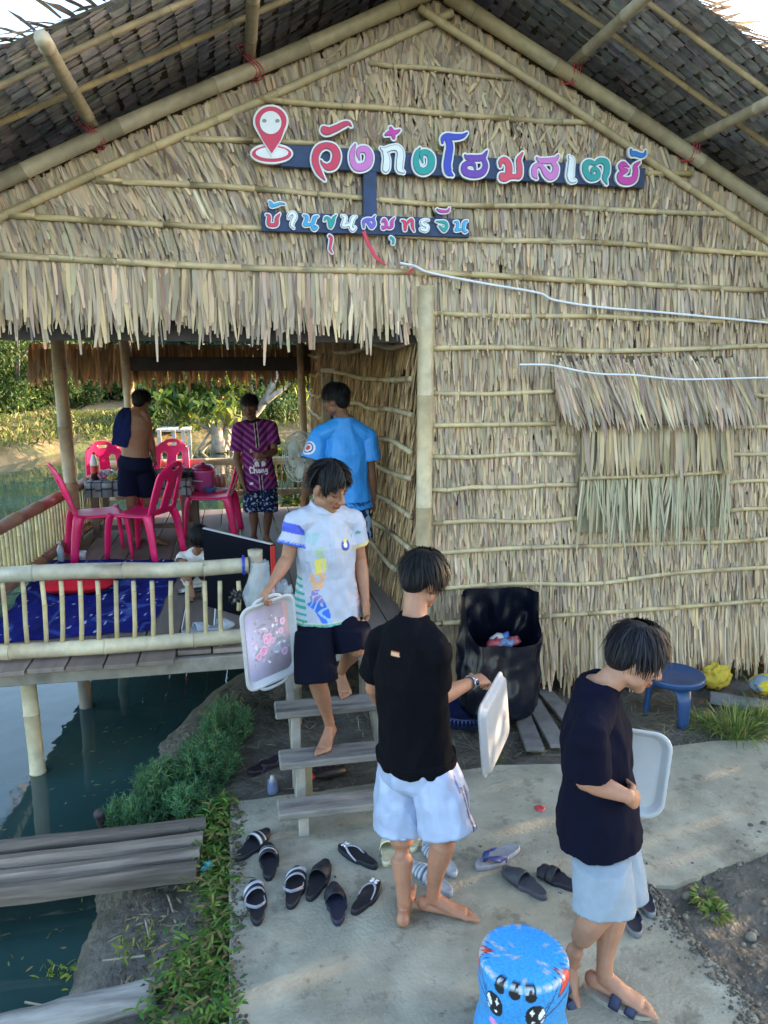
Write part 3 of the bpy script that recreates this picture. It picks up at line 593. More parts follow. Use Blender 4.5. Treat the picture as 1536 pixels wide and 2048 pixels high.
# small scrub at the water's far edge, one by one
for (u, off, h, lab) in ((20, 1.2, .9, 'small bright bush low on the left bank'), (330, .9, .8, 'leafy bush beside the small jetty'), (395, 1.0, 1.1, 'green bush at the water edge right of the jetty'), (560, 1.5, 1.5, 'pale green bush on the dark bank at the right'), (590, 1.2, 1.3, 'green bush nearest the thin porch post')):
    i += 1; tree('bush', lab, on_far(u, off), h, h*.75, 900, .16, YG if u < 300 else DG, 'bushes along the far bank', seed=i*3, trunk=.03, clumps=10, limbs=3, low=.1)
# the wood behind everything
N = 26000; ii = rng.integers(5, n-1, N); P = np.array([bank_pt(q, 8) for q in ii])+np.stack([rng.normal(0, 1.5, N), rng.uniform(10, 22, N), rng.uniform(0, 1, N)**.8*9.5], 1)
o = leaves('far_wood', P, rng.normal(0, 1, (N, 3)), rng.normal(0, 1, (N, 3)), rng.uniform(.5, 1.0, N), rng.uniform(.4, .7, N), pick(BG+DG[:1], N, .25), m_foliage, None, 2); setp(o, 'dense dark green wood closing the view beyond the pond', kind='stuff')
# the leaning tree that stands in the pond with arching roots
tb0 = W(437, 905, z=WZ); yb = tb0[1]
T = thing('pond_tree', 'grey multi trunk tree with arching roots standing in the pond behind the purple jersey', 'tree', tuple(tb0))
tb = MB(); bk_ = A(.36, .30, .26)
def up_(u, v, dy=0): return W(u, v, y=yb+dy)
for pts, r0, r1 in (([(440, 905), (432, 850), (438, 800), (425, 760), (405, 720)], .22, .10), ([(450, 900), (455, 845), (462, 800), (470, 740), (500, 690)], .15, .07), ([(445, 880), (405, 850), (372, 842)], .10, .03),
                    ([(455, 850), (500, 835), (530, 800), (545, 770), (560, 720)], .17, .09), ([(528, 805), (560, 782), (590, 760)], .11, .04), ([(515, 818), (500, 770), (498, 720)], .10, .05), ([(440, 790), (400, 765), (360, 755)], .07, .02),
                    ([(440, 870), (415, 890), (392, 920)], .06, .04), ([(436, 865), (425, 890), (418, 922)], .05, .035), ([(450, 875), (462, 898), (470, 920)], .06, .035), ([(430, 850), (405, 885), (385, 915)], .05, .03), ([(445, 880), (440, 900), (442, 924)], .06, .05), ([(455, 860), (480, 890), (488, 918)], .05, .03)):
    q = spline([up_(u, v, random.uniform(-.3, .3)) for u, v in pts], 12); tb.tube(q, np.linspace(r0, r1, 12), 8, bk_*random.uniform(.8, 1.15))
tb.out('trunk', m_bark, T)
cl = [(330, 790), (350, 770), (372, 800), (395, 775), (410, 800), (385, 820), (430, 765), (455, 750), (345, 760), (470, 770), (320, 770), (300, 765), (480, 745), (440, 815), (590, 760), (575, 735), (610, 745), (415, 745), (360, 740), (505, 730)]
k = rng.integers(0, len(cl), 3400); cw = np.array([up_(u, v, random.uniform(-1, 1)) for u, v in cl]); P = cw[k]+rng.normal(0, 1, (3400, 3))*A(.34, .4, .2)
leaves('crown', P, rng.normal(0, 1, (3400, 3))+A(0, 0, -.3), rng.normal(0, .6, (3400, 3))+A(0, -.2, 1), rng.uniform(.2, .34, 3400), rng.uniform(.09, .15, 3400), pick(YG+DG[:2], 3400, .2), m_foliage, T, 2, droop=.2)
# bushes right behind the porch
tree('bush', 'leafy green bush just behind the back railing of the porch', (.55, 11.3, -.1), 1.5, .55, 1500, .11, YG+DG, 'bushes behind the porch', seed=77, trunk=.02, clumps=14, limbs=4, low=.1)
tree('bush', 'green bush behind the porch railing, partly hidden by the blue shirt', (1.35, 11.2, 0), 1.25, .5, 1200, .11, DG, 'bushes behind the porch', seed=78, trunk=.02, clumps=12, limbs=4, low=.1)
# trees to the right of the frame that keep the low sun off most of the pad
for j, (x, y, h, cr) in enumerate(((8.6, 6.1, 4.6, 1.5), (9.4, 3.9, 4.4, 1.35), (8.2, 1.35, 4.2, 1.25))):
    tree('garden_tree', ['tree outside the frame on the right, beside the house corner', 'tree outside the frame on the right, between two others', 'tree outside the frame on the right, nearest the path'][j], (x, y, -.05), h, cr, 5200, .16, DG, 'garden trees', seed=90+j, low=.03, clumps=30, wide=.55)
# jetty on the far bank
jp = on_far(345, .2); J = thing('jetty', 'small pale concrete jetty on the far bank of the pond', 'jetty', tuple(jp))
jb = MB(); jz = WZ+.62; 
ja, jc = W(312, 858, y=jp[1]-.6), W(380, 862, y=jp[1]-.6)
jb.box((ja+jc)/2+A(0, .5, 0), (np.linalg.norm(jc-ja), 1.5, .09), None, (.5, .48, .45), .01); jb.out('top', m_wood, J, False)
for u in (318, 347, 366, 378):
    p = W(u, 870, y=jp[1]-1.1); b_ = MB(); b_.box((p[0], p[1], (ja[2]+WZ-.3)/2), (.13, .13, ja[2]-WZ+.3), None, (.5, .48, .45)); b_.out('leg', m_wood, J, False)
tp = W(368, 826, y=jp[1]+4); b_ = MB(); b_.lathe((tp[0], tp[1], bank_pt(40, 3)[2]-.1), [(.5, 0), (.45, .3), (.2, .7), (.02, 1.0)], 9, (.42, .44, .46)); o = b_.out('tarpaulin_heap', m_cloth); setp(o, 'pale grey tarpaulin heap on the bank behind the jetty', 'tarpaulin')
# ---- plants close by ----
def feathery(c, h, w_, nst, label):
    T = thing('feathery_bush', label, 'bush', tuple(c), 'feathery bushes on the mud bank')
    P = []; D = []; sb_ = MB()
    for s in range(nst):
        a = random.uniform(0, 6.283); rr = w_*math.sqrt(random.random()); tip = A(math.cos(a)*rr*1.15, math.sin(a)*rr*1.15, h*(1-.45*(rr/w_)**2)*random.uniform(.75, 1.1)); bs = A(math.cos(a)*rr*.75, math.sin(a)*rr*.75, -.03)
        pts = spline([c+bs, c+(bs*.6+tip*.5)+A(0, 0, .02), c+tip], 10); sb_.tube(pts, np.linspace(.003, .001, 10), 4, (.08, .09, .03), caps=False)
        m_ = 58; t_ = rng.uniform(.22, 1, m_); q = np.array([pts[int(x*9)] for x in t_])+rng.normal(0, .006, (m_, 3)); ax_ = nrm(pts[-1]-pts[0])
        P.append(q); D.append(rng.normal(0, .8, (m_, 3))+ax_*.9)
    sb_.out('stems', m_bark, T); P = np.concatenate(P); D = np.concatenate(D); m_ = len(P)
    tone = np.array([1+.5*mnoise.noise(tuple(p*6)) for p in P])[:, None]
    leaves('foliage', P, D, rng.normal(0, 1, (m_, 3))+A(0, 0, .5), rng.uniform(.022, .05, m_), rng.uniform(.003, .006, m_), pick([(.07, .21, .10), (.10, .25, .11), (.05, .16, .09), (.16, .26, .09)], m_, .16)*tone, m_foliage, T, 2, droop=.1)
for (u, v, h, w_, nst, lab) in ((255, 1645, .24, .13, 75, 'feathery green bush nearest the water, lowest on the mud bank'), (330, 1600, .30, .17, 105, 'feathery green bush in the middle of the mud bank'),
        (300, 1640, .18, .13, 60, 'small feathery bush tucked above the plank bridge'), (390, 1640, .18, .14, 60, 'low feathery bush between the plank bridge and the steps'), (420, 1570, .32, .19, 120, 'tall feathery green bush left of the wooden steps'), (455, 1500, .34, .16, 80, 'olive feathery bush highest on the bank, under the deck edge')):
    p = W(u, v, z=-.14); feathery(A(p[0], p[1], gz(p[0], p[1])), h, w_, nst, lab)
# creeping plants along the left edge of the pad
P = []; D = []; 
for s in range(430):
    y = random.uniform(1.55, 4.0); x = -.115-abs(random.gauss(0, .095 if y > 3 else .16)); 
    if 2.95 < y < 3.35 and x < -.22: continue
    z = gz(x, y)+.01; a = random.uniform(0, 6.28); hgt = random.uniform(.04, .13); 
    for k in range(9):
        t_ = k/8; P.append((x+math.cos(a)*t_*.09, y+math.sin(a)*t_*.09, z+hgt*t_)); D.append((math.cos(a+k*2.3)*.9, math.sin(a+k*2.3)*.9, random.uniform(.0, .75)))
P = np.array(P); m_ = len(P)
o = leaves('creeping_plants', P, np.array(D), rng.normal(0, .25, (m_, 3))+A(0, 0, 1), rng.uniform(.035, .075, m_), rng.uniform(.009, .016, m_), pick([(.09, .20, .03), (.06, .15, .025), (.14, .24, .04), (.045, .10, .025), (.20, .23, .06), (.22, .16, .07)], m_, .18), m_foliage, None, 3, droop=.3); setp(o, 'creeping green plants with narrow leaves along the left edge of the concrete pad', kind='stuff')
# seedlings on the mud
for (u, v, lab) in ((100, 1925, 'little yellow green seedling at the water edge'), (130, 1930, 'thin seedling with narrow leaves on the wet mud'), (255, 1940, 'leafy seedling beside the log end'), (295, 1915, 'small bright seedling on the mud above the log')):
    p = W(u, v, z=-.18); p = A(p[0], p[1], gz(p[0], p[1])); m_ = 26; t_ = rng.random(m_)
    o = leaves('seedling', p+np.stack([rng.normal(0, .02, m_), rng.normal(0, .02, m_), t_*.09], 1), np.stack([rng.normal(0, .7, m_), rng.normal(0, .7, m_), np.ones(m_)], 1), rng.normal(0, 1, (m_, 3)), rng.uniform(.03, .06, m_), rng.uniform(.008, .013, m_), pick(YG, m_), m_foliage, None, 3, droop=.3); setp(o, lab, 'seedling', 'seedlings on the mud')
q = []
while len(q) < 90:
    y = random.uniform(1.6, 5.6); x = float(shore(y))-abs(random.gauss(0, .35))-.02
    q.append((x, y, WZ+.003))
q = np.array(q); a = rng.uniform(0, 6.28, 90); o = leaves('floating_leaves', q, np.stack([np.cos(a), np.sin(a), 0*a], 1), np.tile(A(0, 0, 1), (90, 1)), rng.uniform(.015, .05, 90), rng.uniform(.006, .016, 90), pick([(.25, .2, .09), (.12, .1, .05), (.2, .24, .07)], 90), m_grass, None, 2); setp(o, 'fallen leaves and scraps floating along the muddy edge of the pond', kind='stuff')
# litter, twigs, dry grass
def scatter(name, label, pts, ln, wd_, pal, mat, lift=.006, flat=.12, segs=2):
    pts = np.asarray(pts); m_ = len(pts); a = rng.uniform(0, 6.283, m_)
    o = leaves(name, pts+A(0, 0, lift), np.stack([np.cos(a), np.sin(a), rng.normal(0, flat, m_)], 1), rng.normal(0, .3, (m_, 3))+A(0, 0, 1), rng.uniform(.5, 1.3, m_)*ln, rng.uniform(.6, 1.3, m_)*wd_, pick(pal, m_, .2), mat, None, segs, bow=rng.normal(0, .1, m_)); setp(o, label, kind='stuff')
def gpts(poly_px, m_, z=-.03):
    q = np.array([W(u, v, z=z)[:2] for u, v in poly_px]); lo, hi = q.min(0), q.max(0); out = []
    while len(out) < m_:
        p = rng.uniform(lo, hi); ins = False; j = len(q)-1
        for i in range(len(q)):
            if (q[i][1] > p[1]) != (q[j][1] > p[1]) and p[0] < (q[j][0]-q[i][0])*(p[1]-q[i][1])/(q[j][1]-q[i][1])+q[i][0]: ins = not ins
            j = i
        if ins: out.append((p[0], p[1], gz(p[0], p[1])))
    return out
DRY = [(.30, .25, .15), (.22, .18, .11), (.36, .31, .2), (.14, .11, .08)]
scatter('dry_grass', 'dry straw and fallen palm leaf scraps on the earth under the house front', gpts([(900, 1400), (1536, 1400), (1536, 1480), (1240, 1500), (1000, 1525), (900, 1520)], 1500), .16, .004, DRY, m_grass, .012, .22)
scatter('leaf_litter', 'twigs and dead leaves scattered under the wooden steps', gpts([(470, 1390), (760, 1390), (770, 1590), (490, 1600)], 700), .11, .004, DRY+[(.08, .06, .05)], m_grass, .01, .2)
scatter('bank_litter', 'dead leaves and twigs on the mud beside the plank bridge', gpts([(260, 1770), (440, 1760), (440, 1990), (200, 1990)], 200, -.1), .05, .010, DRY+[(.1, .08, .06)], m_grass, .008, .1)
def tuft(c, nb, h, sp, pal, label, name='grass_tuft', green=True):
    m_ = nb; a = rng.uniform(0, 6.283, m_); rr = sp*np.sqrt(rng.random(m_)); R = np.asarray(c)+np.stack([np.cos(a)*rr*.5, np.sin(a)*rr*.5, np.zeros(m_)], 1)
    o = leaves(name, R, np.stack([np.cos(a)*rr/sp*.8+rng.normal(0, .2, m_), np.sin(a)*rr/sp*.8+rng.normal(0, .2, m_), np.ones(m_)], 1), np.stack([np.cos(a), np.sin(a), np.zeros(m_)], 1)+rng.normal(0, .3, (m_, 3)), rng.uniform(.5, 1.1, m_)*h, rng.uniform(.003, .007, m_), pick(pal, m_, .2), m_grass, None, 4, droop=rng.uniform(.2, .8, m_), tip=.1); setp(o, label, 'grass', 'grass tufts by the house')
GP = [(.14, .22, .04), (.20, .26, .06), (.09, .16, .03), (.30, .29, .10)]
for (u, v, nb, h, sp, lab) in ((1475, 1465, 420, .30, .30, 'long green grass tuft at the right edge beside the concrete path'), (1420, 1455, 220, .22, .2, 'dry and green grass tuft right of the blue table'), (1520, 1440, 200, .26, .2, 'grass tuft in the far right corner by the grey sack'),
                               (1455, 1340, 350, .32, .28, 'bright green grass growing at the foot of the thatch wall'), (1530, 1330, 300, .32, .25, 'bright grass at the right edge near the red bottle'), (1405, 1790, 0, .1, .1, ''), (985, 1520, 130, .08, .1, 'little green weeds by the edge of the pad behind the white tray')):
    if nb: p = W(u, v, z=-.02); tuft((p[0], p[1], gz(p[0], p[1])-.01), nb, h, sp, GP, lab)
for (u, v, lab) in ((1410, 1800, 'small green weed in the dirt right of the pad'), (1430, 1830, 'low green weed at the crumbling pad edge')):
    p = W(u, v, z=-.02); m_ = 90; a = rng.uniform(0, 6.28, m_); o = leaves('weed', A(p[0], p[1], gz(p[0], p[1]))+np.stack([np.cos(a)*.03, np.sin(a)*.03, rng.random(m_)*.03], 1), np.stack([np.cos(a), np.sin(a), rng.uniform(.1, .9, m_)], 1), rng.normal(0, .3, (m_, 3))+A(0, 0, 1), rng.uniform(.03, .07, m_), rng.uniform(.007, .013, m_), pick(GP, m_), m_foliage, None, 3, droop=.3); setp(o, lab, 'weed', 'weeds in the dirt')
# ---- plank bridge and log ----
B = thing('plank_bridge', 'foot bridge of four weathered grey planks over the water at lower left', 'bridge', tuple(W(200, 1720, z=-.05)))
for i in range(4):
    vl = 1706+i*27.5; vr = 1648+i*32
    p, q = W(-260, vl+29, z=-.02), W(412-i*6, vr, z=.0); dv = nrm(q-p); c = (p+q)/2
    b_ = MB(); L_ = np.linalg.norm(q-p); m_ = 26; tt = np.linspace(0, 1, m_); wv = .047+.006*np.array([mnoise.noise((t_*5, i*3., 0)) for t_ in tt])
    sv = nrm(np.cross(A(0, 0, 1), dv)); PP = p+(q-p)*tt[:, None]+A(0, 0, 1)*(.008*np.sin(tt*5+i))[:, None]; pr = [(-1, -.03), (-1, .010), (-.88, .030), (-.4, .040+.003*i), (.1, .041), (.55, .038), (.88, .028), (1, .010), (1, -.03)]; VV = [c_+sv*x_*w_*.97+A(0, 0, z_+.003*mnoise.noise((t_*9, x_*3, i*5.))) for c_, w_, t_ in zip(PP, wv, tt) for x_, z_ in pr]; k9 = len(pr); b_.add(VV, [(a_*k9+j_, a_*k9+j_+1, (a_+1)*k9+j_+1, (a_+1)*k9+j_) for a_ in range(m_-1) for j_ in range(k9-1)]+[tuple(range(k9-1, -1, -1)), tuple((m_-1)*k9+j_ for j_ in range(k9))]+[((a_)*k9, (a_+1)*k9, (a_+1)*k9+k9-1, a_*k9+k9-1) for a_ in range(m_-1)], A(.17, .135, .11)*random.uniform(.7, 1.25)); b_.out('plank', m_log, B, False)
def logthing(name, label, cat, p, q, r, col, group=None):
    m_ = 30; tt = np.linspace(0, 1, m_); b_ = MB(); b_.tube(p+(q-p)*tt[:, None], r*(1+.22*np.array([mnoise.noise((t_*6, r*9, 1.)) for t_ in tt])), 14, col)
    o = b_.out(name, m_log); return setp(o, label, cat, group)
logthing('log', 'weathered grey log lying on the mud at the lower left corner', 'log', W(-120, 2092, z=-.10), W(312, 1988, z=-.09), .062, A(.25, .235, .22))
logthing('stump', 'dark broken stump standing by the feathery bush at the plank bridge', 'stump', W(212, 1668, z=-.22), W(196, 1625, z=-.02), .026, A(.07, .055, .05))
for (u0, v0, u1, v1, lab) in ((205, 1922, 290, 1912, 'thin pale stick lying on the grey mud'), (50, 2005, 85, 2012, 'short white stick by the log'), (335, 1790, 355, 1850, 'brown twig below the plank bridge'), (290, 1840, 300, 1880, 'thin forked twig on the mud')):
    logthing('stick', lab, 'stick', W(u0, v0, z=-.11), W(u1, v1, z=-.10), .005, A(.33, .27, .2), 'sticks on the mud')
for k, (u0, v0, u1, v1) in enumerate(((1032, 1400, 1065, 1485), (1062, 1398, 1110, 1478), (1095, 1390, 1160, 1462))):
    p, q = W(u0, v0, z=.02), W(u1, v1, z=.02); dv = nrm(q-p); b_ = MB(); b_.box((p+q)/2, (np.linalg.norm(q-p)+.2, .12, .03), (dv, nrm(np.cross(A(0, 0, 1), dv)), A(0, 0, 1)), A(.17, .155, .145), .004); o = b_.out('board', m_wood, None, False)
    setp(o, ['grey board on the ground at the foot of the black bag, the nearest of three', 'grey board on the ground, the middle one of three by the wall', 'grey board on the ground, half behind the right hand man'][k], 'board', 'boards on the ground by the wall')
p, q = W(1420, 1395, z=.02), W(1700, 1440, z=.02); dv = nrm(q-p); b_ = MB(); b_.box((p+q)/2, (np.linalg.norm(q-p), .16, .04), (dv, nrm(np.cross(A(0, 0, 1), dv)), A(0, 0, 1)), A(.2, .2, .2), .006); setp(b_.out('board', m_wood, None, False), 'long grey board on the ground beside the yellow bag', 'board')
# ======================= PEOPLE =======================
def remesh(mb, voxel, it=3, fac=.5):
    V, F = mb.arr(); me = bpy.data.meshes.new('tmp'); me.from_pydata([tuple(map(float, p)) for p in V], [], F); me.update()
    o = bpy.data.objects.new('tmp', me); sc.collection.objects.link(o)
    m = o.modifiers.new('r', 'REMESH'); m.mode = 'VOXEL'; m.voxel_size = voxel
    s = o.modifiers.new('s', 'SMOOTH'); s.factor = fac; s.iterations = it
    e = o.evaluated_get(bpy.context.evaluated_depsgraph_get()); r = e.to_mesh()
    co = np.empty(len(r.vertices)*3, np.float32); r.vertices.foreach_get('co', co); co = co.reshape(-1, 3).astype(float)
    no = np.empty(len(r.vertices)*3, np.float32); r.vertices.foreach_get('normal', no); no = no.reshape(-1, 3).astype(float)
    F = np.empty(len(r.loops), np.int32); r.loops.foreach_get('vertex_index', F); F = F.reshape(-1, 4)
    e.to_mesh_clear(); bpy.data.objects.remove(o); bpy.data.meshes.remove(me); return co, no, F
def cup(mb, pts, rad, side, n=22, depth=.05, wall=.012, cap0=True):
    """closed tube whose far end is hollow (a sleeve, a trouser leg, a shirt hem)"""
    pts = np.asarray(pts, float); m = len(pts); rr = np.asarray(rad, float); rr = np.stack([rr, rr], 1) if rr.ndim == 1 else rr
    T = np.gradient(pts, axis=0); rings = []
    for i in range(m):
        t = nrm(T[i]); a = nrm(side-t*(side@t)); b = np.cross(t, a); rings.append((pts[i], a, b, rr[i]))
    p, a, b, r = rings[-1]; t = nrm(T[-1])
    rings += [(p, a, b, r-wall), (p-t*depth*.5, a, b, r-wall*1.2), (p-t*depth, a, b, r-wall*1.4), (p-t*depth, a, b, r*.02)]
    V = [c+A_*math.cos(2*math.pi*k/n)*r_[0]+B_*math.sin(2*math.pi*k/n)*r_[1] for c, A_, B_, r_ in rings for k in range(n)]
    q = len(rings); F = [(i*n+k, i*n+(k+1) % n, (i+1)*n+(k+1) % n, (i+1)*n+k) for i in range(q-1) for k in range(n)]+[tuple(range(n-1, -1, -1)), tuple((q-1)*n+k for k in range(n))]
    mb.add(V, F)
def capsule(mb, pts, rad, n=12, side=None):
    pts = np.asarray(pts, float); rad = np.asarray(rad, float); mb.tube(pts, rad, n, side=side)
    for p, r in ((pts[0], rad[0]), (pts[-1], rad[-1])):
        r = float(np.mean(r))*.93; mb.ell(p, (r, r, r), None, None, 10, 6)
def limb(mb, a, b, prof, n=14, bend=None):
    """tapered limb from a to b; prof = radii along it"""
    t = np.linspace(0, 1, len(prof)); P = a+(b-a)*t[:, None]
    if bend is not None: P = P+np.sin(np.pi*t)[:, None]*bend
    capsule(mb, P, prof, n)
def hand(mb, w, d, n, thumb=1, curl=.4, s=1.0, spread=.10, tcurl=.5):
    d = nrm(d); n = nrm(n-d*(n@d)); sd_ = np.cross(d, n)*thumb
    mb.tube([w-d*.01*s, w+d*.03*s, w+d*.065*s, w+d*.088*s], np.array([[.026, .019], [.034, .017], [.040, .0155], [.038, .012]])*s, 14, side=sd_)
    for k, (off, ln) in enumerate(((.030, .070), (.010, .080), (-.010, .074), (-.029, .058))):
        p = w+d*.086*s+sd_*off*s; an = 0; P = [p]; dd = d+sd_*off*spread*10*.3
        dd = nrm(dd)
        for j, (q, c) in enumerate(((.45, .8), (.32, 1.1), (.23, .8))):
            an += curl*c*(1+.08*k); P.append(P[-1]+(dd*math.cos(an)+n*math.sin(an))*ln*q*s)
        capsule(mb, P, np.array([.0088, .0083, .0078, .0066])*s, 8)
    p = w+d*.022*s+sd_*.030*s; t1 = nrm(d*.75+sd_*.65+n*.25); t2 = nrm(d*.9+sd_*(.35-.5*tcurl)+n*(.3+.6*tcurl)); t3 = nrm(d*.8+sd_*(.1-.7*tcurl)+n*(.4+.8*tcurl))
    capsule(mb, [p, p+t1*.036*s, p+t1*.036*s+t2*.030*s, p+t1*.036*s+t2*.030*s+t3*.022*s], np.array([.0135, .0115, .0098, .0078])*s, 8)
def foot(mb, ank, toe, s=1.0, up=A(0, 0, 1), toes=True):
    toe = nrm(toe); up = nrm(up-toe*(up@toe)); sd_ = np.cross(toe, up)
    sole = ank-up*.078*s
    mb.ell(sole+up*.034*s-toe*.040*s, np.array([.034, .030, .034])*s, (toe, sd_, up), None, 12, 8)
    mb.tube([ank+up*.03*s, ank-up*.012*s+toe*.005*s, ank-up*.030*s+toe*.045*s, sole+up*.026*s+toe*.10*s, sole+up*.017*s+toe*.150*s], np.array([[.026, .031], [.031, .038], [.032, .031], [.040, .022], [.043, .0145]])*s, 14, side=sd_)
    mb.tube([sole+up*.022*s-toe*.05*s, sole+up*.022*s+toe*.03*s, sole+up*.018*s+toe*.11*s, sole+up*.015*s+toe*.155*s], np.array([[.027, .022], [.029, .022], [.039, .017], [.042, .013]])*s, 12, side=sd_)
    for k, (off, l, r) in enumerate(((.030, .060, .0125), (.011, .056, .0095), (-.006, .050, .009), (-.021, .043, .0085), (-.034, .034, .008))):
        p = sole+toe*(.150-.006*k)*s+sd_*off*s+up*.013*s
        capsule(mb, [p, p+toe*l*.55*s+up*.004*s, p+toe*l*s-up*.002*s], np.array([r, r*.95, r*.9])*s, 8)
def headframe(fwd, up):
    f = nrm(fwd); u = np.asarray(up, float); u = nrm(u-f*(u@f)); r = np.cross(f, u); return r, f, u
def head(mb, c, fr, s):
    r, f, u = fr; ax = (r, f, u)
    P = lambda x, y, z: c+(r*x+f*y+u*z)*s
    def E(x, y, z, a, b, d, n1=16, n2=10): mb.ell(P(x, y, z), np.array([a, b, d])*s, ax, None, n1, n2)
    E(0, -.006, .025, .074, .092, .085, 20, 14); E(0, .022, -.042, .057, .066, .072); E(0, .010, -.02, .066, .075, .075)
    E(0, .058, -.095, .030, .026, .024); E(0, .045, -.080, .045, .035, .03)
    for q in (-1, 1):
        E(q*.033, .058, -.028, .026, .022, .026); E(q*.075, -.006, -.015, .011, .020, .031); E(q*.078, .0, -.004, .008, .014, .018)
        E(q*.028, .076, .014, .026, .012, .008); E(q*.031, .071, -.004, .016, .012, .011); E(q*.012, .096, -.036, .010, .011, .009)
        E(q*.047, .02, -.066, .02, .035, .025)
    capsule(mb, [P(0, .084, .008), P(0, .097, -.014), P(0, .108, -.033)], np.array([.008, .0095, .0125])*s, 8)
    E(0, .086, -.061, .023, .011, .0075); E(0, .084, -.073, .020, .011, .0085)
def paint_head(V, C, c, fr, s, skin, hairline=True, closed=.5):
    r, f, u = fr; L = (V-c)/s; x = L@r; y = L@f; z = L@u; ax_ = np.abs(x); on = (np.linalg.norm(L, axis=1) < .135)
    def st(m, col, k=1.0): C[m & on] = C[m & on]*(1-k)+A(*col)*k
    st((ax_ < .025) & (np.abs(z+.067) < .0125) & (y > .074), skin*A(.85, .5, .5), .8)
    st((ax_ < .022) & (np.abs(z+.067) < .002) & (y > .07), skin*A(.3, .15, .15), .9)
    st((ax_ > .013) & (ax_ < .054) & (np.abs(z-.019-.10*(.034-ax_)*(ax_ > .034)) < .0062) & (y > .045), (.02, .015, .013), .85)
    st((ax_ > .017) & (ax_ < .047) & (np.abs(z+.006) < .0034+.003*(1-closed)) & (y > .045), (.015, .012, .012), .9)
    if closed < .5: st((ax_ > .018) & (ax_ < .046) & (np.abs(z+.006) < .0035) & (np.abs(ax_-.032) > .006) & (y > .045), (.5, .45, .42), .7)
    st((ax_ > .004) & (ax_ < .011) & (np.abs(z+.043) < .003) & (y > .085), skin*.2, .8)
    if hairline:
        ny = y/.092; nz = (z-.025)/.085
        lim = np.where(ny > .35, .55, np.where(ny > -.15, .25+.6*(ny+.15), np.where(ny > -.5, -.15, -.75)))
        st((nz > lim) & (np.linalg.norm(L-0, axis=1) > .05), (.012, .010, .010), .95)
def hair(parent, c, fr, s, n=1500, col=(.010, .009, .010), lmul=1.0, fringe=1.0, part=None, back=1.0, vol=1.0, cap=True, name='hair', top=1.0):
    r, f, u = fr; rg = np.random.default_rng(int(abs(c[0])*1e4) % 9999)
    D = rg.normal(0, 1, (n*3, 3)); D /= np.linalg.norm(D, axis=1, keepdims=True); x, y, z = D.T
    lim = np.where(y > .35, .52, np.where(y > -.15, .38+.32*(y+.15), np.where(y > -.5, -.20, -.58*back)))
    D = D[z > lim]; c0_ = nrm(A(part[0] if part else .1, -.35, .95)); D = D[D@c0_ < .95][:n]; x, y, z = D.T
    loc = D*A(.079, .096, .089)*(1+.03*vol)+A(0, -.008, .03)
    crown = A(part[0] if part else .1, -.35, .95); cr = nrm(crown)
    t = D-cr*1.0
    if part: t = np.stack([np.sign(x-part[0])*(.5+.4*np.abs(x)), np.where(y > -.1, .55, -.3), np.full(len(x), -.35)], 1)
    else: t = t+A(0, .25*fringe, -.35)
    t = t-D*np.sum(t*D, 1, keepdims=True); t += rg.normal(0, .10, t.shape)
    ln = np.where(z > .45, .085*top, np.where(y > -.3, .040, .048))*lmul*rg.uniform(.45, 1.25, len(x))*np.where(z < -.1, .62, 1); ln = np.where((y > .3) & (z > .3), ln*fringe, ln); ln = ln*(1-.55*np.clip((D@cr-.86)/.12, 0, 1))
    up_ = rg.random(len(x))[:, None]*.013*vol*(np.clip(z, 0, 1)[:, None]+.15)
    R = loc+D*up_
    toW = lambda q: q[:, :1]*r+q[:, 1:2]*f+q[:, 2:]*u
    cc = pick([col, np.array(col)*1.7, np.array(col)*.6], len(x), .2)
    hb = None
    T = leaves(name, c+toW(R)*s, toW(t/(np.linalg.norm(t,axis=1,keepdims=True)+1e-9)+D*np.where(rg.random(len(x))<.05,.28,.02)[:, None]), toW(D), ln*s, rg.uniform(.0035, .0075, len(x))*s, cc, m_hair, parent, 5, bow=-(ln/.178)*1.02, tip=.25, droop=.06)
    if cap:
        b = MB(); b.ell(c+(f*-.022+u*.045)*s, np.array([.081, .094, .080])*s*(1+.04*(vol-1)), (r, f, u), A(*col), 24, 16)
        b.ell(c+(f*-.046+u*-.002)*s, np.array([.072, .062, .076])*s, (r, f, u), A(*col), 20, 12)
        b.out('hair_base', m_hair, T)
    return T
def folds(V, N, amp, seed=0., freq=9., axes=None, k2=.5):
    out = np.empty(len(V))
    for i, p in enumerate(V):
        q = (p[0]*freq+seed, p[1]*freq+seed*2, p[2]*freq*.45); q2 = (p[0]*freq*2.3, p[1]*freq*2.3+seed, p[2]*freq*1.6)
        a = mnoise.noise(q); out[i] = (1-abs(a)*2.2)*.5+k2*mnoise.noise(q2)
    if axes:   # both walls of a hollow hem move the same way
        best = np.full(len(V), 1e9); sg = np.ones(len(V))
        for a, b in axes:
            d = b-a; t = np.clip(((V-a)@d)/(d@d), -.4, 1.2); r = V-a-t[:, None]*d; L_ = np.linalg.norm(r, axis=1); m = L_ < best; best[m] = L_[m]; sg[m] = np.sign(np.sum(r*N, 1))[m]
        out *= np.where(sg == 0, 1, sg)
    return V+N*(amp*out)[:, None]
def torso_frame(J):
    hip = (J['hl']+J['hr'])/2; sh = (J['sl']+J['sr'])/2; up = nrm(sh-hip); side = J['sr']-J['sl']; side = nrm(side-up*(side@up)); fr = nrm(np.cross(up, side)); return hip, sh, up, side, fr
def segdist(P, a, b):
    a, b = A(*a), A(*b); d = b-a; t = np.clip(((P-a)@d)/(d@d+1e-12), 0, 1); return np.linalg.norm(P-a-t[:, None]*d, axis=1)
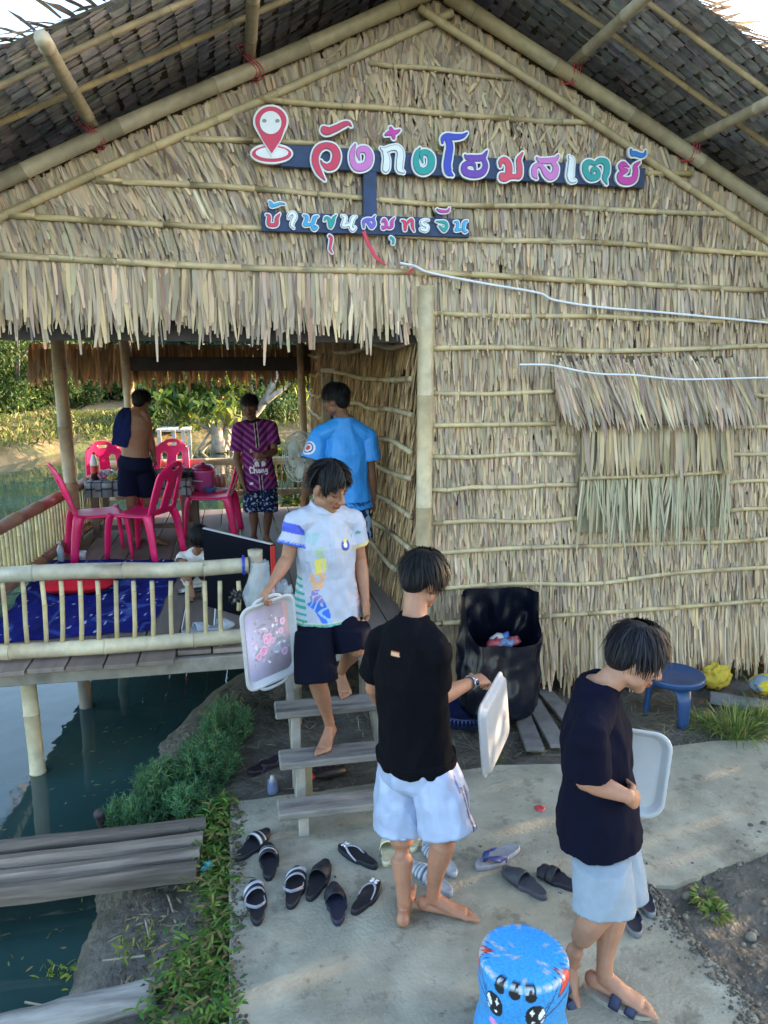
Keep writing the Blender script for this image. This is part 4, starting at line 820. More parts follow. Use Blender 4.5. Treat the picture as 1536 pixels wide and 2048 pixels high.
def body(label, J, hd, skin, hands, feet, voxel=.0048, group=None, build=1.0, s=1.0, closed=.6, hairkw=None, paint=None, loc=None, bare=False):
    """J: hl hr (hips) sl sr (shoulders) el er wl wr kl kr al ar nk ; l/r as the person's own left and right; side vector points to the person's right"""
    mb = MB(); hip, sh, up, side, fr = torso_frame(J); b = build
    pts = [hip-up*.09*s, hip-up*.02*s, hip+(sh-hip)*.35, hip+(sh-hip)*.72, sh-up*.01, J['nk'], J['nk']+up*.03]
    mb.tube(pts, np.array([[.115, .095], [.152*b, .112*b], [.132*b, .100*b], [.155*b, .112*b], [.125*b, .085*b], [.062, .062], [.052, .055]])*s, 22, side=side)
    hc, ff, fu, hs = hd; fram = headframe(ff, fu); r_, f_, u_ = fram
    limb(mb, J['nk']-up*.02, hc+(-.012*f_-.055*u_)*hs, np.array([.058, .052, .052, .054])*s, 16)
    head(mb, hc, fram, hs)
    for q in ('l', 'r'):
        S, E, Wr = J['s'+q], J['e'+q], J['w'+q]; root = J['nk']*.55+S*.45-up*.015
        limb(mb, root, S, np.array([.058, .056, .054])*s*b, 12)
        limb(mb, S, E, np.array([.052, .051, .047, .043, .039])*s*b, 14); limb(mb, E, Wr, np.array([.038, .042, .038, .031, .025])*s*b, 14)
        H, K, An = J['h'+q], J['k'+q], J['a'+q]
        limb(mb, H, K, np.array([.088, .086, .076, .064, .056])*s*b, 16); 
        mb.ell(K, np.array([.0575, .0575, .0575])*s*b); mb.ell(E, np.array([.041, .041, .041])*s*b)
        cb = nrm(np.cross(nrm(K-An), np.cross(nrm(K-An), feet[q]['toe'] if feet.get(q) else fr)))*.012
        limb(mb, K, An, np.array([.053, .054, .052, .042, .034, .031])*s*b, 14, bend=cb)
        if hands.get(q): hand(mb, Wr, s=s, **hands[q])
        if feet.get(q): foot(mb, An, s=s, **feet[q])
    V, N, F = remesh(mb, voxel, 5)
    if not bare:   # keep the body inside its clothes
        rel = V-hip; a_ = rel@side; b_ = rel@up; c_ = rel@fr
        arm_ = np.minimum.reduce([segdist(V, J['el'], J['wl']), segdist(V, J['er'], J['wr']), segdist(V, J['wl'], J['wl']+nrm(J['wl']-J['el'])*.14), segdist(V, J['wr'], J['wr']+nrm(J['wr']-J['er'])*.14), segdist(V, J['sl'], J['el']), segdist(V, J['sr'], J['er'])])
        k_ = np.clip(np.minimum((b_+.17*s)/.06, (.36*s-b_)/.08), 0, 1)*((a_/(.30*s))**2+(c_/(.34*s))**2 < 1)*.40*np.clip((arm_-.055)/.02, 0, 1)
        V = V-k_[:, None]*(a_[:, None]*side+c_[:, None]*fr)
    skin = A(*skin); C = np.tile(skin, (len(V), 1))
    for i, p in enumerate(V): C[i] *= 1+.13*mnoise.noise((p[0]*14, p[1]*14, p[2]*14))+A(.05, .10, .11)*mnoise.noise((p[0]*45, p[1]*45, p[2]*45))
    # redder knuckles, elbows, knees, feet and ears
    for key in ('kl', 'kr', 'el', 'er', 'wl', 'wr', 'al', 'ar'):
        d = np.linalg.norm(V-J[key], axis=1); k = np.exp(-(d/.07)**2)[:, None]*.16; C = C*(1-k)+C*A(.95, .62, .55)*k
    paint_head(V, C, hc, fram, hs, skin, True, closed)
    if paint: C = paint(V, C, J)
    T = mk('person', V, F, m_skin, None, C)
    setp(T, label, 'person', group)
    if hairkw is not None: hair(T, hc, fram, hs, **hairkw)
    return T, fram
def shirt(T, J, mat, colf, hem=.16, slen=.62, loose=1.0, voxel=.0055, amp=.006, s=1.0, collar='polo', seed=1., name='shirt', hemoff=None, srad=.076, flare=1.0, sl=('l', 'r')):
    mb = MB(); hip, sh, up, side, fr = torso_frame(J); l = loose
    hb = hip-up*hem+(hemoff if hemoff is not None else 0)
    P = [J['nk']+up*.005, sh+up*.012, hip+(sh-hip)*.74, hip+(sh-hip)*.36, hip+up*.0, hb]
    Rr = np.array([[.078, .074], [.132*l, .094*l], [.176*l, .132*l], [.168*l, .128*l], [.192*l*flare, .150*l*flare], [.204*l*flare, .163*l*flare]])*s
    Q = spline(np.array(P), 16); R2 = np.stack([np.interp(np.linspace(0, 5, 16), range(6), Rr[:, k]) for k in (0, 1)], 1)
    cup(mb, Q, R2, side, 30, .06, .013)
    for q in sl:
        S, E = J['s'+q], J['e'+q]; end = S+(E-S)*slen; root = J['nk']*.45+S*.55-up*.02; limb(mb, J['nk']*.85+S*.15-up*.035*s, S-up*.006, np.array([.076, .074, .064])*s, 16)
        ax = nrm(np.cross(E-S, fr))
        cup(mb, spline([root, S+(S-root)*.12+up*.006, S+(E-S)*.3, end], 10), np.interp(np.linspace(0, 3, 10), range(4), np.array([.056, .061, srad*.92, srad*1.05])*s), ax if np.linalg.norm(ax) > .1 else side, 20, .05, .011)
    nk = J['nk']; nd = nrm(J['nk']-sh)
    if collar:
        rr_ = (.062 if collar == 'polo' else .066)*s
        for (h_, r_, t_) in (((.012, rr_, .011), (.028, rr_*.97, .009), (.002, rr_*1.18, .012)) if collar == 'polo' else ((.004, rr_, .010),)):
            mb.tube([nk+nd*h_*s+(side*math.cos(t)*r_+fr*math.sin(t)*r_*1.0)-nd*(.028*s*max(0, math.sin(t)) if collar == 'polo' else .02*max(0, math.sin(t))) for t in np.linspace(0, 2*math.pi, 25)], t_*s, 8, caps=True)
    V, N, F = remesh(mb, voxel, 4); V = folds(V, N, amp, seed, axes=[(hip-up*.1, sh-up*.12)]+[(J['s'+q]*.6+J['e'+q]*.4, J['e'+q]) for q in sl])
    rel = V-hip; a = rel@side; b = rel@up; c = rel@fr
    C = colf(V, a, b, c, J)
    return mk(name, V, F, mat, T, C)
def shorts(T, J, mat, colf, kfrac=.92, loose=1.0, voxel=.0055, amp=.006, s=1.0, name='shorts', seed=3., waist=.05, hemr=.098, tuck=None):
    mb = MB(); hip, sh, up, side, fr = torso_frame(J); l = loose
    mb.tube([hip+up*waist, hip+up*.01, hip-up*.06, hip-up*.12], np.array([[.150, .112], [.160*l, .122*l], [.160*l, .126*l], [.10, .09]])*s, 26, side=side)
    for q in ('l', 'r'):
        H, K, An = J['h'+q], J['k'+q], J['a'+q]
        end = H+(K-H)*min(kfrac, 1)+(nrm(An-K)*(kfrac-1)*np.linalg.norm(K-H) if kfrac > 1 else 0)
        cup(mb, spline([H+up*.02, H+(K-H)*.35, H+(K-H)*min(.75, kfrac*.8), end], 12), np.interp(np.linspace(0, 3, 12), range(4), np.array([.082, .100*l, hemr*l, hemr*1.03*l])*s), side, 22, .07, .011)
    V, N, F = remesh(mb, voxel, 4); V = folds(V, N, amp, seed, 8., axes=[(J['hl']-up*.05, J['kl']), (J['hr']-up*.05, J['kr']), (hip+up*.1, hip)])
    rel = V-hip; a_ = rel@side; b_ = rel@up; c_ = rel@fr
    if tuck is not None:
        k_ = np.clip((b_+tuck+.022)/.022, 0, 1)*.25; V = V-k_[:, None]*(a_[:, None]*side+c_[:, None]*fr)
    C = colf(V, a_, b_, c_, J); return mk(name, V, F, mat, T, C)
def solid(*c):
    c = A(*c)
    def f(V, a, b, cc, J): return np.tile(c, (len(V), 1))*(1+.05*np.array([mnoise.noise(tuple(p*6)) for p in V]))[:, None]
    return f
def segdist(P, a, b):
    a, b = A(*a), A(*b); d = b-a; t = np.clip(((P-a)@d)/(d@d+1e-12), 0, 1); return np.linalg.norm(P-a-t[:, None]*d, axis=1)
def stroke_mask(P, pts, w):
    m = np.zeros(len(P), bool)
    for a, b in zip(pts[:-1], pts[1:]): m |= segdist(P, a, b) < w
    return m
# ---------- man in the white printed polo, stepping down the stairs with a flowered tray ----------
JA = dict(hl=W(683, 1203, y=4.06), hr=W(627, 1205, y=4.03), sl=W(703, 1042, y=4.06), sr=W(591, 1047, y=4.0), nk=W(645, 1013, y=4.02),
          er=W(575, 1117, y=3.98), wr=W(546, 1164, y=3.84), el=W(720, 1118, y=4.08), wl=W(731, 1200, y=3.99), kr=W(630, 1352, y=3.80), ar=W(660, 1452, z=.415), kl=W(712, 1296, y=3.86), al=W(681, 1345, z=.585))
hA = (W(657, 972, y=3.97), A(.62, -.62, -.42), A(.25, -.35, .9), 1.14)
SK_A = (.33, .165, .10)
TA, frA = body('man in a white printed polo stepping down the wooden steps with a flowered tray', JA, hA, SK_A,
     {'r': dict(d=W(527, 1192, y=3.80)-JA['wr'], n=A(.8, .25, -.35), thumb=-1, curl=.75), 'l': dict(d=A(.02, -.25, -1), n=A(-.75, .55, 0), thumb=1, curl=.32)},
     {'r': dict(toe=A(-.36, -.93, 0)), 'l': dict(toe=A(.05, -1, -.05))}, .0044, build=.95, closed=.8, hairkw=dict(n=5200, part=(.012, 0), lmul=.95, fringe=.68, vol=1.25))
def colA(V, a, b, c, J):
    C = np.tile(A(.40, .43, .53), (len(V), 1)); X = np.stack([a, b], 1); front = c > -.01
    n1 = np.array([mnoise.noise((p[0]*13, p[1]*13, p[2]*11)) for p in V]); sw = np.abs(np.sin(n1*9+b*55)); n2 = np.array([mnoise.noise((p[0]*26, p[1]*26, p[2]*24+7)) for p in V])
    band = front & (np.abs(a-(.078+.018*np.sin(b*17))) < .036+.03*n1+.012*np.sin(b*31)) & (b > -.09) & (b < .44)
    grad = np.clip((b+.09)/.53, 0, 1)
    for lo, hi, c1 in ((0, .27, (.03, .14, .62)), (.27, .40, (.22, .16, .42)), (.40, .58, (.72, .36, .16)), (.58, .74, (.70, .58, .12)), (.74, .86, (.34, .46, .28)), (.86, 1.01, (.30, .42, .46))):
        m = band & (grad >= lo) & (grad < hi) & (sw > .38) & (n2 > -.32); C[m] = A(*c1)
    m = band & (sw <= .3) & (grad < .3); C[m] = A(.25, .45, .78)
    # crest on the chest
    q = X-A(-.083, .355); r = np.linalg.norm(q*A(1, .85), axis=1)
    C[front & (r < .027)] = A(.05, .06, .32); C[front & (r < .012)] = A(.75, .78, .9); C[front & (np.linalg.norm(q-A(0, .025), axis=1) < .012)] = A(.75, .62, .10); C[front & (np.abs(q[:, 1]+.034) < .004) & (np.abs(q[:, 0]) < .02)] = A(.55, .5, .2)
    # side panels and hems
    zz = np.abs((b*26) % 2-1)
    C[(a > .155) & (b < .20) & (c > -.09) & (np.abs(zz-.5) < .22)] = A(.02, .30, .24); C[(a < -.135) & (b < .24) & (b > -.05) & (np.abs(zz-.5) < .18) & (c > -.04)] = A(.75, .30, .16)
    hemb = b.min(); za = np.abs((a*48) % 2-1)*.010; C[(b < hemb+.022) & (b > hemb+.006+za)] = A(.10, .40, .30); C[(b < hemb+.028) & (b > hemb+.024)] = A(.65, .55, .3)
    for q, col_, c2 in (('r', (.04, .10, .55), (.05, .08, .50)), ('l', (.62, .45, .16), (.08, .22, .18))):
        S, E = J['s'+q], J['e'+q]; ax = nrm(E-S); t = (V-S)@ax/np.linalg.norm(E-S); d = np.linalg.norm(V-S-((V-S)@ax)[:, None]*ax, axis=1)
        sl = (d < .10) & (np.abs(a) > .13)
        C[sl & (t > .53) & (t < .60)] = A(*col_); C[sl & (t > .50) & (t < .515)] = A(*col_)*.8
        blot = sl & (t > .0) & (t < .26) & (n1 > .12) & (c > -.01); C[blot] = A(*c2) if q == 'r' else A(.10, .25, .2)
    # placket and collar edge
    C[front & (np.abs(a+.004) < .0022) & (b > .27) & (b < .5)] = A(.42, .46, .56); C[front & (np.abs(a-.022) < .0022) & (b > .27) & (b < .5)] = A(.42, .46, .56); C[front & (np.abs(b-.27) < .003) & (a > -.005) & (a < .023)] = A(.42, .46, .56)
    for bb_ in (.31, .37): C[front & (np.linalg.norm(X-A(.009, bb_), axis=1) < .0055)] = A(.35, .38, .45)
    return C
shirt(TA, JA, m_satin, colA, hem=.085, slen=.60, loose=1.02, voxel=.0046, amp=.013, seed=2., srad=.072)
NAVY = (.003, .004, .012)
shorts(TA, JA, m_cloth, solid(*NAVY), kfrac=1.10, loose=1.06, tuck=.085, amp=.008, hemr=.108)
# ---------- man seen from behind in a black polo and pale satin shorts ----------
JB = dict(hl=W(800, 1520, y=2.99), hr=W(866, 1525, y=2.86), sl=W(764, 1284, y=3.01), sr=W(873, 1296, y=2.80), nk=W(826, 1243, y=2.93), er=W(862, 1402, y=2.87), wr=W(944, 1364, y=3.05), el=W(748, 1375, y=3.10), wl=W(776, 1425, y=3.27),
          kl=W(803, 1655, y=2.95), al=W(808, 1808, z=.085), kr=W(896, 1660, y=2.78), ar=W(866, 1792, z=.09))
hB = (W(846, 1157, y=2.99), A(.86, .36, -.36), A(.35, .15, .9), 1.0)
def paintB(V, C, J): return C
TB, frB = body('man seen from behind in a black polo and pale satin shorts, holding a tray', JB, hB, (.36, .175, .11),
     {'r': dict(d=W(986, 1352, y=3.12)-JB['wr'], n=A(.45, .5, -.75), thumb=1, curl=.8), 'l': dict(d=A(.3, .9, -.4), n=A(.9, -.2, 0), thumb=1, curl=.5)},
     {'l': dict(toe=A(.32, .95, 0)), 'r': dict(toe=A(.93, -.36, -.05))}, .0042, closed=.8, hairkw=dict(n=5200, lmul=1.15, fringe=1.0, vol=1.35, back=1.05))
BLK = (.0022, .0022, .0045)
def colB(V, a, b, c, J):
    C = solid(*BLK)(V, a, b, c, J); C[(c < 0) & (np.abs(a+.0) < .020) & (b > .545) & (b < .560)] = A(.55, .35, .2); C[(c < 0) & (np.abs(a) < .02) & (b > .560) & (b < .566)] = A(.5, .08, .04); return C
shirt(TB, JB, m_cloth, colB, hem=-.05, slen=.68, loose=.97, flare=.96, voxel=.0050, amp=.012, seed=5., srad=.074)
def colBs(V, a, b, c, J):
    C = np.tile(A(.33, .39, .55), (len(V), 1)); H, K = J['hr'], J['kr']; ax = nrm(K-H); t = (V-H)@ax; q = V-H-t[:, None]*ax; hip, sh, up, side, fr = torso_frame(J); an = np.degrees(np.arctan2(q@fr, q@side)); m = (a > .02) & (t > .11)
    for c0 in (6, 18, ): C[m & (np.abs(an-c0) < 3.2)] = A(.03, .03, .12)
    C[(b < 0) & (t < .13) & (t > .05) & (np.abs(an+2) < 3) & (a > .09)] = A(.08, .12, .35)
    return C
m_shiny = M('shiny_shorts', attr=True, rough=.38, var=.05, scale=20, bump=.003, bscale=38)
shorts(TB, JB, m_shiny, colBs, kfrac=1.0, loose=1.10, tuck=-.05, amp=.022, voxel=.005, seed=8., hemr=.108, waist=.13)
# wrist watch
ax = nrm(JB['wr']-JB['er']); c = JB['wr']-ax*.012; s1 = nrm(np.cross(ax, A(0, 0, 1))); s2 = np.cross(s1, ax); wb = MB()
wb.tube([c+(s1*math.cos(t_)+s2*math.sin(t_))*.0315 for t_ in np.linspace(0, 2*math.pi, 25)], np.array([[.009, .0035]]*25), 8, (.45, .47, .5), side=ax)
wt = wb.out('watch', M('steel', attr=True, rough=.25, var=0, metal=.9), TB); dn = nrm(-s1*np.sign(s1[1])+s2*.3); dl = MB(); dl.lathe(c+dn*.031, [(.0165, 0), (.0185, .003), (.0185, .008), (.015, .010)], 20, (.45, .47, .5), (nrm(np.cross(dn, ax)), ax, dn)); dl.lathe(c+dn*.0315, [(.0135, .0095), (.0135, .0105)], 18, (.02, .04, .12), (nrm(np.cross(dn, ax)), ax, dn)); dl.out('watch_dial', bpy.data.materials['steel'], wt)
# ---------- man at the right in a dark navy polo, tray under his arm ----------
sC = nrm(A(-.55, -.83, 0)); hc_ = A(1.345, 2.42, .775); sc_ = A(1.315, 2.425, 1.185)
JC = dict(hr=hc_+sC*.088, hl=hc_-sC*.088, sr=sc_+sC*.185-A(0, 0, .012), sl=sc_-sC*.185-A(0, 0, .012), nk=A(1.322, 2.43, 1.265), er=W(1172, 1560, y=2.30), wr=W(1258, 1594, y=2.21), el=W(1228, 1520, y=2.72), wl=W(1225, 1590, y=2.66),
          kl=W(1240, 1790, y=2.34), al=W(1208, 1948, z=.105), kr=W(1212, 1812, y=2.24), ar=W(1140, 1925, y=2.36))
hC = (W(1271, 1314, y=2.41), A(.85, -.30, -.40), A(.38, -.10, .9), 1.06)
TC, frC = body('man in a navy polo and grey shorts walking right with a tray under his arm', JC, hC, (.38, .195, .125),
     {'r': dict(d=nrm(W(1290, 1606, y=2.27)-JC['wr']), n=A(.3, .75, -.5), thumb=1, curl=1.0), 'l': dict(d=A(.6, -.5, -.6), n=A(-.5, -.6, .2), thumb=1, curl=.9)},
     {'l': dict(toe=A(.74, -.67, -.03)), 'r': dict(toe=A(.45, -.45, -.78), up=A(.7, -.1, .6))}, .0040, closed=.8, hairkw=dict(n=6000, lmul=1.05, fringe=.62, vol=1.5, top=1.0, col=(.012, .011, .014)))
def colC(V, a, b, c, J):
    C = solid(.003, .0035, .013)(V, a, b, c, J); C[(c > 0) & (np.abs(a-.012) < .002) & (b > .28)] = A(.002, .002, .006); return C
shirt(TC, JC, m_cloth, colC, hem=.125, slen=.80, loose=1.0, voxel=.005, amp=.013, seed=11., srad=.084)
shorts(TC, JC, m_cloth, solid(.24, .285, .34), kfrac=1.04, loose=1.0, tuck=.125, amp=.014, seed=14., hemr=.112)
# his sandals
def sandal_on(T, ank, toe, up, s=1.0):
    toe = nrm(toe); up = nrm(up-toe*(up@toe)); sd_ = np.cross(toe, up); so = ank-up*.090*s; b = MB(); n_ = 28; out = []
    for k in range(n_):
        t = 2*math.pi*k/n_; y = math.cos(t); x = math.sin(t); out.append((x*(.047+.008*y), .058+y*.138))
    V = [so+sd_*x+toe*y+up*h for h in (-.018, .006) for x, y in out]; b.add(V, [tuple(range(n_-1, -1, -1)), tuple(range(n_, 2*n_))]+[(k, (k+1) % n_, (k+1) % n_+n_, k+n_) for k in range(n_)], (.34, .31, .27))
    o = b.out('sandal', m_rubber, T, False); st_ = MB()
    for yy, hh in ((.055, .058), (.115, .042)):
        st_.tube([so+sd_*math.cos(t)*.053+toe*(yy+.01*math.sin(t))+up*(max(0, math.sin(t))*hh-.002) for t in np.linspace(0, math.pi, 15)], np.array([[.020, .004]]*15), 8, (.022, .028, .075), side=toe)
    st_.tube([so+sd_*.05*s_+toe*.055+up*.01 for s_ in (1, 1)], .002, 4); st_.out('sandal_strap', m_rubber, o); return o
sandal_on(TC, JC['al'], A(.74, -.67, -.03), A(0, 0, 1)); sandal_on(TC, JC['ar'], A(.45, -.45, -.78), A(.7, -.1, .6))
# ---------- the people on the deck ----------
YD = 5.75
JD = dict(hl=W(672, 1005, y=YD), hr=W(716, 1005, y=YD), sl=W(641, 868, y=YD), sr=W(735, 872, y=YD), nk=W(690, 838, y=YD), el=W(618, 940, y=YD-.05), wl=W(608, 998, y=YD+.15), er=W(741, 938, y=YD), wr=W(746, 1000, y=YD+.02), kl=W(672, 1092, y=YD), al=W(676, 1178, z=DZ+.08), kr=W(722, 1092, y=YD), ar=W(728, 1178, z=DZ+.08))
hD = (W(672, 799, y=YD), A(-.84, .5, -.15), A(-.1, 0, 1), 1.05)
def paintD(V, C, J):
    ax = nrm(J['wl']-J['el']); t = (V-J['el'])@ax; d = np.linalg.norm(V-J['el']-t[:, None]*ax, axis=1); m = (d < .07) & (t > -.08) & (t < .17); n_ = np.array([mnoise.noise(tuple(p*35)) for p in V]); C[m & (n_ > -.2)] = A(.05, .065, .06); return C
TD, _ = body('man in a bright blue t-shirt seen from behind on the deck, with a tattooed forearm', JD, hD, (.20, .095, .058), {'l': dict(d=A(-.1, .5, -.8), n=A(.8, .3, 0), thumb=-1, curl=.4), 'r': dict(d=A(.08, .1, -1), n=A(-.9, .2, 0), thumb=-1, curl=.35)}, {'l': dict(toe=A(-.3, .9, 0)), 'r': dict(toe=A(.1, .95, 0))}, .006, hairkw=dict(n=2200, lmul=.9, vol=1.2), paint=paintD)
def colD(V, a, b, c, J):
    C = solid(.035, .26, .68)(V, a, b, c, J); S, E = J['sl'], J['el']; p = S+(E-S)*.38+A(-.06, -.05, 0); r = np.linalg.norm(V-p, axis=1); C[r < .058] = A(.65, .65, .7); C[r < .046] = A(.03, .10, .35); C[r < .036] = A(.7, .7, .7); C[r < .026] = A(.6, .06, .05); return C
shirt(TD, JD, m_satin, colD, hem=.04, slen=.72, loose=1.05, voxel=.0052, amp=.009, seed=17., collar='tee', srad=.088)
def colDs(V, a, b, c, J):
    n_ = np.array([mnoise.noise(tuple(p*22)) for p in V]); return np.where((n_ > .08)[:, None], A(.30, .40, .55), A(.015, .03, .09))
shorts(TD, JD, m_cloth, colDs, kfrac=.85, tuck=.04, voxel=.0065, amp=.007)
YE = 8.12
JE = dict(hr=W(503, 958, y=YE), hl=W(535, 958, y=YE), sr=W(478, 856, y=YE-.02), sl=W(541, 852, y=YE), nk=W(507, 842, y=YE), er=W(473, 918, y=YE), wr=W(486, 967, y=YE-.10), el=W(549, 903, y=YE-.08), wl=W(529, 912, y=YE-.24), kr=W(506, 1022, y=YE), ar=W(508, 1070, z=DZ+.08), kl=W(538, 1022, y=YE), al=W(533, 1074, z=DZ+.08))
hE = (W(499, 813, y=YE-.04), A(-.12, -1, -.06), A(0, -.05, 1), 1.04)
TE, _ = body('young man in a purple striped football jersey and patterned blue shorts facing the camera', JE, hE, (.17, .078, .045), {'r': dict(d=A(.25, -.2, -.9), n=A(.9, .2, .1), thumb=-1, curl=.5), 'l': dict(d=A(-.85, -.3, .1), n=A(-.1, .9, -.2), thumb=1, curl=.5)}, {'r': dict(toe=A(-.3, -1, 0)), 'l': dict(toe=A(.35, -.95, 0))}, .006, closed=.2, s=.94, hairkw=dict(n=2200, lmul=.8, fringe=1.0, vol=1.3))
CH = [[(-.095, .02), (-.115, .035), (-.125, .01), (-.118, -.02), (-.095, -.018)], [(-.085, .045), (-.082, -.02)], [(-.082, -.0), (-.065, .008), (-.060, -.02)], [(-.030, .002), (-.045, .004), (-.050, -.012), (-.038, -.02), (-.028, -.005), (-.026, -.02)], [(-.012, .005), (-.012, -.02)], [(-.012, -.002), (.004, .006), (.008, -.02)], [(.040, .004), (.026, .004), (.022, -.012), (.034, -.018), (.041, 0), (.041, -.035), (.028, -.042), (.020, -.036)]]
def colE(V, a, b, c, J):
    x = -a   # as read from the front
    d = np.abs(((np.abs(a)*.9-b)*13) % 1-.5); n_ = np.array([mnoise.noise((p[0]*40, p[1]*40, p[2]*14)) for p in V])
    C = np.where(((d < .17+.1*n_))[:, None], A(.27, .07, .23), A(.13, .016, .125)); C[(d > .42)] = A(.055, .01, .075); F_ = c > 0; X = np.stack([x, b], 1)
    C[F_ & (np.abs(a+.0) < .010) & ((b < .06) | (b > .36))] = A(.01, .01, .015); C[F_ & (np.abs(np.abs(a)-.014) < .004) & ((b < .06) | (b > .36))] = A(.5, .4, .42)
    for s_ in CH: C[F_ & stroke_mask(X, [(p[0]*1.12+.035, p[1]*1.2+.115) for p in s_], .0062)] = A(.75, .72, .74)
    # two white elephants facing each other under a spray of arcs
    for sgn in (-1, 1):
        m = F_ & ((np.linalg.norm((X-A(.01+sgn*.036, .185))*A(1, .85), axis=1) < .024) | (np.linalg.norm((X-A(.01+sgn*.02, .168))*A(1.6, 1), axis=1) < .016)); C[m] = A(.72, .70, .72)
    C[F_ & (np.abs(x-.01) < .007) & (b > .15) & (b < .20)] = A(.10, .02, .10)
    for r in (.042, .056, .07): C[F_ & (np.abs(np.linalg.norm((X-A(.01, .195))*A(1, 1), axis=1)-r) < .0035) & (b > .21)] = A(.62, .55, .62)
    C[F_ & (np.linalg.norm((X-A(-.075, .33))*A(1.3, .8), axis=1) < .017)] = A(.45, .34, .15); C[F_ & (np.linalg.norm((X-A(.085, .335))*A(1.2, .8), axis=1) < .018) & (np.abs(x-.085) > .004)] = A(.42, .12, .05)
    C[F_ & (np.abs(x-.105) < .028) & (np.abs(b-.02) < .014) & (n_ > -.1)] = A(.5, .04, .06)
    for s_ in ([(-.115, -.012), (-.115, -.03), (-.105, -.03), (-.105, -.012)], [(-.097, -.02), (-.086, -.02), (-.088, -.013), (-.097, -.014), (-.097, -.028), (-.086, -.03)]): C[F_ & stroke_mask(X, s_, .004)] = A(.75, .72, .74)
    C[(b > .455) & (np.abs(a) < .10) & (np.linalg.norm(V-J['nk'], axis=1) < .09)] = A(.012, .01, .016)
    return C
shirt(TE, JE, m_cloth, colE, hem=.10, slen=.72, loose=1.0, voxel=.0054, amp=.006, seed=21., collar='tee', s=.95, srad=.082)
def colEs(V, a, b, c, J):
    C = np.tile(A(.012, .016, .06), (len(V), 1)); n_ = np.array([mnoise.noise((p[0]*38, p[1]*20, p[2]*38)) for p in V]); C[n_ > .33] = A(.35, .40, .55); n2 = np.array([mnoise.noise((p[0]*20+9, p[1]*20, p[2]*24)) for p in V]); C[np.abs(n2-.3) < .03] = A(.3, .35, .5); return C
shorts(TE, JE, m_cloth, colEs, kfrac=1.0, tuck=.10, loose=1.02, voxel=.0062, s=.95, hemr=.105)
YF = 7.98
JF = dict(hl=W(255, 925, y=YF), hr=W(285, 925, y=YF), sl=W(255, 832, y=YF), sr=W(290, 830, y=YF-.05), nk=W(277, 818, y=YF), el=W(252, 880, y=YF+.2), wl=W(275, 912, y=YF+.35), er=W(299, 874, y=YF-.02), wr=W(308, 912, y=YF+.05), kl=W(262, 1003, y=YF), al=W(272, 1074, z=DZ+.08), kr=W(298, 1003, y=YF+.05), ar=W(305, 1072, z=DZ+.08))
hF = (W(282, 803, y=YF+.02), A(.45, .85, -.3), A(.2, .2, .95), .98)
TF, _ = body('shirtless man in navy shorts standing at the table, a dark blue shirt over his shoulder', JF, hF, (.23, .11, .066), {'r': dict(d=A(.1, .2, -1), n=A(-.8, .3, 0), thumb=-1, curl=.45), 'l': dict(d=A(.4, .4, -.7), n=A(.6, .3, 0), thumb=1, curl=.5)}, {'l': dict(toe=A(.1, .9, 0)), 'r': dict(toe=A(.75, -.5, 0))}, .006, build=1.02, bare=True, hairkw=dict(n=2200, lmul=.95, vol=1.4, back=1.2))
shorts(TF, JF, m_cloth, solid(.004, .006, .022), kfrac=.82, loose=1.12, voxel=.0065, waist=.07, hemr=.11)
b = MB(); hip, sh, up, side, fr = torso_frame(JF)
# the shirt slung over his shoulder: a draped strip, front to back
pth = [JF['sl']+fr*.11-up*.10, JF['sl']+fr*.08+up*.03, JF['sl']+up*.065, JF['sl']-fr*.09+up*.0, JF['sl']-fr*.115-up*.14-side*.01, JF['sl']-fr*.10-up*.30-side*.03]
Q = spline(pth, 18); wv = np.interp(np.linspace(0, 5, 18), range(6), [.07, .065, .06, .075, .095, .085]); b.tube(Q, np.stack([wv, np.full(18, .014)], 1), 20, side=side)
V, N, F = remesh(b, .006, 2); V = folds(V, N, .012, 4., 14.); mk('draped_shirt', V, F, m_cloth, TF, solid(.008, .014, .07)(V, 0, 0, 0, None))
# the child crouching behind the dark board
YG_ = 6.15; s_ = .62
cb = W(392, 1150, y=YG_); cb[2] = DZ
JG = dict(hl=cb+A(.06, .08, .09), hr=cb+A(-.06, .08, .09), sl=cb+A(.10, .05, .30), sr=cb+A(-.10, .05, .30), nk=cb+A(.01, .01, .335), el=cb+A(.13, -.10, .22), wl=cb+A(.07, -.22, .10), er=cb+A(-.13, -.08, .22), wr=cb+A(-.03, -.2, .10), kl=cb+A(.11, -.15, .30), al=cb+A(.08, -.14, .05), kr=cb+A(-.08, -.17, .30), ar=cb+A(-.03, -.17, .05))
hG = (W(399, 1076, y=YG_-.10), A(.25, -.75, -.75), A(.05, -.7, .7), .88)
TG, _ = body('small child in a white top crouching behind the dark board and looking down', JG, hG, (.26, .13, .08), {'l': dict(d=A(0, -.4, -.9), n=A(0, .8, -.3), thumb=1, curl=.3), 'r': dict(d=A(.1, -.4, -.9), n=A(0, .8, -.3), thumb=-1, curl=.3)}, {'l': dict(toe=A(.2, -1, 0)), 'r': dict(toe=A(-.1, -1, 0))}, .0055, s=s_, hairkw=dict(n=1300, lmul=1.1, vol=1.3))
shirt(TG, JG, m_cloth, solid(.70, .66, .64), hem=-.02, slen=.45, s=.66, voxel=.006, amp=.005, collar='tee', srad=.085)
shorts(TG, JG, m_cloth, solid(.04, .04, .07), kfrac=.6, s=.66, voxel=.006)
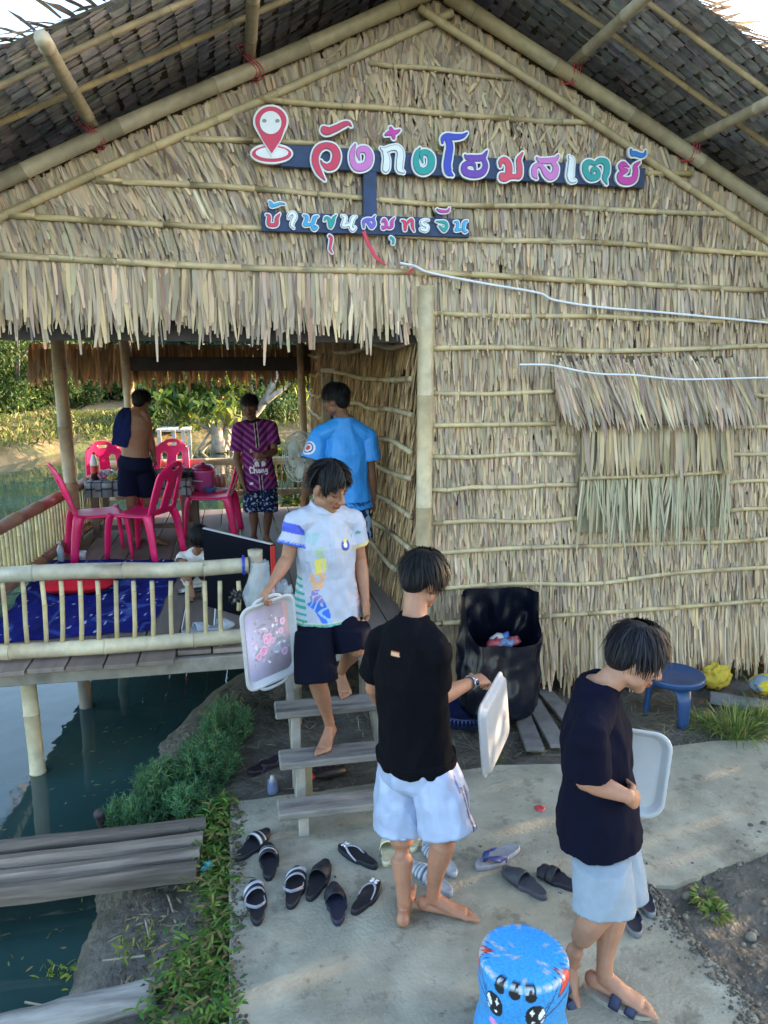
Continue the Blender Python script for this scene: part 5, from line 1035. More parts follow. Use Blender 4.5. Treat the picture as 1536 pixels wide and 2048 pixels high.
# ======================= SIGN =======================
SY = 4.885
sign = thing('homestay_sign', 'colourful cut out Thai lettering with a red map pin on dark blue bars', 'sign', tuple(W(760, 380, y=SY)))
m_signblue = M('sign_blue', (.012, .035, .115), .5, .3, 14)
def bar(a, b_, hw, y=SY+.03, name='bar', vert=False):
    p, q = W(*a, y=y), W(*b_, y=y); dv = nrm(q-p); mb_ = MB(); mb_.box((p+q)/2, (np.linalg.norm(q-p), .03, hw*2), (dv, A(0, 1, 0), nrm(np.cross(dv, A(0, 1, 0)))), None, .003); return mb_.out(name, m_signblue, sign, False, False)
PXM = 4.9/1480*1.02
bar((560, 311), (1288, 357), 19*PXM); bar((523, 443), (937, 457), 17*PXM); bar((739, 330), (739, 440), 13*PXM, SY+.032); 
bar((655, 280), (655, 310), 6*PXM, SY+.033); bar((784, 285), (784, 310), 6*PXM, SY+.033); bar((1262, 300), (1262, 340), 8*PXM, SY+.033); bar((543, 412), (543, 440), 7*PXM, SY+.033); bar((659, 450), (659, 500), 6*PXM, SY+.033); bar((783, 455), (783, 488), 7*PXM, SY+.033); bar((877, 425), (877, 450), 7*PXM, SY+.033)
ZO = {1: (490, 190, 5.689), 2: (740, 230, 5.689), 3: (980, 270, 4.655), 4: (510, 390, 6.678), 5: (710, 390, 6.4)}
def ribbon(mb, P, hw, depth, step, col, sides=0.):
    """flat stroke on the sign: P (n,3) centre line, hw half widths, depth = y of its face"""
    n = len(P); T = np.gradient(P, axis=0); T[:, 1] = 0; T /= np.linalg.norm(T, axis=1, keepdims=True)+1e-9; S = np.stack([-T[:, 2], 0*T[:, 0], T[:, 0]], 1)
    Pf = P.copy(); Pf[:, 1] = depth-step*np.arange(n)
    L_, R_ = Pf+S*hw[:, None], Pf-S*hw[:, None]; V = np.concatenate([L_, R_]); F = [(i, i+1, n+i+1, n+i) for i in range(n-1)]; mb.add(V, F, col)
    if sides:
        Vb = V+A(0, sides, 0); mb.add(np.concatenate([V, Vb]), [(i, i+1, 2*n+i+1, 2*n+i) for i in range(n-1)]+[(n+i, n+i+1, 3*n+i+1, 3*n+i) for i in range(n-1)], col*.75)
    for e, sg in ((0, -1), (n-1, 1)):
        an = np.linspace(-math.pi/2, math.pi/2, 9); c = Pf[e]+A(0, -step*.5, 0); t = T[e]*sg; s_ = S[e]*sg
        ring = [c+t*math.cos(x)*hw[e]+s_*math.sin(x)*hw[e] for x in an]; mb.add([c]+ring, [(0, k+1, k+2) for k in range(8)], col)
        if sides: mb.add(ring+[q+A(0, sides, 0) for q in ring], [(k, k+1, 9+k+1, 9+k) for k in range(8)], col*.75)
def letter(name, z, strokes, col, border, line, grow=1.0, dx=0, dy=0):
    u0, v0, k = ZO[z]; mb_ = MB(); col = A(*col); white = A(.78, .79, .82); dark = A(.05, .06, .10)
    for si, st_ in enumerate(strokes):
        q = np.array(st_, float); P = np.array([W(u0+(x+dx)/k, v0+(y+dy)/k, y=SY) for x, y, _ in q]); n = max(14, 7*len(q)); Ps = spline(P, n); hw = np.maximum(spline(np.stack([q[:, 2]]*3, 1), n)[:, 0], 2)/k*PXM*grow
        Ps[:, 1] = SY
        ribbon(mb_, Ps, hw+border*PXM, SY-.002-.0006*si, .000012, white, .022)
        ribbon(mb_, Ps, hw+line*PXM, SY-.006-.0008*si, .000012, dark); ribbon(mb_, Ps, hw, SY-.009-.0008*si, .000012, col)
    return mb_.out(name, m_paint, sign, False)
PK = srgb(205, 45, 85); PI = srgb(205, 115, 195); TE_ = srgb(0, 150, 150); BL = srgb(45, 60, 190); PU = srgb(105, 50, 170); RD = srgb(215, 65, 95); MG = srgb(195, 45, 160); SK = srgb(30, 120, 210); WH = srgb(225, 232, 238); CY = srgb(40, 160, 215); VI = srgb(105, 90, 200)
B1, L1 = 3.9, .8
letter('letter', 1, [[(905, 965, 5), (845, 880, 26), (802, 780, 32), (800, 690, 32), (840, 610, 32), (920, 575, 28), (1005, 605, 36), (1040, 690, 40), (1010, 790, 38), (940, 820, 32), (885, 785, 14), (862, 750, 5)]], PK, B1, L1)
letter('letter', 1, [[(960, 385, 12), (900, 395, 34), (935, 415, 32), (1040, 375, 27), (1120, 335, 24), (1175, 322, 15), (1205, 352, 5)]], PK, B1, L1)
letter('letter', 1, [[(1252, 562, 5), (1222, 640, 22), (1218, 740, 26), (1260, 815, 34), (1330, 822, 36), (1395, 780, 38), (1412, 690, 36), (1375, 625, 33), (1312, 622, 28), (1285, 665, 18), (1300, 735, 5)]], PI, B1, L1)
letter('letter', 2, [[(125, 380, 8), (170, 400, 22), (240, 378, 22), (310, 378, 28), (345, 435, 32), (335, 540, 32), (335, 615, 28), (378, 650, 9)], [(165, 420, 20), (187, 500, 30), (182, 590, 34), (176, 615, 30)]], WH, B1, .9)
letter('letter', 2, [[(175, 225, 8), (215, 207, 20), (262, 202, 26), (305, 190, 15), (335, 172, 6)], [(235, 152, 15), (255, 200, 24), (268, 258, 14)]], MG, B1, L1)
letter('letter', 2, [[(567, 378, 5), (535, 440, 24), (522, 540, 30), (550, 620, 34), (620, 640, 34), (685, 590, 36), (694, 490, 36), (655, 435, 30), (600, 425, 24), (582, 465, 17), (598, 545, 4)]], TE_, B1, L1)
letter('letter', 2, [[(822, 318, 8), (826, 270, 20), (870, 242, 27), (960, 250, 28), (1050, 240, 20), (1102, 204, 5)], [(885, 270, 34), (905, 360, 36), (890, 470, 38), (876, 570, 38), (892, 650, 36), (935, 686, 10)]], BL, B1, L1)
letter('letter', 2, [[(1080, 460, 10), (1110, 484, 26), (1200, 492, 30), (1280, 480, 27), (1330, 410, 6)], [(1290, 500, 24), (1310, 580, 28), (1270, 655, 34), (1170, 675, 36), (1080, 645, 36), (1072, 580, 30), (1120, 548, 24), (1178, 565, 20), (1198, 632, 4)]], PU, B1, L1)
letter('letter', 3, [[(95, 292, 8), (97, 250, 18), (130, 235, 26), (165, 265, 28), (175, 330, 30), (160, 390, 28), (112, 398, 28), (103, 370, 15), (130, 362, 8)], [(165, 388, 20), (230, 386, 18), (268, 378, 24), (272, 300, 26), (266, 230, 20), (302, 165, 4)]], RD, B1, L1)
letter('letter', 3, [[(438, 217, 10), (470, 240, 20), (560, 240, 23), (608, 225, 18), (635, 190, 5)], [(432, 400, 8), (412, 370, 24), (412, 310, 22), (450, 280, 18), (485, 305, 20), (520, 360, 28), (560, 388, 30), (598, 360, 30), (608, 300, 26), (580, 258, 18)]], PI, B1, L1)
letter('letter', 3, [[(735, 202, 8), (755, 235, 24), (750, 310, 28), (745, 380, 31), (757, 420, 22), (790, 428, 9)]], WH, B1, .9)
letter('letter', 3, [[(952, 382, 5), (948, 330, 14), (976, 314, 18), (1004, 345, 20), (995, 388, 24), (930, 396, 28), (888, 340, 28), (890, 275, 28), (930, 252, 20), (972, 266, 16), (1020, 240, 22), (1075, 258, 28), (1085, 330, 28), (1066, 400, 24), (1085, 455, 5)]], TE_, B1, L1)
letter('letter', 3, [[(1290, 295, 5), (1242, 272, 22), (1212, 292, 22), (1228, 320, 18), (1270, 330, 14)], [(1265, 335, 14), (1207, 370, 24), (1218, 416, 30), (1280, 430, 32), (1336, 408, 28), (1352, 340, 26), (1350, 290, 20), (1393, 250, 4)]], MG, B1, L1)
letter('letter', 3, [[(1310, 142, 12), (1320, 180, 16), (1345, 172, 20), (1400, 190, 19), (1435, 180, 14), (1446, 150, 5)]], SK, B1, L1)
B2, L2 = 2.7, .55
NU = [[(650, 270, 8), (690, 290, 17), (680, 350, 19), (660, 400, 14), (720, 395, 15), (765, 382, 16)], [(840, 280, 5), (797, 302, 19), (777, 360, 19), (762, 410, 17), (790, 455, 18), (825, 430, 10), (800, 412, 6)]]
letter('letter', 4, [[(150, 260, 6), (185, 285, 19), (180, 370, 21), (200, 400, 20), (280, 390, 23), (290, 310, 21), (330, 250, 4)]], PK, B2, L2)
letter('letter', 4, [[(195, 87, 8), (215, 115, 19), (225, 143, 17), (290, 130, 15), (340, 112, 11), (395, 120, 5)]], CY, B2, L2)
letter('letter', 4, [[(445, 310, 5), (460, 262, 13), (505, 242, 15), (533, 285, 20), (505, 350, 17), (490, 400, 15), (515, 440, 6)]], WH, B2, .7)
letter('letter', 4, NU, CY, B2, L2)
letter('letter', 4, [[(925, 340, 6), (945, 302, 13), (985, 322, 19), (1000, 390, 22), (1008, 425, 19), (1035, 370, 19), (1050, 310, 17), (1085, 265, 4)]], TE_, B2, L2)
letter('letter', 4, [[(995, 547, 15), (1018, 575, 17), (1010, 650, 15), (1000, 720, 13), (1030, 770, 5)]], PK, B2, L2)
letter('letter', 4, NU, WH, B2, .7, dx=512, dy=8)
letter('letter', 5, [[(110, 415, 8), (110, 342, 17), (140, 322, 16), (180, 370, 19), (210, 408, 21), (243, 370, 19), (235, 315, 14)], [(120, 315, 8), (160, 310, 14), (218, 310, 14), (255, 265, 4)]], VI, B2, L2)
letter('letter', 5, [[(345, 345, 8), (370, 312, 14), (393, 350, 19), (393, 400, 17), (360, 422, 17), (347, 400, 9)], [(395, 405, 14), (440, 418, 13), (468, 400, 18), (470, 340, 17), (505, 290, 4)]], MG, B2, L2)
letter('letter', 5, [[(460, 545, 15), (488, 572, 14), (485, 620, 11)]], TE_, B2, L2)
letter('letter', 5, [[(595, 325, 6), (630, 342, 17), (640, 400, 19), (640, 440, 17)], [(640, 400, 11), (690, 332, 14), (728, 322, 17), (733, 400, 17), (755, 460, 5)]], PK, B2, L2)
letter('letter', 5, [[(940, 320, 5), (890, 322, 11), (852, 345, 13), (870, 380, 13), (923, 402, 15), (908, 448, 17), (850, 445, 11), (840, 430, 7)]], WH, B2, .7)
letter('letter', 5, [[(1040, 335, 5), (1085, 342, 13), (1150, 352, 19), (1172, 400, 19), (1140, 448, 21), (1110, 430, 16), (1080, 397, 10)]], TE_, B2, L2)
letter('letter', 5, [[(1050, 185, 10), (1090, 205, 18), (1150, 210, 14), (1190, 200, 13), (1210, 165, 4)]], MG, B2, L2)
letter('letter', 5, [[(1275, 345, 8), (1310, 350, 15), (1310, 410, 17), (1290, 450, 13), (1350, 440, 13)], [(1440, 330, 4), (1400, 350, 17), (1385, 420, 17), (1402, 468, 15), (1430, 465, 7)]], CY, B2, L2)
# the map pin: disc base, drop and white face with two grey smudges
def poly_ext(mb, pts, y, th, col):
    V = [(p[0], y, p[2]) for p in pts]; n = len(V); mb.add(V+[(a, y+th, c) for a, b_, c in V], [tuple(range(n))]+[(i, n+i, n+(i+1) % n, (i+1) % n) for i in range(n)], col)
pin = MB(); q1 = lambda x, y: W(490+x/5.689, 190+y/5.689, y=SY)
ell_ = lambda cx, cy, a, b_, n=40: [q1(cx+a*math.cos(t), cy+b_*math.sin(t)) for t in np.linspace(0, 2*math.pi, n, endpoint=False)]
def drop(g):
    out = []
    for t in np.linspace(-.15*math.pi, 1.15*math.pi, 36): out.append(q1(292+(178+g)*math.cos(t), 305-(165+g)*math.sin(t)))
    return out+[q1(200-g*.5, 520), q1(302, 672+g*1.5), q1(402+g*.5, 520)]
white = A(.80, .81, .84)
poly_ext(pin, ell_(302, 665, 246, 118), SY-.002, .03, white); poly_ext(pin, ell_(302, 668, 225, 92), SY-.006, .003, PK); poly_ext(pin, ell_(305, 660, 185, 66), SY-.010, .003, white)
poly_ext(pin, drop(24), SY-.016, .012, white); poly_ext(pin, drop(0), SY-.020, .003, PK); poly_ext(pin, ell_(288, 325, 122, 130), SY-.024, .003, white)
for x in (218, 366): poly_ext(pin, ell_(x, 305, 24, 20, 12), SY-.027, .003, A(.25, .25, .3))
pin.out('location_pin', m_paint, sign, False)
# ribbon and cables
def tubeobj(name, pts, r, mat, label, cat, col, n=8, res=60, parent=None, group=None):
    b_ = MB(); b_.tube(spline(pts, res), r, n, col); o = b_.out(name, mat, parent); return setp(o, label, cat, group) if parent is None else o
m_cable = M('white_cable', (.75, .75, .78), .5, .08, 20)
P_ = lambda L_, y: [W(u, v, y=y) for u, v in L_]
tubeobj('cable', P_([(800, 526), (830, 532), (860, 545), (960, 565), (1075, 585), (1110, 600), (1200, 614), (1330, 625), (1536, 645), (1700, 662)], 4.90), .0085, m_cable, 'white cable sagging across the thatch wall just below the sign', 'cable', None)
tubeobj('cable', P_([(1040, 729), (1100, 730), (1160, 742), (1205, 748), (1270, 750), (1350, 758), (1420, 758), (1536, 755), (1700, 752)], 4.78), .007, m_cable, 'thin white cable hanging in front of the window awning', 'cable', None)
rb2 = MB(); rp = spline(P_([(727, 462), (738, 490), (752, 514), (762, 522), (773, 531)], 4.88), 24); rb2.tube(rp, np.stack([np.interp(np.linspace(0, 1, 24), [0, .6, 1], [.013, .013, .003]), np.full(24, .0015)], 1), 8, A(.62, .09, .13), side=A(.9, 0, .4)); setp(rb2.out('ribbon', m_cloth), 'red ribbon hanging from the lower row of sign letters', 'ribbon')
rb2 = MB(); rb2.tube(spline(P_([(826, 537), (820, 543), (816, 549)], 4.89), 8), .008, 6, A(.6, .07, .1)); setp(rb2.out('ribbon', m_cloth), 'small scrap of red ribbon tied to the white cable end', 'ribbon')
# ======================= TRAYS =======================
m_tray = M('white_plastic', (.47, .48, .51), .30, .05, 10)
def tray(name, label, c, ux, uy, L_, Wd, R_=.06, depth=.028, handle=True, printed=None, group='serving trays', body=None):
    """ux along the long side, uy along the short side, front = ux x uy"""
    ux = nrm(ux); uy = nrm(uy-ux*(uy@ux)); n = np.cross(ux, uy)
    T = thing(name, label, 'tray', tuple(c), group)
    def ring(ins, h, m=11):
        a, b_ = L_/2-ins, Wd/2-ins; r = max(R_-ins*.6, .012); out = []
        for sx, sy, t0 in ((1, 1, 0), (-1, 1, .5*math.pi), (-1, -1, math.pi), (1, -1, 1.5*math.pi)):
            for t in np.linspace(t0, t0+math.pi/2, m): out.append(c+ux*(sx*(a-r)+r*math.cos(t))+uy*(sy*(b_-r)+r*math.sin(t))+n*h)
        return out
    prof_ = [(.036, 0), (.030, .003), (.016, depth*.85), (.010, depth), (0, depth+.001), (-.003, depth-.003), (-.001, depth-.009), (.008, depth-.009), (.013, depth*.55), (.024, -.004), (.030, -.006)]
    V = []; 
    for ins, h in prof_: V += ring(ins, h)
    k = 44; F = [(i*k+j, i*k+(j+1) % k, (i+1)*k+(j+1) % k, (i+1)*k+j) for i in range(len(prof_)-1) for j in range(k)]; F += [tuple(range(k-1, -1, -1)), tuple((len(prof_)-1)*k+j for j in range(k))]
    mk('pan', V, F, m_tray, T)
    if handle:
        for sg in (-1, 1):
            hb = MB(); hw = Wd*.21; P = spline([c+ux*sg*(L_/2-.004)+uy*y+n*(depth-.004)+ux*sg*x for y, x in ((-hw*1.25, -.002), (-hw, .016), (-hw*.6, .024), (0, .026), (hw*.6, .024), (hw, .016), (hw*1.25, -.002))], 24); hb.tube(P, np.array([[.010, .0055]]*24), 10, side=ux); hb.out('handle', m_tray, T, True, False)
    if printed:
        nx_, ny_ = 130, 90; V = []; C = []
        for i in range(nx_):
            for j in range(ny_):
                x = (i/(nx_-1)-.5)*2; y = (j/(ny_-1)-.5)*2; a, b_ = L_/2-.037, Wd/2-.037
                # squash the grid's corners to a rounded rectangle
                q = max(abs(x), abs(y)); kx = x; ky = y
                if abs(x) > .8 and abs(y) > .72:
                    dx, dy = (abs(x)-.8)/.2, (abs(y)-.72)/.28; m_ = max(dx, dy); d_ = math.hypot(dx, dy); f_ = m_/d_ if d_ > 0 else 1; kx = math.copysign(.8+.2*dx*f_, x); ky = math.copysign(.72+.28*dy*f_, y)
                V.append(c+ux*kx*a+uy*ky*b_+n*.0022); C.append(printed(kx, ky))
        F = np.array([(i*ny_+j, (i+1)*ny_+j, (i+1)*ny_+j+1, i*ny_+j+1) for i in range(nx_-1) for j in range(ny_-1)]); mk('flower_print', V, F, m_paint, T, np.array(C))
    return T
ROSES = [(-.10, .02, .17, 0), (.02, .18, .13, 1), (-.02, -.12, .12, 0), (-.16, -.16, .10, 1), (.22, -.26, .20, 0), (.34, -.50, .14, 0), (.10, .0, .10, 1), (-.42, .74, .15, 1), (-.16, .62, .14, 1), (-.06, -.62, .09, 1), (.46, .72, .17, 2), (.50, -.30, .08, 2), (-.36, -.30, .08, 2), (-.3, -.05, .07, 1), (-.5, .45, .08, 1)]
RC = [((.80, .16, .40), (.95, .62, .74)), ((.72, .24, .45), (.90, .70, .78)), ((.55, .22, .48), (.80, .62, .80))]
def flowers(x, y):
    n1 = mnoise.noise((x*2, y*2, 3)); n2 = mnoise.noise((x*12, y*9, 1)); 
    base = A(.50, .42, .52)*(1-.5*abs(x+.1))+A(.30, .34, .55)*max(0, -y*.5+.1)+A(.06, .06, .05)*n1
    if y > .78 and x < .1: base = base*.5+A(.75, .35, .25)*.5
    lf = mnoise.noise((x*9, y*6, 5)); 
    if abs(x+.05) < .62 and abs(y) < .75 and lf > .22: base = base*.45+A(.22, .24, .17)*.55
    if lf < -.46 and abs(x) < .7: base = A(.82, .80, .84)
    for rx, ry, r, k in ROSES:
        dx, dy = (x-rx)*1.45, y-ry; d = math.hypot(dx, dy)*(1+.12*mnoise.noise((x*14, y*14, rx*9)))
        if d < r*.95:
            t = math.atan2(dy, dx); w_ = .5+.5*math.sin(t*2.5+d/r*9); m_ = d/r; c0, c1 = A(*RC[k][0]), A(*RC[k][1]); f_ = min(1, .15+.85*m_*w_+.25*m_); base = c0*(1-f_)+c1*f_
    v = math.hypot((x-.30)*1.5, (y-.38)*1.0)
    if v < .20: base = base*.5+A(.45, .5, .68)*.5+A(.2, .2, .2)*max(0, n2)
    return np.clip(base, .02, .95)
TL, TR_, BR, BL_ = W(473, 1203, y=3.74), W(580, 1180, y=3.92), W(593, 1352, y=3.96), W(494, 1388, y=3.80)
cA = (TL+TR_+BR+BL_)/4; tray('serving_tray', 'white tray printed with pink roses, hanging from the hand of the man on the steps', cA, (BL_+BR)/2-(TL+TR_)/2, (TR_+BR)/2-(TL+BL_)/2, .485, .345, printed=flowers)
c1, c2 = W(957, 1424, y=2.97), W(1012, 1327, y=3.42); dn_ = W(972, 1580, y=2.99)-c1; ux = nrm(c2-c1); cB = (c1+c2)/2+dn_*.5+A(.006, 0, 0)
tray('serving_tray', 'white tray seen almost edge on, held out by the man in the black polo', cB, ux, nrm(dn_), .46, .37, R_=.055, handle=False)
tray('serving_tray', 'white tray under the arm of the man walking right, near the path', W(1243, 1537, y=2.62), A(.93, -.37, -.08), A(.05, .08, 1.0), .37, .375, R_=.075, handle=False)
# ======================= SANDALS ON THE PAD =======================
def sandal(name, label, heel, toe, kind, sole, strap, wdt=.095, z0=0.0, stripe=None, bow=False, foot=1, insole=None, group='sandals left on the concrete'):
    h = W(*heel, z=z0+.012); t_ = W(*toe, z=z0+.012); h[2] = t_[2] = z0; L_ = np.linalg.norm(t_-h); y = (t_-h)/L_; sd_ = np.cross(y, A(0, 0, 1)); up = A(0, 0, 1)
    L_ = float(np.clip(L_, .21, .29)); mid = (h+t_)/2; h = mid-y*L_/2
    T = thing(name, label, 'sandal', tuple(h), group); n_ = 36; sole = A(*sole); ins = A(*(insole if insole is not None else sole*.8))
    def outline(s_): 
        out = []
        for k in range(n_):
            a = 2*math.pi*k/n_; yy = .5-.5*math.cos(a); w_ = (.36+.13*math.sin(math.pi*min(1, max(0, yy*1.15-.15)))) if yy > .35 else .36+.02*math.sin(yy*9)
            out.append((math.sin(a)**1 * (abs(math.sin(a))**-.25 if abs(math.sin(a)) > 1e-6 else 1)*w_*wdt*1.06*s_+foot*.006*math.sin(math.pi*yy), L_*(.5+(yy-.5)*(s_*.96+.04))))
        return out
    V = []; F = []; cc = []
    lv = ((.97, 0.), (1.0, .004), (1.0, .020), (.96, .025), (.90, .0235))
    for s_, hh in lv:
        for x, yy in outline(s_): V.append(h+sd_*x+y*yy+up*(hh+.006*(yy/L_-.5)**2*4*(hh > .01))); cc.append(ins if s_ == .90 else sole)
    m_ = len(lv); F = [(i*n_+k, i*n_+(k+1) % n_, (i+1)*n_+(k+1) % n_, (i+1)*n_+k) for i in range(m_-1) for k in range(n_)]+[tuple(range(n_-1, -1, -1)), tuple((m_-1)*n_+k for k in range(n_))]
    o = mk('sole', V, F, m_rubber, T, np.array(cc))
    wd_ = wdt*.5; arch = lambda yy, hh, w_=1.0: [h+sd_*(math.cos(a)*wd_*w_)+y*(L_*yy)+up*(.012+math.sin(a)*hh) for a in np.linspace(0, math.pi, 17)]
    sb_ = MB(); strap = A(*strap)
    if kind == 'slide':
        V = []; C = []; m2 = 17; rows = np.linspace(.50, .88, 14)
        for r_ in rows:
            hh = np.interp(r_, [.50, .65, .88], [.058, .054, .024]); w_ = np.interp(r_, [.5, .7, .88], [.98, 1.06, .80]); V += arch(r_, hh, w_)
            k_ = strap
            if stripe is not None and any(abs(r_-q) < .022 for q in stripe[1]): k_ = A(*stripe[0])
            C += [k_]*m2
        F = [(i*m2+j, i*m2+j+1, (i+1)*m2+j+1, (i+1)*m2+j) for i in range(13) for j in range(16)]; so = mk('strap', V, F, m_rubber, T, np.array(C)); sm = so.modifiers.new('thick', 'SOLIDIFY'); sm.thickness = .005; sm.offset = 1
    elif kind == 'thong':
        tp = h+y*L_*.80+up*.024
        for s_ in (-1, 1): sb_.tube(spline([tp, tp+up*.018+sd_*s_*.008-y*.01, h+sd_*s_*wd_*.75+y*L_*.62+up*.040, h+sd_*s_*wd_*.86+y*L_*.42+up*.018], 14), np.array([[(.005 if bow else .0075 if wdt < .1 else .017), .003]]*14), 8, strap, side=y)
        sb_.tube([tp-up*.01, tp+up*.02], .004, 6, strap)
        so = sb_.out('strap', m_rubber, T)
        if bow:
            bb_ = MB()
            for s_ in (-1, 1):
                for q in (-1, 1): bb_.ell(tp+up*.024+y*.004+sd_*s_*.011+y*q*.007, (.011, .006, .005), (nrm(sd_*s_+y*q*.5), nrm(y-sd_*s_*q*.5), up), (.6, .6, .65), 8, 6)
            bb_.out('bow', m_rubber, T)
    elif kind == 'cross':
        for r0, hh, cw, c_ in ((.80, .036, .014, (.42, .43, .50)), (.66, .050, .015, strap), (.60, .053, .008, (.30, .31, .38))):
            P = arch(r0, hh); P = [p+y*.02*math.cos(a) for p, a in zip(P, np.linspace(0, math.pi, 17))]; sb_.tube(P, np.array([[cw, .0025]]*17), 8, A(*c_), side=y)
        an = [h+sd_*math.cos(a)*wd_*.95+y*(L_*(.40)-math.sin(a)*L_*.27)+up*(.026+.045*math.sin(a)+.012*abs(math.cos(a))) for a in np.linspace(-.1, math.pi+.1, 19)]
        sb_.tube(an, np.array([[.0025, .009]]*19), 8, A(.20, .22, .30)); sb_.tube([h+sd_*wd_*.95+y*L_*.40+up*.03, h+sd_*wd_*.9+y*L_*.55+up*.02], np.array([[.003, .011]]*2), 8, A(.42, .43, .5)); sb_.tube([h-sd_*wd_*.95+y*L_*.40+up*.03, h-sd_*wd_*.9+y*L_*.55+up*.02], np.array([[.003, .011]]*2), 8, A(.42, .43, .5))
        sb_.out('strap', m_rubber, T)
    elif kind == 'twoband':
        for r0, hh, cw in ((.80, .040, .021), (.60, .054, .020)):
            sb_.tube(arch(r0, hh, 1.0), np.array([[cw, .003]]*17), 8, strap, side=y)
        sb_.out('strap', m_rubber, T)
    elif kind == 'clog':
        V = []; m2 = 17; rows = np.linspace(.45, .97, 10)
        for r_ in rows: V += arch(r_, np.interp(r_, [.45, .7, .97], [.055, .05, .012]), np.interp(r_, [.45, .7, .97], [.98, 1.0, .45]))
        F = [(i*m2+j, i*m2+j+1, (i+1)*m2+j+1, (i+1)*m2+j) for i in range(9) for j in range(16)]; so = mk('strap', V, F, m_rubber, T, np.tile(strap, (len(V), 1))); sm = so.modifiers.new('thick', 'SOLIDIFY'); sm.thickness = .005
    return T
NV = (.012, .014, .030); BK = (.009, .010, .018); WS = (.55, .57, .62)
sandal('slide_sandal', 'black slide with two white stripes, nearest the bottom of the wooden steps', (473, 1721), (537, 1661), 'slide', BK, BK, stripe=(WS, (.55, .68)))
sandal('slide_sandal', 'black slide with white stripes pointing straight away, partner of the one by the steps', (537, 1760), (536, 1689), 'slide', BK, BK, stripe=(WS, (.62, .74)))
sandal('strap_sandal', 'dark sandal with grey ankle strap, nearest the left edge of the pad', (515, 1850), (506, 1764), 'cross', BK, BK)
sandal('strap_sandal', 'dark sandal with grey ankle strap, between a striped slide and a plain black slide', (580, 1817), (596, 1736), 'cross', BK, BK)
sandal('slide_sandal', 'plain black slide lying at a slant beside the grey strapped sandal', (617, 1801), (653, 1722), 'slide', BK, BK)
sandal('slide_sandal', 'plain navy slide whose heel points at the viewer, in front of the slanted black one', (676, 1850), (666, 1768), 'slide', (.012, .016, .04), BK)
sandal('flip_flop', 'black flip flop with a silver bow, lying alone behind the others', (754, 1736), (677, 1694), 'thong', BK, (.35, .36, .42), wdt=.082, bow=True)
sandal('flip_flop', 'black flip flop with a silver bow, closest to the barefoot heel', (705, 1828), (758, 1764), 'thong', BK, (.30, .31, .38), wdt=.082, bow=True)
CRM = (.55, .52, .36)
sandal('clog', 'cream clog peeping out left of the barefoot leg', (771, 1732), (783, 1672), 'clog', CRM, CRM, wdt=.088); sandal('clog', 'cream clog half hidden under the hem of the pale shorts', (826, 1703), (818, 1645), 'clog', CRM, CRM, wdt=.088)
GS = (.36, .40, .46)
sandal('slide_sandal', 'grey slide with dark stripes, the rear one of the pair behind the bare foot', (914, 1755), (845, 1686), 'slide', GS, GS, stripe=((.05, .06, .12), (.57, .67, .77)), insole=(.30, .33, .38))
sandal('slide_sandal', 'grey slide with dark stripes, the front one touching the bare foot', (905, 1792), (822, 1727), 'slide', GS, GS, stripe=((.05, .06, .12), (.57, .67, .77)), insole=(.30, .33, .38))
sandal('flip_flop', 'grey soled sandal with wide blue thong straps, right of the grey slides', (1040, 1694), (950, 1738), 'thong', (.28, .28, .31), (.02, .04, .16), wdt=.105, insole=(.24, .24, .27)); 
sandal('slide_sandal', 'dark grey two strap slide in front of the blue thong sandal', (1093, 1798), (1006, 1737), 'slide', (.05, .055, .075), (.035, .04, .055), wdt=.1)
sandal('slide_sandal', 'dark slide partly hidden behind the shorts of the man at the right', (1150, 1777), (1078, 1742), 'twoband', NV, BK)
sandal('slide_sandal', 'dark slide with a pale sole lying right of the walking man, the upper one', (1305, 1835), (1262, 1762), 'twoband', (.16, .17, .19), NV, insole=NV)
sandal('slide_sandal', 'dark slide with a pale sole by the knee of the walking man, the lower one', (1276, 1874), (1245, 1806), 'twoband', (.16, .17, .19), NV, insole=NV)
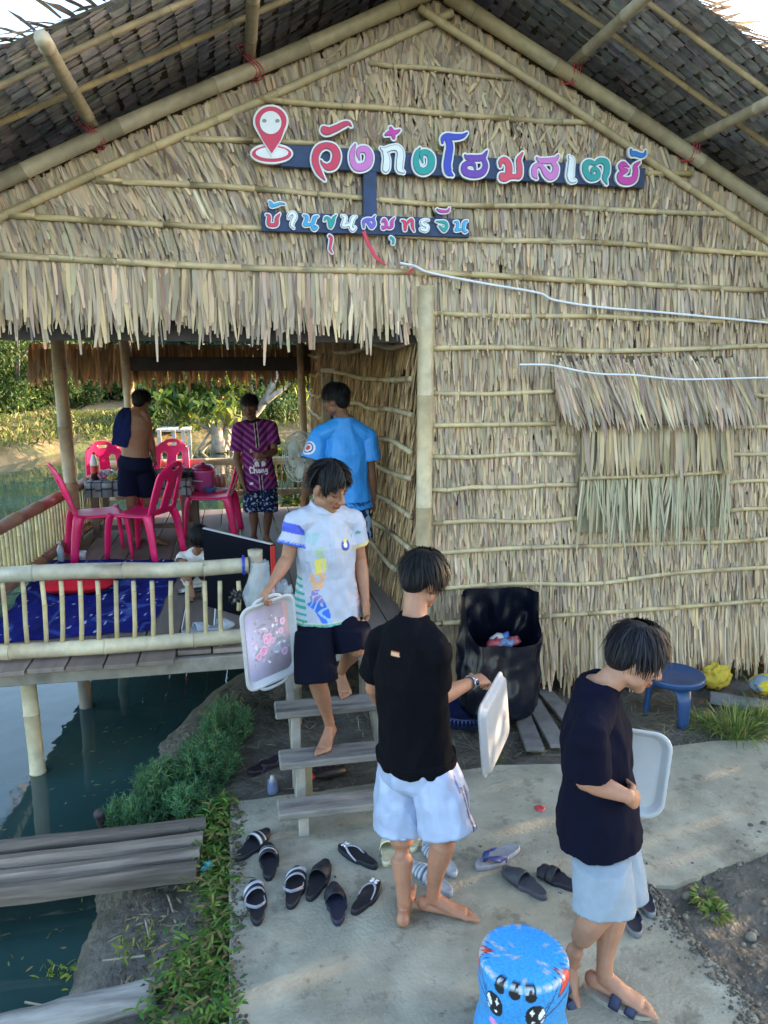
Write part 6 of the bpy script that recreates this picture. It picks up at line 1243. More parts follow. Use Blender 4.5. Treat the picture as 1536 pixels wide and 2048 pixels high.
# ======================= THE PAINTED CAT STOOL =======================
cs = W(1048, 1910, z=.40); CS = thing('cat_stool', 'round concrete stool painted glittery blue with a cat face, front of the picture', 'stool', (cs[0], cs[1], 0))
m_glit = M('glitter_paint', attr=True, rough=.34, var=.22, scale=95, bump=.0022, bscale=170)
cb_ = cs.copy(); cb_[2] = 0; R0 = .158; na, nz_ = 300, 110; fa = math.atan2(-.80, -.52); V = []; C = []
BLU = A(.035, .26, .62)
def cat_col(da, z, top_r=None):
    """da: angle from the face direction (degrees, + to the viewer's right), z height above ground"""
    x = da/57.3*R0; c = BLU.copy(); 
    for sg in (-1, 1):
        ex, ez = sg*.074, .300; dx, dz = (x-ex)*sg, z-ez
        e = (dx/.036)**2+(dz/.046)**2
        if e < 1:
            c = A(.008, .008, .012)
            if (dx-.008)/.022 > .1 and ((dx)/.033)**2+(dz/.042)**2 < 1 and dx > .006+.5*abs(dz): c = A(.75, .78, .82)
            s4 = (abs((dx+.013)/.013)**.6+abs((dz-.016)/.017)**.6); 
            if s4 < 1: c = A(.9, .9, .92)
            s4 = (abs((dx+.008)/.008)**.6+abs((dz+.024)/.009)**.6)
            if s4 < 1: c = A(.9, .9, .92)
        for k, (a_, l_) in enumerate(((.6, .020), (.85, .017))):
            tx, tz = dx-.030-k*.004, dz-.028-k*.010
            if 0 < tx < l_ and abs(tz-tx*a_*.6) < .0022: c = A(.01, .01, .02)
    if abs(z-.243-abs(x)*.6*(abs(x) < .012)) < .0035 and abs(x) < .014: c = A(.01, .012, .03)
    for sg in (-1, 1):
        if abs(math.hypot(x-sg*.014, (z-.236))-.013) < .0022 and z < .236: c = A(.01, .012, .03)
        if ((x-sg*.082)/.020)**2+((z-.218)/.014)**2 < 1: c = A(.75, .25, .55)
    for d0 in (-.055, 0, .055):
        if ((x-d0)/.020)**2+((z-.376)/.020)**2 < 1: c = A(.008, .008, .012)
    return c
def ear_col(P, c):
    for sg in (-1, 1):
        a = fa+sg*math.radians(78); e1 = A(math.cos(a), math.sin(a)); tn = A(-e1[1], e1[0]); q = P[:2]-cb_[:2]; rr = q@e1; tt = q@tn; 
        s = rr+max(0, (.40-P[2])) if P[2] < .399 else rr
        if rr > 0:
            if s > (.078 if P[2] < .399 else .125) and abs(tt) < (s-.078)*.75 and s < .235: 
                c = A(.02, .03, .12) if (abs(tt) > (s-.078)*.75-.007 or s > .228) else c
            if s > .105 and abs(tt) < (s-.105)*.62 and s < .205: c = A(.62, .06, .04) if abs(tt) < (s-.105)*.62-.006 and s < .2 else A(.02, .02, .05)
    return c
zs = np.concatenate([np.linspace(.0, .385, nz_-10), np.full(10, .4)])
for j, z in enumerate(zs):
    if j < nz_-10: r = R0*(1+.10*math.exp(-((z-.06)/.09)**2)-.05*math.exp(-((z-.20)/.05)**2)+.02*math.exp(-((z-.33)/.06)**2)); top = False
    else: k = j-(nz_-10); r = R0*(1-.004)*[.985, .95, .86, .75, .63, .5, .37, .24, .12, .01][k]; top = True
    for i in range(na):
        a = 2*math.pi*i/na; P = A(cb_[0]+r*math.cos(a), cb_[1]+r*math.sin(a), z if not top else .4-(.004 if r > R0*.96 else 0)); da = (math.degrees(a-fa)+180) % 360-180
        c = cat_col(da, z) if not top else BLU*1.25
        if top and r > R0*.84:
            for d0 in (-.055, 0, .055):
                if abs(math.radians(da)*R0-d0) < .017: c = A(.008, .008, .012)
        c = ear_col(P, c)
        edge_ = math.exp(-((z-.39)/.006)**2) if not top else (1. if r > R0*.945 else 0)
        if edge_*(.5+mnoise.noise((P[0]*60, P[1]*60, z*20))) > .42: c = A(.38, .42, .45)
        if top and mnoise.noise((P[0]*34, P[1]*34, 7+z)) > .50: c = A(.35, .40, .46)
        V.append(P); C.append(c)
F = np.array([(j*na+i, j*na+(i+1) % na, (j+1)*na+(i+1) % na, (j+1)*na+i) for j in range(nz_-1) for i in range(na)]); mk('body', V, F, m_glit, CS, np.array(C))
# ======================= BY THE WALL =======================
tc_ = W(1352, 1352, z=.30); PT = thing('plastic_table', 'low round dark blue plastic table on thick legs against the thatch wall', 'table', (tc_[0], tc_[1]+.02, 0)); m_bluep = M('blue_plastic', (.018, .055, .15), .38, .12, 9)
tx, ty = tc_[0], tc_[1]+.02; b = MB(); b.lathe((tx, ty, 0), [(.01, .312), (.03, .309), (.05, .3115), (.09, .309), (.095, .3115), (.14, .309), (.145, .3115), (.185, .309), (.195, .314), (.208, .312), (.212, .300), (.208, .270), (.200, .262), (.195, .29), (.01, .295)], 40); b.out('tabletop', m_bluep, PT, True, False)
for a in (-95, 25, 145):
    a = math.radians(a); d = A(math.cos(a), math.sin(a), 0); b = MB(); b.tube(spline([A(tx, ty, .275)+d*.06, A(tx, ty, .20)+d*.15, A(tx, ty, .10)+d*.165, A(tx, ty, -.03)+d*.172], 12), np.array(list(zip(np.interp(np.linspace(0, 1, 12), [0, .3, 1], [.09, .055, .038]), np.full(12, .022)))), 14, side=np.cross(d, A(0, 0, 1))); b.out('leg', m_bluep, PT, True, False)
# the black bin bag
bgx, bgy = W(990, 1300, y=4.72)[0], 4.64; TBg = thing('bin_bag', 'black bin bag hung open against the wall, half full of rubbish', 'bin bag', (bgx, bgy, 0)); m_bag = M('black_bag', (.004, .005, .012), .27, .2, 8, bump=.010, bscale=9, spec=.4, stretch=(1.5, 1.5, .35))
na, nr = 84, 46; V = []
for j in range(nr):
    t = j/(nr-1)
    for i in range(na):
        a = 2*math.pi*i/na; back = .5+.5*math.sin(a); rim = .62+.30*min(1, max(0, (back-.12)/.38))**1.3; z = rim*(1-t)+.06*t
        rx_ = .265+.02*math.sin(t*2.6)+(.011*math.sin(a*11+t*2)+.008*math.sin(a*19+1))*min(1, t*3); ry_ = .19+.05*math.sin(t*2.2); sq_ = (abs(math.cos(a))**4+abs(math.sin(a))**4)**-.25*(1-.5*t)+.5*t; rx_ *= min(sq_, 1.15); ry_ *= min(sq_, 1.15); px = bgx+math.cos(a)*rx_*(1-.25*max(0, t-.85)/.15); py = bgy+math.sin(a)*ry_*(1-.2*max(0, t-.85)/.15)
        nn = mnoise.noise((px*5+math.sin(a)*3, z*3, 2.+math.cos(a)*2))*.035+mnoise.noise((px*14, z*6, py*14))*.014-abs(mnoise.noise((px*9+2, z*5-math.cos(a)*2, py*9)))*.045*min(1, t*6+.15); V.append((px+math.cos(a)*nn, min(py+math.sin(a)*nn, 4.90), z))
V.append((bgx, bgy, .05)); F = [(j*na+i, j*na+(i+1) % na, (j+1)*na+(i+1) % na, (j+1)*na+i) for j in range(nr-1) for i in range(na)]+[((nr-1)*na+i, (nr-1)*na+(i+1) % na, len(V)-1) for i in range(na)]
o = mk('bag', V, F, m_bag, TBg)
for k, (dx, dy, c_) in enumerate(((-.06, -.06, (.32, .05, .06)), (.02, -.08, (.16, .22, .36)), (.09, -.04, (.3, .06, .07)), (-.01, .02, (.6, .55, .5)), (.05, .05, (.1, .2, .5)))):
    b = MB(); b.ell((bgx+dx, bgy+dy, .60), (.055, .045, .028), None, c_, 12, 8); Vv, Ff = b.arr(); Vv = np.array([p*1+A(1, 1, 1)*.022*mnoise.noise(tuple(p*38)) for p in Vv]); setp(mk('rubbish', Vv, Ff, m_plastic, None, A(*c_)), ['crumpled red wrapper in the black bag', 'pale blue wrapper on top in the black bag', 'dark red packet at the right inside the black bag', 'beige scrap in the middle of the black bag', 'blue packet at the back inside the black bag'][k], 'rubbish', 'rubbish in the bin bag')
bk_c = W(925, 1415, z=.08); b = MB(); b.lathe((bk_c[0], bk_c[1], 0), [(.10, -.02), (.155, -.01), (.172, .07), (.180, .075), (.175, .05), (.165, .06), (.12, .0), (.02, .0)], 40); 
for k in range(40): a = 2*math.pi*k/40; b.box((bk_c[0]+.176*math.cos(a), bk_c[1]+.176*math.sin(a), .045), (.008, .012, .05), (A(math.cos(a), math.sin(a), 0), A(-math.sin(a), math.cos(a), 0), A(0, 0, 1)))
setp(b.out('basket', M('blue_basket', (.015, .03, .12), .4, .2, 10), None, True, False), 'blue plastic basket under the black bag', 'basket')
def crumple(name, label, cat, c, rad, col, mat, amp=.3, fr_=9, seed=0., flatz=True, col2=None):
    b_ = MB(); b_.ell(c, rad, None, col, 40, 26); V, F = b_.arr(); out = []; Cc = []
    for p in V:
        q = p-c; n_ = 1-abs(mnoise.noise((q[0]*fr_+seed, q[1]*fr_, q[2]*fr_)))*1.8*amp+amp*.5*mnoise.noise((q[0]*fr_*2.2, q[1]*fr_*2.2+seed, q[2]*fr_*2)); p2 = c+q*n_
        out.append(p2); Cc.append(A(*col) if col2 is None or mnoise.noise((q[0]*7+seed, q[2]*9, 1)) < .12 else A(*col2))
    o = mk(name, out, F, mat, None, np.array(Cc)); return setp(o, label, cat)
p = W(1432, 1352, z=.10); crumple('plastic_bag', 'crumpled yellow plastic bag on the ground by the blue table', 'bag', p, np.array([.14, .08, .11]), (.50, .36, .05), m_cloth, .34, 17, 3.)
p = W(1540, 1368, z=.09); crumple('sack', 'grey woven sack with a yellow print at the right edge', 'sack', p, np.array([.17, .12, .075]), (.22, .27, .32), m_cloth, .16, 14, 6., col2=(.55, .42, .03))
p = W(1533, 1300, z=.16); b = MB(); b.lathe((p[0], p[1], .02), [(.045, 0), (.05, .01), (.05, .17), (.02, .22), (.018, .25), (.0, .25)], 18, (.6, .02, .03)); setp(b.out('bottle', m_plastic), 'red bottle standing in the grass at the right edge', 'bottle')
p = W(1080, 1618, z=0); b = MB(); b.lathe((p[0], p[1], .002), [(.001, .004), (.022, .006), (.030, .003), (.031, 0)], 16, (.50, .05, .06)); V, F = b.arr(); V = np.array([q+A(.008*mnoise.noise((q[0]*60, q[1]*60, 0)), .008*mnoise.noise((q[0]*60, q[1]*60, 4)), .004*mnoise.noise((q[0]*90, q[1]*90, 2))) for q in V]); setp(mk('wrapper', V, F, m_plastic, None, A(.50, .05, .06)), 'small red wrapper lying on the bare concrete', 'litter')
# ---- things under the steps ----
def bottle_lying(name, label, a, b_, r, col, capc):
    ax = nrm(b_-a); L_ = np.linalg.norm(b_-a); s1 = nrm(np.cross(ax, A(0, 0, 1))); T = MB(); T.lathe(a, [(.001, 0), (r*.45, 0), (r*.45, .02), (r*.5, .03), (r, L_*.35), (r, L_*.96), (r*.7, L_), (.001, L_)], 16, col, (s1, np.cross(ax, s1), ax)); o = T.out(name, m_plastic); cp = MB(); cp.lathe(a-ax*.012, [(.001, 0), (r*.52, 0), (r*.52, .03), (.001, .03)], 14, capc, (s1, np.cross(ax, s1), ax)); cp.out('cap', m_plastic, o); return setp(o, label, 'bottle')
p = W(622, 1547, z=.03); q = W(690, 1530, z=.03); bottle_lying('bottle', 'dark bottle with a red cap lying under the wooden steps', A(p[0], p[1], gz(p[0], p[1])+.035), A(q[0], q[1], gz(q[0], q[1])+.035), .032, (.03, .02, .02), (.6, .03, .03))
p = W(545, 1562, z=.04); b = MB(); b.lathe((p[0], p[1], gz(p[0], p[1])), [(.001, 0), (.03, 0), (.032, .01), (.032, .08), (.014, .10), (.014, .115), (.001, .115)], 16, np.array([(.06, .08, .2), (.06, .08, .2), (.2, .24, .35), (.06, .08, .2), (.3, .3, .3), (.4, .4, .4), (.4, .4, .4)])); setp(b.out('bottle', m_plastic), 'small blue and white bottle standing left of the wooden steps', 'bottle')
for k, (u, v) in enumerate(((522, 1535), (548, 1522), (650, 1532))):
    q = W(u, v, z=.02); sandal('old_sandal', ['dark old sandal on the earth left of the steps', 'dark worn sandal behind the left leg of the steps', 'black old sandal lying under the steps'][k], (u-22, v+9), (u+26, v-8), 'thong', (.02, .012, .018), (.04, .02, .05), z0=gz(q[0], q[1])+.012, group='old sandals under the steps')
p = W(415, 1733, z=-.02); crumple('litter', 'crumpled teal wrapper caught at the end of the plank bridge', 'litter', p, np.array([.035, .03, .03]), (.05, .3, .35), m_plastic, .5, 30, 2.)
# ======================= ON THE PORCH =======================
m_pink = M('pink_plastic', (.90, .013, .15), .36, .10, 6, coat=.1, dirt=(.50, .06, .16), dirt_scale=4, dirt_amt=.5, bump=.0006, bscale=60)
def chair_proto():
    T = thing('plastic_chair', '-', 'chair', (0, 0, 0), 'pink plastic chairs round the porch table'); H = .42
    g = lambda nu, nv, f: ([f(i/(nu-1), j/(nv-1)) for i in range(nu) for j in range(nv)], [(i*nv+j, (i+1)*nv+j, (i+1)*nv+j+1, i*nv+j+1) for i in range(nu-1) for j in range(nv-1)])
    def seatf(a, b_):
        x = (a-.5)*2; y = (b_-.5)*2; r = 1-.10*(abs(x)**3)*(abs(y)**3); return A(x*.205*r*(1-.06*(1-b_)), y*.20*r, H-.012*(1-x*x)*(1-y*y)-.02*max(0, abs(x)-.85)/.15-.025*max(0, y-.85)/.15)
    V, F = g(21, 21, seatf); o = mk('seat', V, F, m_pink, T); s = o.modifiers.new('t', 'SOLIDIFY'); s.thickness = .014
    # backrest with two long slots beside a centre slat and a hand hole on top
    nu, nv = 37, 37
    def backf(a, b_): x = (a-.5)*2; z = b_; wd_ = .200-.035*z**2-.05*max(0, z-.88)/.12*abs(x); return A(x*wd_*(1-.0*z), -.185-.13*z-.035*(1-x*x)*(.3+z), H-.01+.47*z-.055*max(0, z-.7)/.3*x*x)
    V, F = g(nu, nv, backf); keep = []
    for f_ in F:
        i, j = f_[0]//nv, f_[0] % nv; x = ((i+.5)/(nu-1)-.5)*2; z = (j+.5)/(nv-1); hole = (.25 < abs(x) < .66-.1*z and .10 < z < .70-(.10*((abs(x)-.45)/.2)**2)) or (((x)/.30)**2+((z-.88)/.045)**2 < 1)
        if not hole: keep.append(f_)
    o = mk('backrest', V, keep, m_pink, T); s = o.modifiers.new('t', 'SOLIDIFY'); s.thickness = .016; s.offset = 0
    for sx in (-1, 1):
        for sy in (-1, 1):
            b_ = MB(); top = A(sx*.180, sy*.170, H-.005); bot = A(sx*.215, sy*.215-(.03 if sy < 0 else 0), 0); P = spline([top, top*.85+bot*.15+A(sx*.012, sy*.012, 0), (top+bot)/2+A(sx*.01, sy*.01, 0), bot], 9)
            b_.tube(P, np.array(list(zip(np.linspace(.046, .030, 9), np.linspace(.026, .014, 9)))), 10, side=A(1, 0, 0) if sy > 0 else A(0, 1, 0)); b_.out('leg', m_pink, T, True, False)
    return T
def copy_thing(o, label, loc, rz, name=None):
    r = o.copy(); sc.collection.objects.link(r); r['label'] = label; r.location = loc; r.rotation_euler = (0, 0, rz)
    for ch in o.children:
        c = ch.copy(); sc.collection.objects.link(c); c.parent = r
    return r
ch0 = chair_proto()
for k, (u, v, hd_, lab) in enumerate(((203, 1112, -72, 'pink plastic chair at the left, its back to the side railing'), (290, 1112, 62, 'magenta pink chair in the middle of the porch with its back towards the viewer'), (425, 1068, 82, 'pink chair at the right of the table beside the man in the purple jersey'),
                               (228, 1048, 200, 'pink chair half hidden behind the shirtless man on the far left of the table'), (338, 1040, 172, 'pink chair behind the table with its hand hole facing the viewer'))):
    p = W(u, v, z=DZ); rz = math.radians(hd_); ch0.scale = (1.17, 1.17, 1.10)
    if k == 0: ch0.location = tuple(p); ch0.rotation_euler = (0, 0, rz); ch0['label'] = lab
    else: copy_thing(ch0, lab, tuple(p), rz)
# table with a checked cloth
tA, tB = W(178, 955, y=8.6), W(378, 958, y=8.6); TZ = 1.245; TT = thing('porch_table', 'wooden table under a dark checked cloth crowded with food on the porch', 'table', ((tA[0]+tB[0])/2, 8.85, DZ))
m_cloth_check = M('table_wood', (.16, .11, .08), .7, .3, 8)
b = MB(); b.box(((tA[0]+tB[0])/2, 8.85, TZ-.02), (tB[0]-tA[0], .86, .03)); b.out('tabletop', m_cloth_check, TT, False, False)
for x in (tA[0]+.06, tB[0]-.05):
    for y in (8.5, 9.2): b = MB(); b.box((x, y, (DZ+TZ)/2-.02), (.07, .07, TZ-DZ-.04)); b.out('leg', m_cloth_check, TT, False, False)
b = MB(); b.box(((tA[0]+tB[0])/2, 8.5, DZ+.10), (tB[0]-tA[0]-.1, .04, .05)); b.out('stretcher', m_cloth_check, TT, False, False)
nu, nv = 90, 52; V = []; C = []
for i in range(nu):
    for j in range(nv):
        s_ = i/(nu-1)*1.2-.1; t_ = j/(nv-1)*1.36-.24; x = tA[0]+(tB[0]-tA[0])*np.clip(s_, -.012, 1.012); y = 8.42+.87*np.clip(t_, -.012, 1.0); z = TZ+.003
        if t_ < 0: z += t_*.70+.0; y -= .012+.010*math.sin(s_*40)
        if s_ < 0 or s_ > 1: z -= (max(0, -s_)+max(0, s_-1))*1.2; x += math.copysign(.012+.008*math.sin(t_*30), s_-.5)
        V.append((x, y, z)); g1 = (x*9) % 1; g2 = ((z*9+y*9) % 1); C.append(A(.02, .02, .035) if g1 < .13 or g2 < .15 else (A(.25, .25, .28) if (int(x*9)+int(z*9+y*9)) % 2 else A(.34, .33, .33)))
mk('tablecloth_edge', V, np.array([(i*nv+j, (i+1)*nv+j, (i+1)*nv+j+1, i*nv+j+1) for i in range(nu-1) for j in range(nv-1)]), m_cloth, TT, np.array(C))
def upright(name, label, cat, u, y, z, prof_, cols, mat=None, n=20, group=None):
    p = W(u, 900, y=y); b_ = MB(); b_.lathe((p[0], y, z), prof_, n, np.array(cols, float)); return setp(b_.out(name, mat or m_plastic), label, cat, group)
CK = [(.03, 0), (.045, .01), (.045, .08), (.045, .085), (.045, .16), (.045, .165), (.043, .21), (.018, .28), (.016, .29), (.018, .292), (.018, .31), (.001, .31)]
upright('cola_bottle', 'large cola bottle with a red label and red cap on the porch table', 'bottle', 186, 8.62, TZ, CK, [(.02, .008, .006)]*3+[(.5, .02, .02)]*2+[(.5, .5, .52)]*3+[(.55, .02, .02)]*4)
p = W(346, 940, y=8.7); m_ = 260; a = rng.uniform(0, 6.283, m_); rr = np.sqrt(rng.random(m_))*.24
o = leaves('leaf_pile', A(p[0], 8.72, TZ+.02)+np.stack([np.cos(a)*rr*.9, np.sin(a)*rr*.6, .09*(1-rr/.24)+rng.random(m_)*.02], 1), np.stack([np.cos(a+1), np.sin(a+1), rng.normal(0, .25, m_)], 1), rng.normal(0, .3, (m_, 3))+A(0, 0, 1), rng.uniform(.08, .18, m_), rng.uniform(.02, .04, m_), pick([(.06, .055, .03), (.04, .05, .025), (.10, .08, .05), (.03, .025, .02)], m_), m_foliage, None, 3, droop=.2); setp(o, 'heap of dark dried leaves on the right end of the porch table', 'leaves')
for k, (u, y, c_, r_, lab) in enumerate(((205, 8.6, (.35, .12, .2), .07, 'small purple bag of food beside the cola bottle'), (218, 8.75, (.34, .34, .38), .08, 'clear bag of vegetables on the table'), (222, 8.55, (.40, .30, .06), .05, 'yellowish snack packet on the checked cloth'), (197, 8.85, (.45, .47, .5), .07, 'pale plastic bag at the left end of the table'), (325, 8.62, (.55, .5, .45), .06, 'white paper bundle right of the shirtless man'), (232, 8.62, (.15, .24, .06), .06, 'green bunch of herbs next to the snack packet'))):
    p = W(u, 950, y=y); crumple('food_bag', lab, 'bag', A(p[0], y, TZ+r_*.6), np.array([r_, r_*.8, r_*.7]), c_, m_plastic, .45, 14, k*3.)
# low bench with a pink drinks cooler, bowls and jars
bA, bB = W(378, 985, y=8.75), W(470, 985, y=8.75); BZ = W(400, 986, y=8.6)[2]; BN = thing('bench', 'low wooden bench carrying the pink drinks cooler', 'bench', ((bA[0]+bB[0])/2, 8.8, DZ))
b = MB(); b.box(((bA[0]+bB[0])/2, 8.85, BZ-.02), (bB[0]-bA[0], .5, .035)); b.out('seat', m_cloth_check, BN, False, False)
for x in (bA[0]+.06, bB[0]-.06):
    for y in (8.65, 9.05): b = MB(); b.box((x, y, (DZ+BZ)/2-.02), (.06, .06, BZ-DZ-.04)); b.out('leg', m_cloth_check, BN, False, False)
cl_ = A(W(407, 960, y=8.75)[0], 8.78, BZ); CO = thing('drinks_cooler', 'round pink drinks cooler with a dark red lid and carrying handle', 'cooler', tuple(cl_))
b = MB(); b.lathe(cl_, [(.10, 0), (.115, .01), (.130, .22), (.138, .225), (.138, .245), (.128, .245)], 28, (.62, .12, .38)); b.out('body', m_plastic, CO); b = MB(); b.lathe(cl_+A(0, 0, .246), [(.134, 0), (.134, .02), (.10, .055), (.03, .065), (.028, .085), (.001, .085)], 28, (.25, .015, .07)); b.out('lid', m_plastic, CO)
b = MB(); b.tube(spline([cl_+A(-.14, -.02, .22), cl_+A(-.17, -.1, .17), cl_+A(-.10, -.16, .14), cl_+A(0, -.165, .13)], 12), .008, 6, (.6, .55, .6)); b.out('handle', m_plastic, CO)
upright('bowl', 'blue bowl stacked in front of the pink cooler', 'bowl', 418, 8.58, BZ, [(.03, 0), (.05, .005), (.085, .055), (.088, .058), (.08, .055), (.04, .012), (.001, .012)], [(.05, .2, .45)]*7); upright('bowl', 'pale bowl next to the blue bowl', 'bowl', 436, 8.6, BZ, [(.03, 0), (.05, .005), (.09, .04), (.092, .043), (.085, .04), (.04, .012), (.001, .012)], [(.5, .42, .35)]*7)
for k, u in enumerate((432, 442)): upright('jar', ['glass jar with red contents right of the cooler', 'second glass jar, nearest the purple jersey'][k], 'jar', u, 8.9, BZ, [(.03, 0), (.035, .01), (.035, .12), (.02, .15), (.022, .152), (.022, .17), (.001, .17)], [(.35, .12, .1)]*3+[(.4, .36, .33)]*4)
# pedestal fan
fc = W(602, 914, y=6.6); FN_ = thing('pedestal_fan', 'grey pedestal fan with a wire cage left of the man in blue', 'fan', (fc[0]+.05, 6.62, DZ)); fx = nrm(A(-.86, -.5, .05)); f1 = nrm(np.cross(A(0, 0, 1), fx)); f2 = np.cross(fx, f1); m_wire = M('fan_wire', (.42, .42, .40), .4, .1, 20)
b = MB()
for q, off in ((.23, 0), (.22, .05), (.22, -.05), (.16, .07), (.08, .08), (.16, -.07), (.08, -.08)): b.tube([fc+fx*off+f1*math.cos(t_)*q+f2*math.sin(t_)*q for t_ in np.linspace(0, 2*math.pi, 41)], .0035, 5)
for k in range(44):
    t_ = 2*math.pi*k/44; e = f1*math.cos(t_)+f2*math.sin(t_)
    for s_ in (1, -1): b.tube(spline([fc+fx*s_*.085+e*.03, fc+fx*s_*.07+e*.16, fc+fx*s_*.04+e*.215, fc+e*.23], 8), .0022, 4)
b.out('cage', m_wire, FN_, True, False)
b = MB()
for k in range(3):
    t0 = k*2.094; V = [fc+fx*(.02*math.sin(dt*3))+(f1*math.cos(t0+dt)+f2*math.sin(t0+dt))*r for dt in np.linspace(0, 1.2, 8) for r in (.03, .10, .19*(1-.15*abs(dt-.6)))]; V += [v_+fx*.006 for v_ in V]; F = [(i*3+j, i*3+j+1, i*3+j+4, i*3+j+3) for i in range(7) for j in range(2)]; F += [tuple(24+x for x in f_[::-1]) for f_ in F]; b.add(V, F)
b.out('blade', M('fan_blade', (.36, .38, .38), .35, .1, 10), FN_, True, False)
b = MB(); b.lathe(fc-fx*.09, [(.001, -.14), (.05, -.13), (.07, -.05), (.07, .04), (.001, .05)], 18, None, (f1, f2, fx)); b.out('motor', m_wire, FN_, True, False); b = MB(); q = fc-fx*.14; b.tube([A(q[0], q[1], q[2]-.03), A(q[0], q[1], DZ+.03)], .016, 10); b.lathe((q[0], q[1], DZ), [(.17, .0), (.17, .02), (.03, .045), (.001, .045)], 24); b.out('stand', m_wire, FN_, True, False)
# starry sleeping mat, red pillow
quad = [W(-40, 1290, z=DZ), W(300, 1262, z=DZ), W(372, 1120, z=DZ), W(95, 1122, z=DZ)]; nu, nv = 110, 90; V = []; C = []; stars = [(random.random(), random.random(), random.choice([.004, .006, .009, .013])) for _ in range(150)]
sa = np.array(stars)
for i in range(nu):
    for j in range(nv):
        a, b_ = i/(nu-1), j/(nv-1); wob = .02*mnoise.noise((a*7, b_*7, 1)); p = (quad[0]*(1-a)+quad[1]*a)*(1-b_)+(quad[3]*(1-a)+quad[2]*a)*b_
        z = DZ+.018+.030*abs(mnoise.noise((p[0]*5, p[1]*5, 2)))+.016*mnoise.noise((p[0]*13, p[1]*11, 5))+.03*math.exp(-((b_-1)/.05)**2)
        ed = min(a, 1-a, b_, 1-b_); z = DZ+.006+(z-DZ-.006)*min(1, ed*14)
        V.append((p[0]+wob*(2 if min(a, 1-a) < .1 else 1), min(max(p[1]+wob*1.5, 4.98), 9), z)); n_ = mnoise.noise((p[0]*4, p[1]*4, 8)); c = A(.010, .014, .16)*(1+.5*n_)
        if abs(mnoise.noise((p[0]*2.2, p[1]*2.2, 3))) < .03: c = A(.05, .08, .30)
        dd = np.hypot((sa[:, 0]-a)*1.6, (sa[:, 1]-b_)*1.25); h_ = dd < sa[:, 2]
        if h_.any(): c = A(.55, .6, .75)
        V[-1] = tuple(V[-1]); C.append(c)
o = mk('sleeping_mat', V, np.array([(i*nv+j, (i+1)*nv+j, (i+1)*nv+j+1, i*nv+j+1) for i in range(nu-1) for j in range(nv-1)]), m_cloth, None, np.array(C)); setp(o, 'dark blue sleeping mat with white stars spread on the deck behind the railing', 'mat')
p = W(158, 1166, z=DZ+.09); b = MB(); b.ell(p, (.27, .20, .07), None, None, 36, 20); V, F = b.arr(); q = V-p; V = p+np.stack([q[:, 0]*(1+.25*(np.abs(q[:, 1])/.2)), q[:, 1]*(1+.25*(np.abs(q[:, 0])/.27)), q[:, 2]*(1-.3*(np.abs(q[:, 0])/.27)**2)], 1)+np.array([[0, 0, .012*mnoise.noise(tuple(x*12))] for x in V]); setp(mk('pillow', V, F, m_cloth, None, A(.62, .018, .035)), 'bright red pillow on the blue sleeping mat', 'pillow')
WB = [(.001, 0), (.03, 0), (.033, .01), (.033, .14), (.012, .18), (.012, .19), (.015, .19), (.015, .21), (.001, .21)]
p = W(103, 1128, z=DZ); upright('water_bottle', 'small clear water bottle standing beside the mat', 'bottle', 103, p[1], DZ+.005, WB, [(.40, .48, .55)]*6+[(.6, .62, .66)]*3, M('clear_plastic', attr=True, rough=.12, var=0, alpha=.75)); p = W(148, 1121, z=DZ); upright('cup', 'white cup on the deck boards by the mat', 'cup', 148, p[1], DZ+.003, [(.001, 0), (.03, 0), (.04, .085), (.037, .085), (.028, .006), (.001, .006)], [(.7, .7, .72)]*6)
# dark board standing on the deck, pale top edge and red end
q0, q1_ = W(405, 1058, y=5.75), W(540, 1090, y=5.20); dv = nrm((q1_-q0)*A(1, 1, 0)); nn_ = A(-dv[1], dv[0], 0); ztl, ztr = q0[2], q1_[2]; BD = thing('display_board', 'black upright board with a pale top edge and a red end standing on the deck', 'board', ((q0[0]+q1_[0])/2, (q0[1]+q1_[1])/2, DZ))
V = []; 
for s_ in (0, .03):
    for P_0, zt_ in ((q0, ztl), (q1_, ztr)): V += [(P_0[0]+nn_[0]*s_, P_0[1]+nn_[1]*s_, DZ), (P_0[0]+nn_[0]*s_, P_0[1]+nn_[1]*s_, zt_)]
mk('panel', V, [(0, 2, 3, 1), (4, 5, 7, 6), (0, 1, 5, 4), (2, 6, 7, 3), (1, 3, 7, 5), (0, 4, 6, 2)], M('black_panel', (.004, .0045, .009), .85, .2, 6, spec=.08), BD, None, False)
b = MB(); b.tube([A(q0[0], q0[1], ztl+.004)+nn_*.015, A(q1_[0], q1_[1], ztr+.004)+nn_*.015], np.array([[.017, .006]]*2), 8, (.5, .48, .5), side=nn_); b.out('edge_strip', m_paint, BD, False); b = MB(); b.box(A(q1_[0], q1_[1], (DZ+ztr)/2)+dv*.008+nn_*.015, (.012, .034, ztr-DZ-.02), (dv, nn_, A(0, 0, 1)), (.62, .03, .03)); b.out('end_strip', m_paint, BD, False)
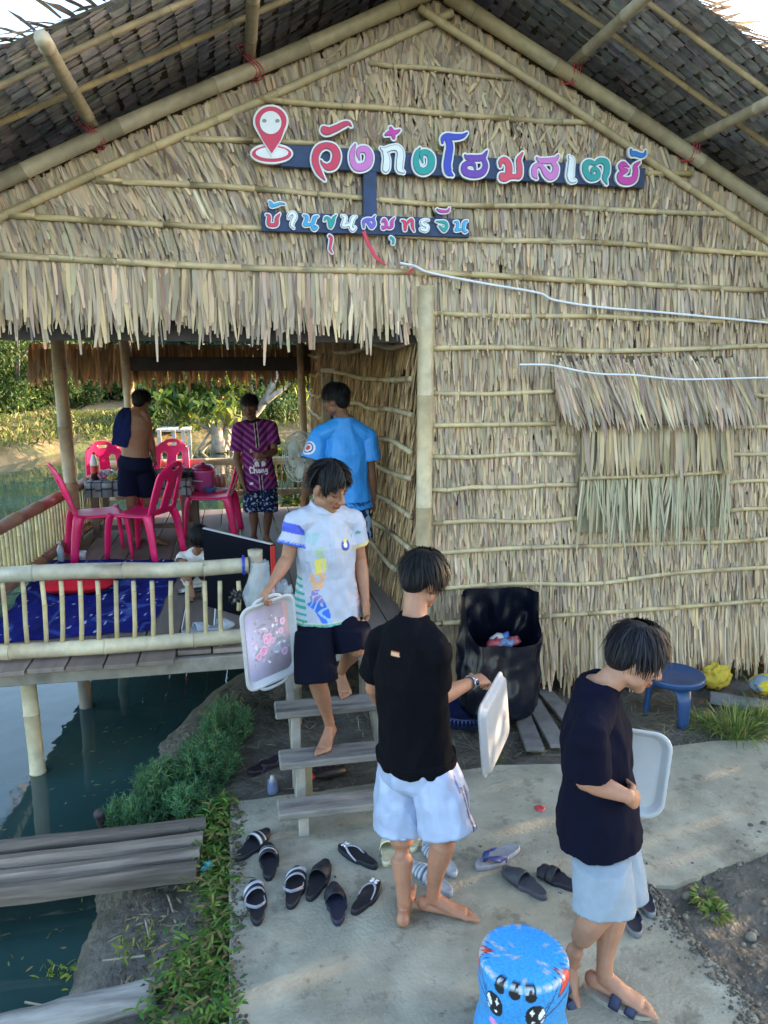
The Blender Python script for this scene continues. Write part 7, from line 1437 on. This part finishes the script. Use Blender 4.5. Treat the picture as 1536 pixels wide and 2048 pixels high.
# bags on the rail post
m_film = M('clear_film', (.55, .62, .70), .12, .1, 12, alpha=.42, bump=.02, bscale=16)
pp = W(518, 1165, y=4.80); na, nr = 40, 22; V = []
for j in range(nr):
    t = j/(nr-1)
    for i in range(na):
        a = 2*math.pi*i/na; r = np.interp(t, [0, .25, .6, .9, 1], [.058, .07, .105, .085, .02]); px = pp[0]+.01+math.cos(a)*r+.03*t*mnoise.noise((i*.4, t*4, 1)); py = 4.80+math.sin(a)*r*.85-.01+.03*t*mnoise.noise((i*.5, t*5, 6)); V.append((px-.02*t, py, 1.21-.36*t+.02*mnoise.noise((i*.6, t*3, 2))))
setp(mk('plastic_bag', V, [(j*na+i, j*na+(i+1) % na, (j+1)*na+(i+1) % na, (j+1)*na+i) for j in range(nr-1) for i in range(na)], m_film), 'clear plastic bag hung over the end post of the front railing', 'bag')
p = W(568, 1185, y=4.9); crumple('plastic_bag', 'second crumpled clear bag between the rail post and the man on the steps', 'bag', p, np.array([.07, .07, .09]), (.5, .55, .62), m_film, .5, 16, 5.)
p = W(470, 1193, y=4.76); crumple('black_bag', 'knotted black plastic bag hanging on the front railing', 'bag', p, np.array([.045, .03, .06]), (.012, .012, .016), m_plastic, .6, 24, 9.)
for k, (u, v, lab) in enumerate(((392, 1262, 'white woven slipper on the deck edge, left one'), (440, 1255, 'pale blue white slipper on the deck edge, right one'))):
    sandal('slipper', lab, (u-24, v+4), (u+24, v-6), 'clog', (.45, .52, .6), (.52, .58, .66), z0=DZ+.002, group='slippers on the deck')
p = W(378, 1181, z=DZ+.01); b = MB(); b.box(p, (.20, .13, .008), (nrm(A(1, .15, 0)), nrm(A(-.15, 1, 0)), A(0, 0, 1)), (.02, .02, .025), .002); TB_ = b.out('tablet', m_plastic, None, False); setp(TB_, 'tablet lying on the deck at the feet of the child', 'tablet')
b = MB(); b.box(p+A(0, 0, .0052), (.17, .105, .002), (nrm(A(1, .15, 0)), nrm(A(-.15, 1, 0)), A(0, 0, 1)), (.16, .30, .27)); b.out('screen', M('tablet_glass', attr=True, rough=.1, var=.2, scale=30), TB_, False)
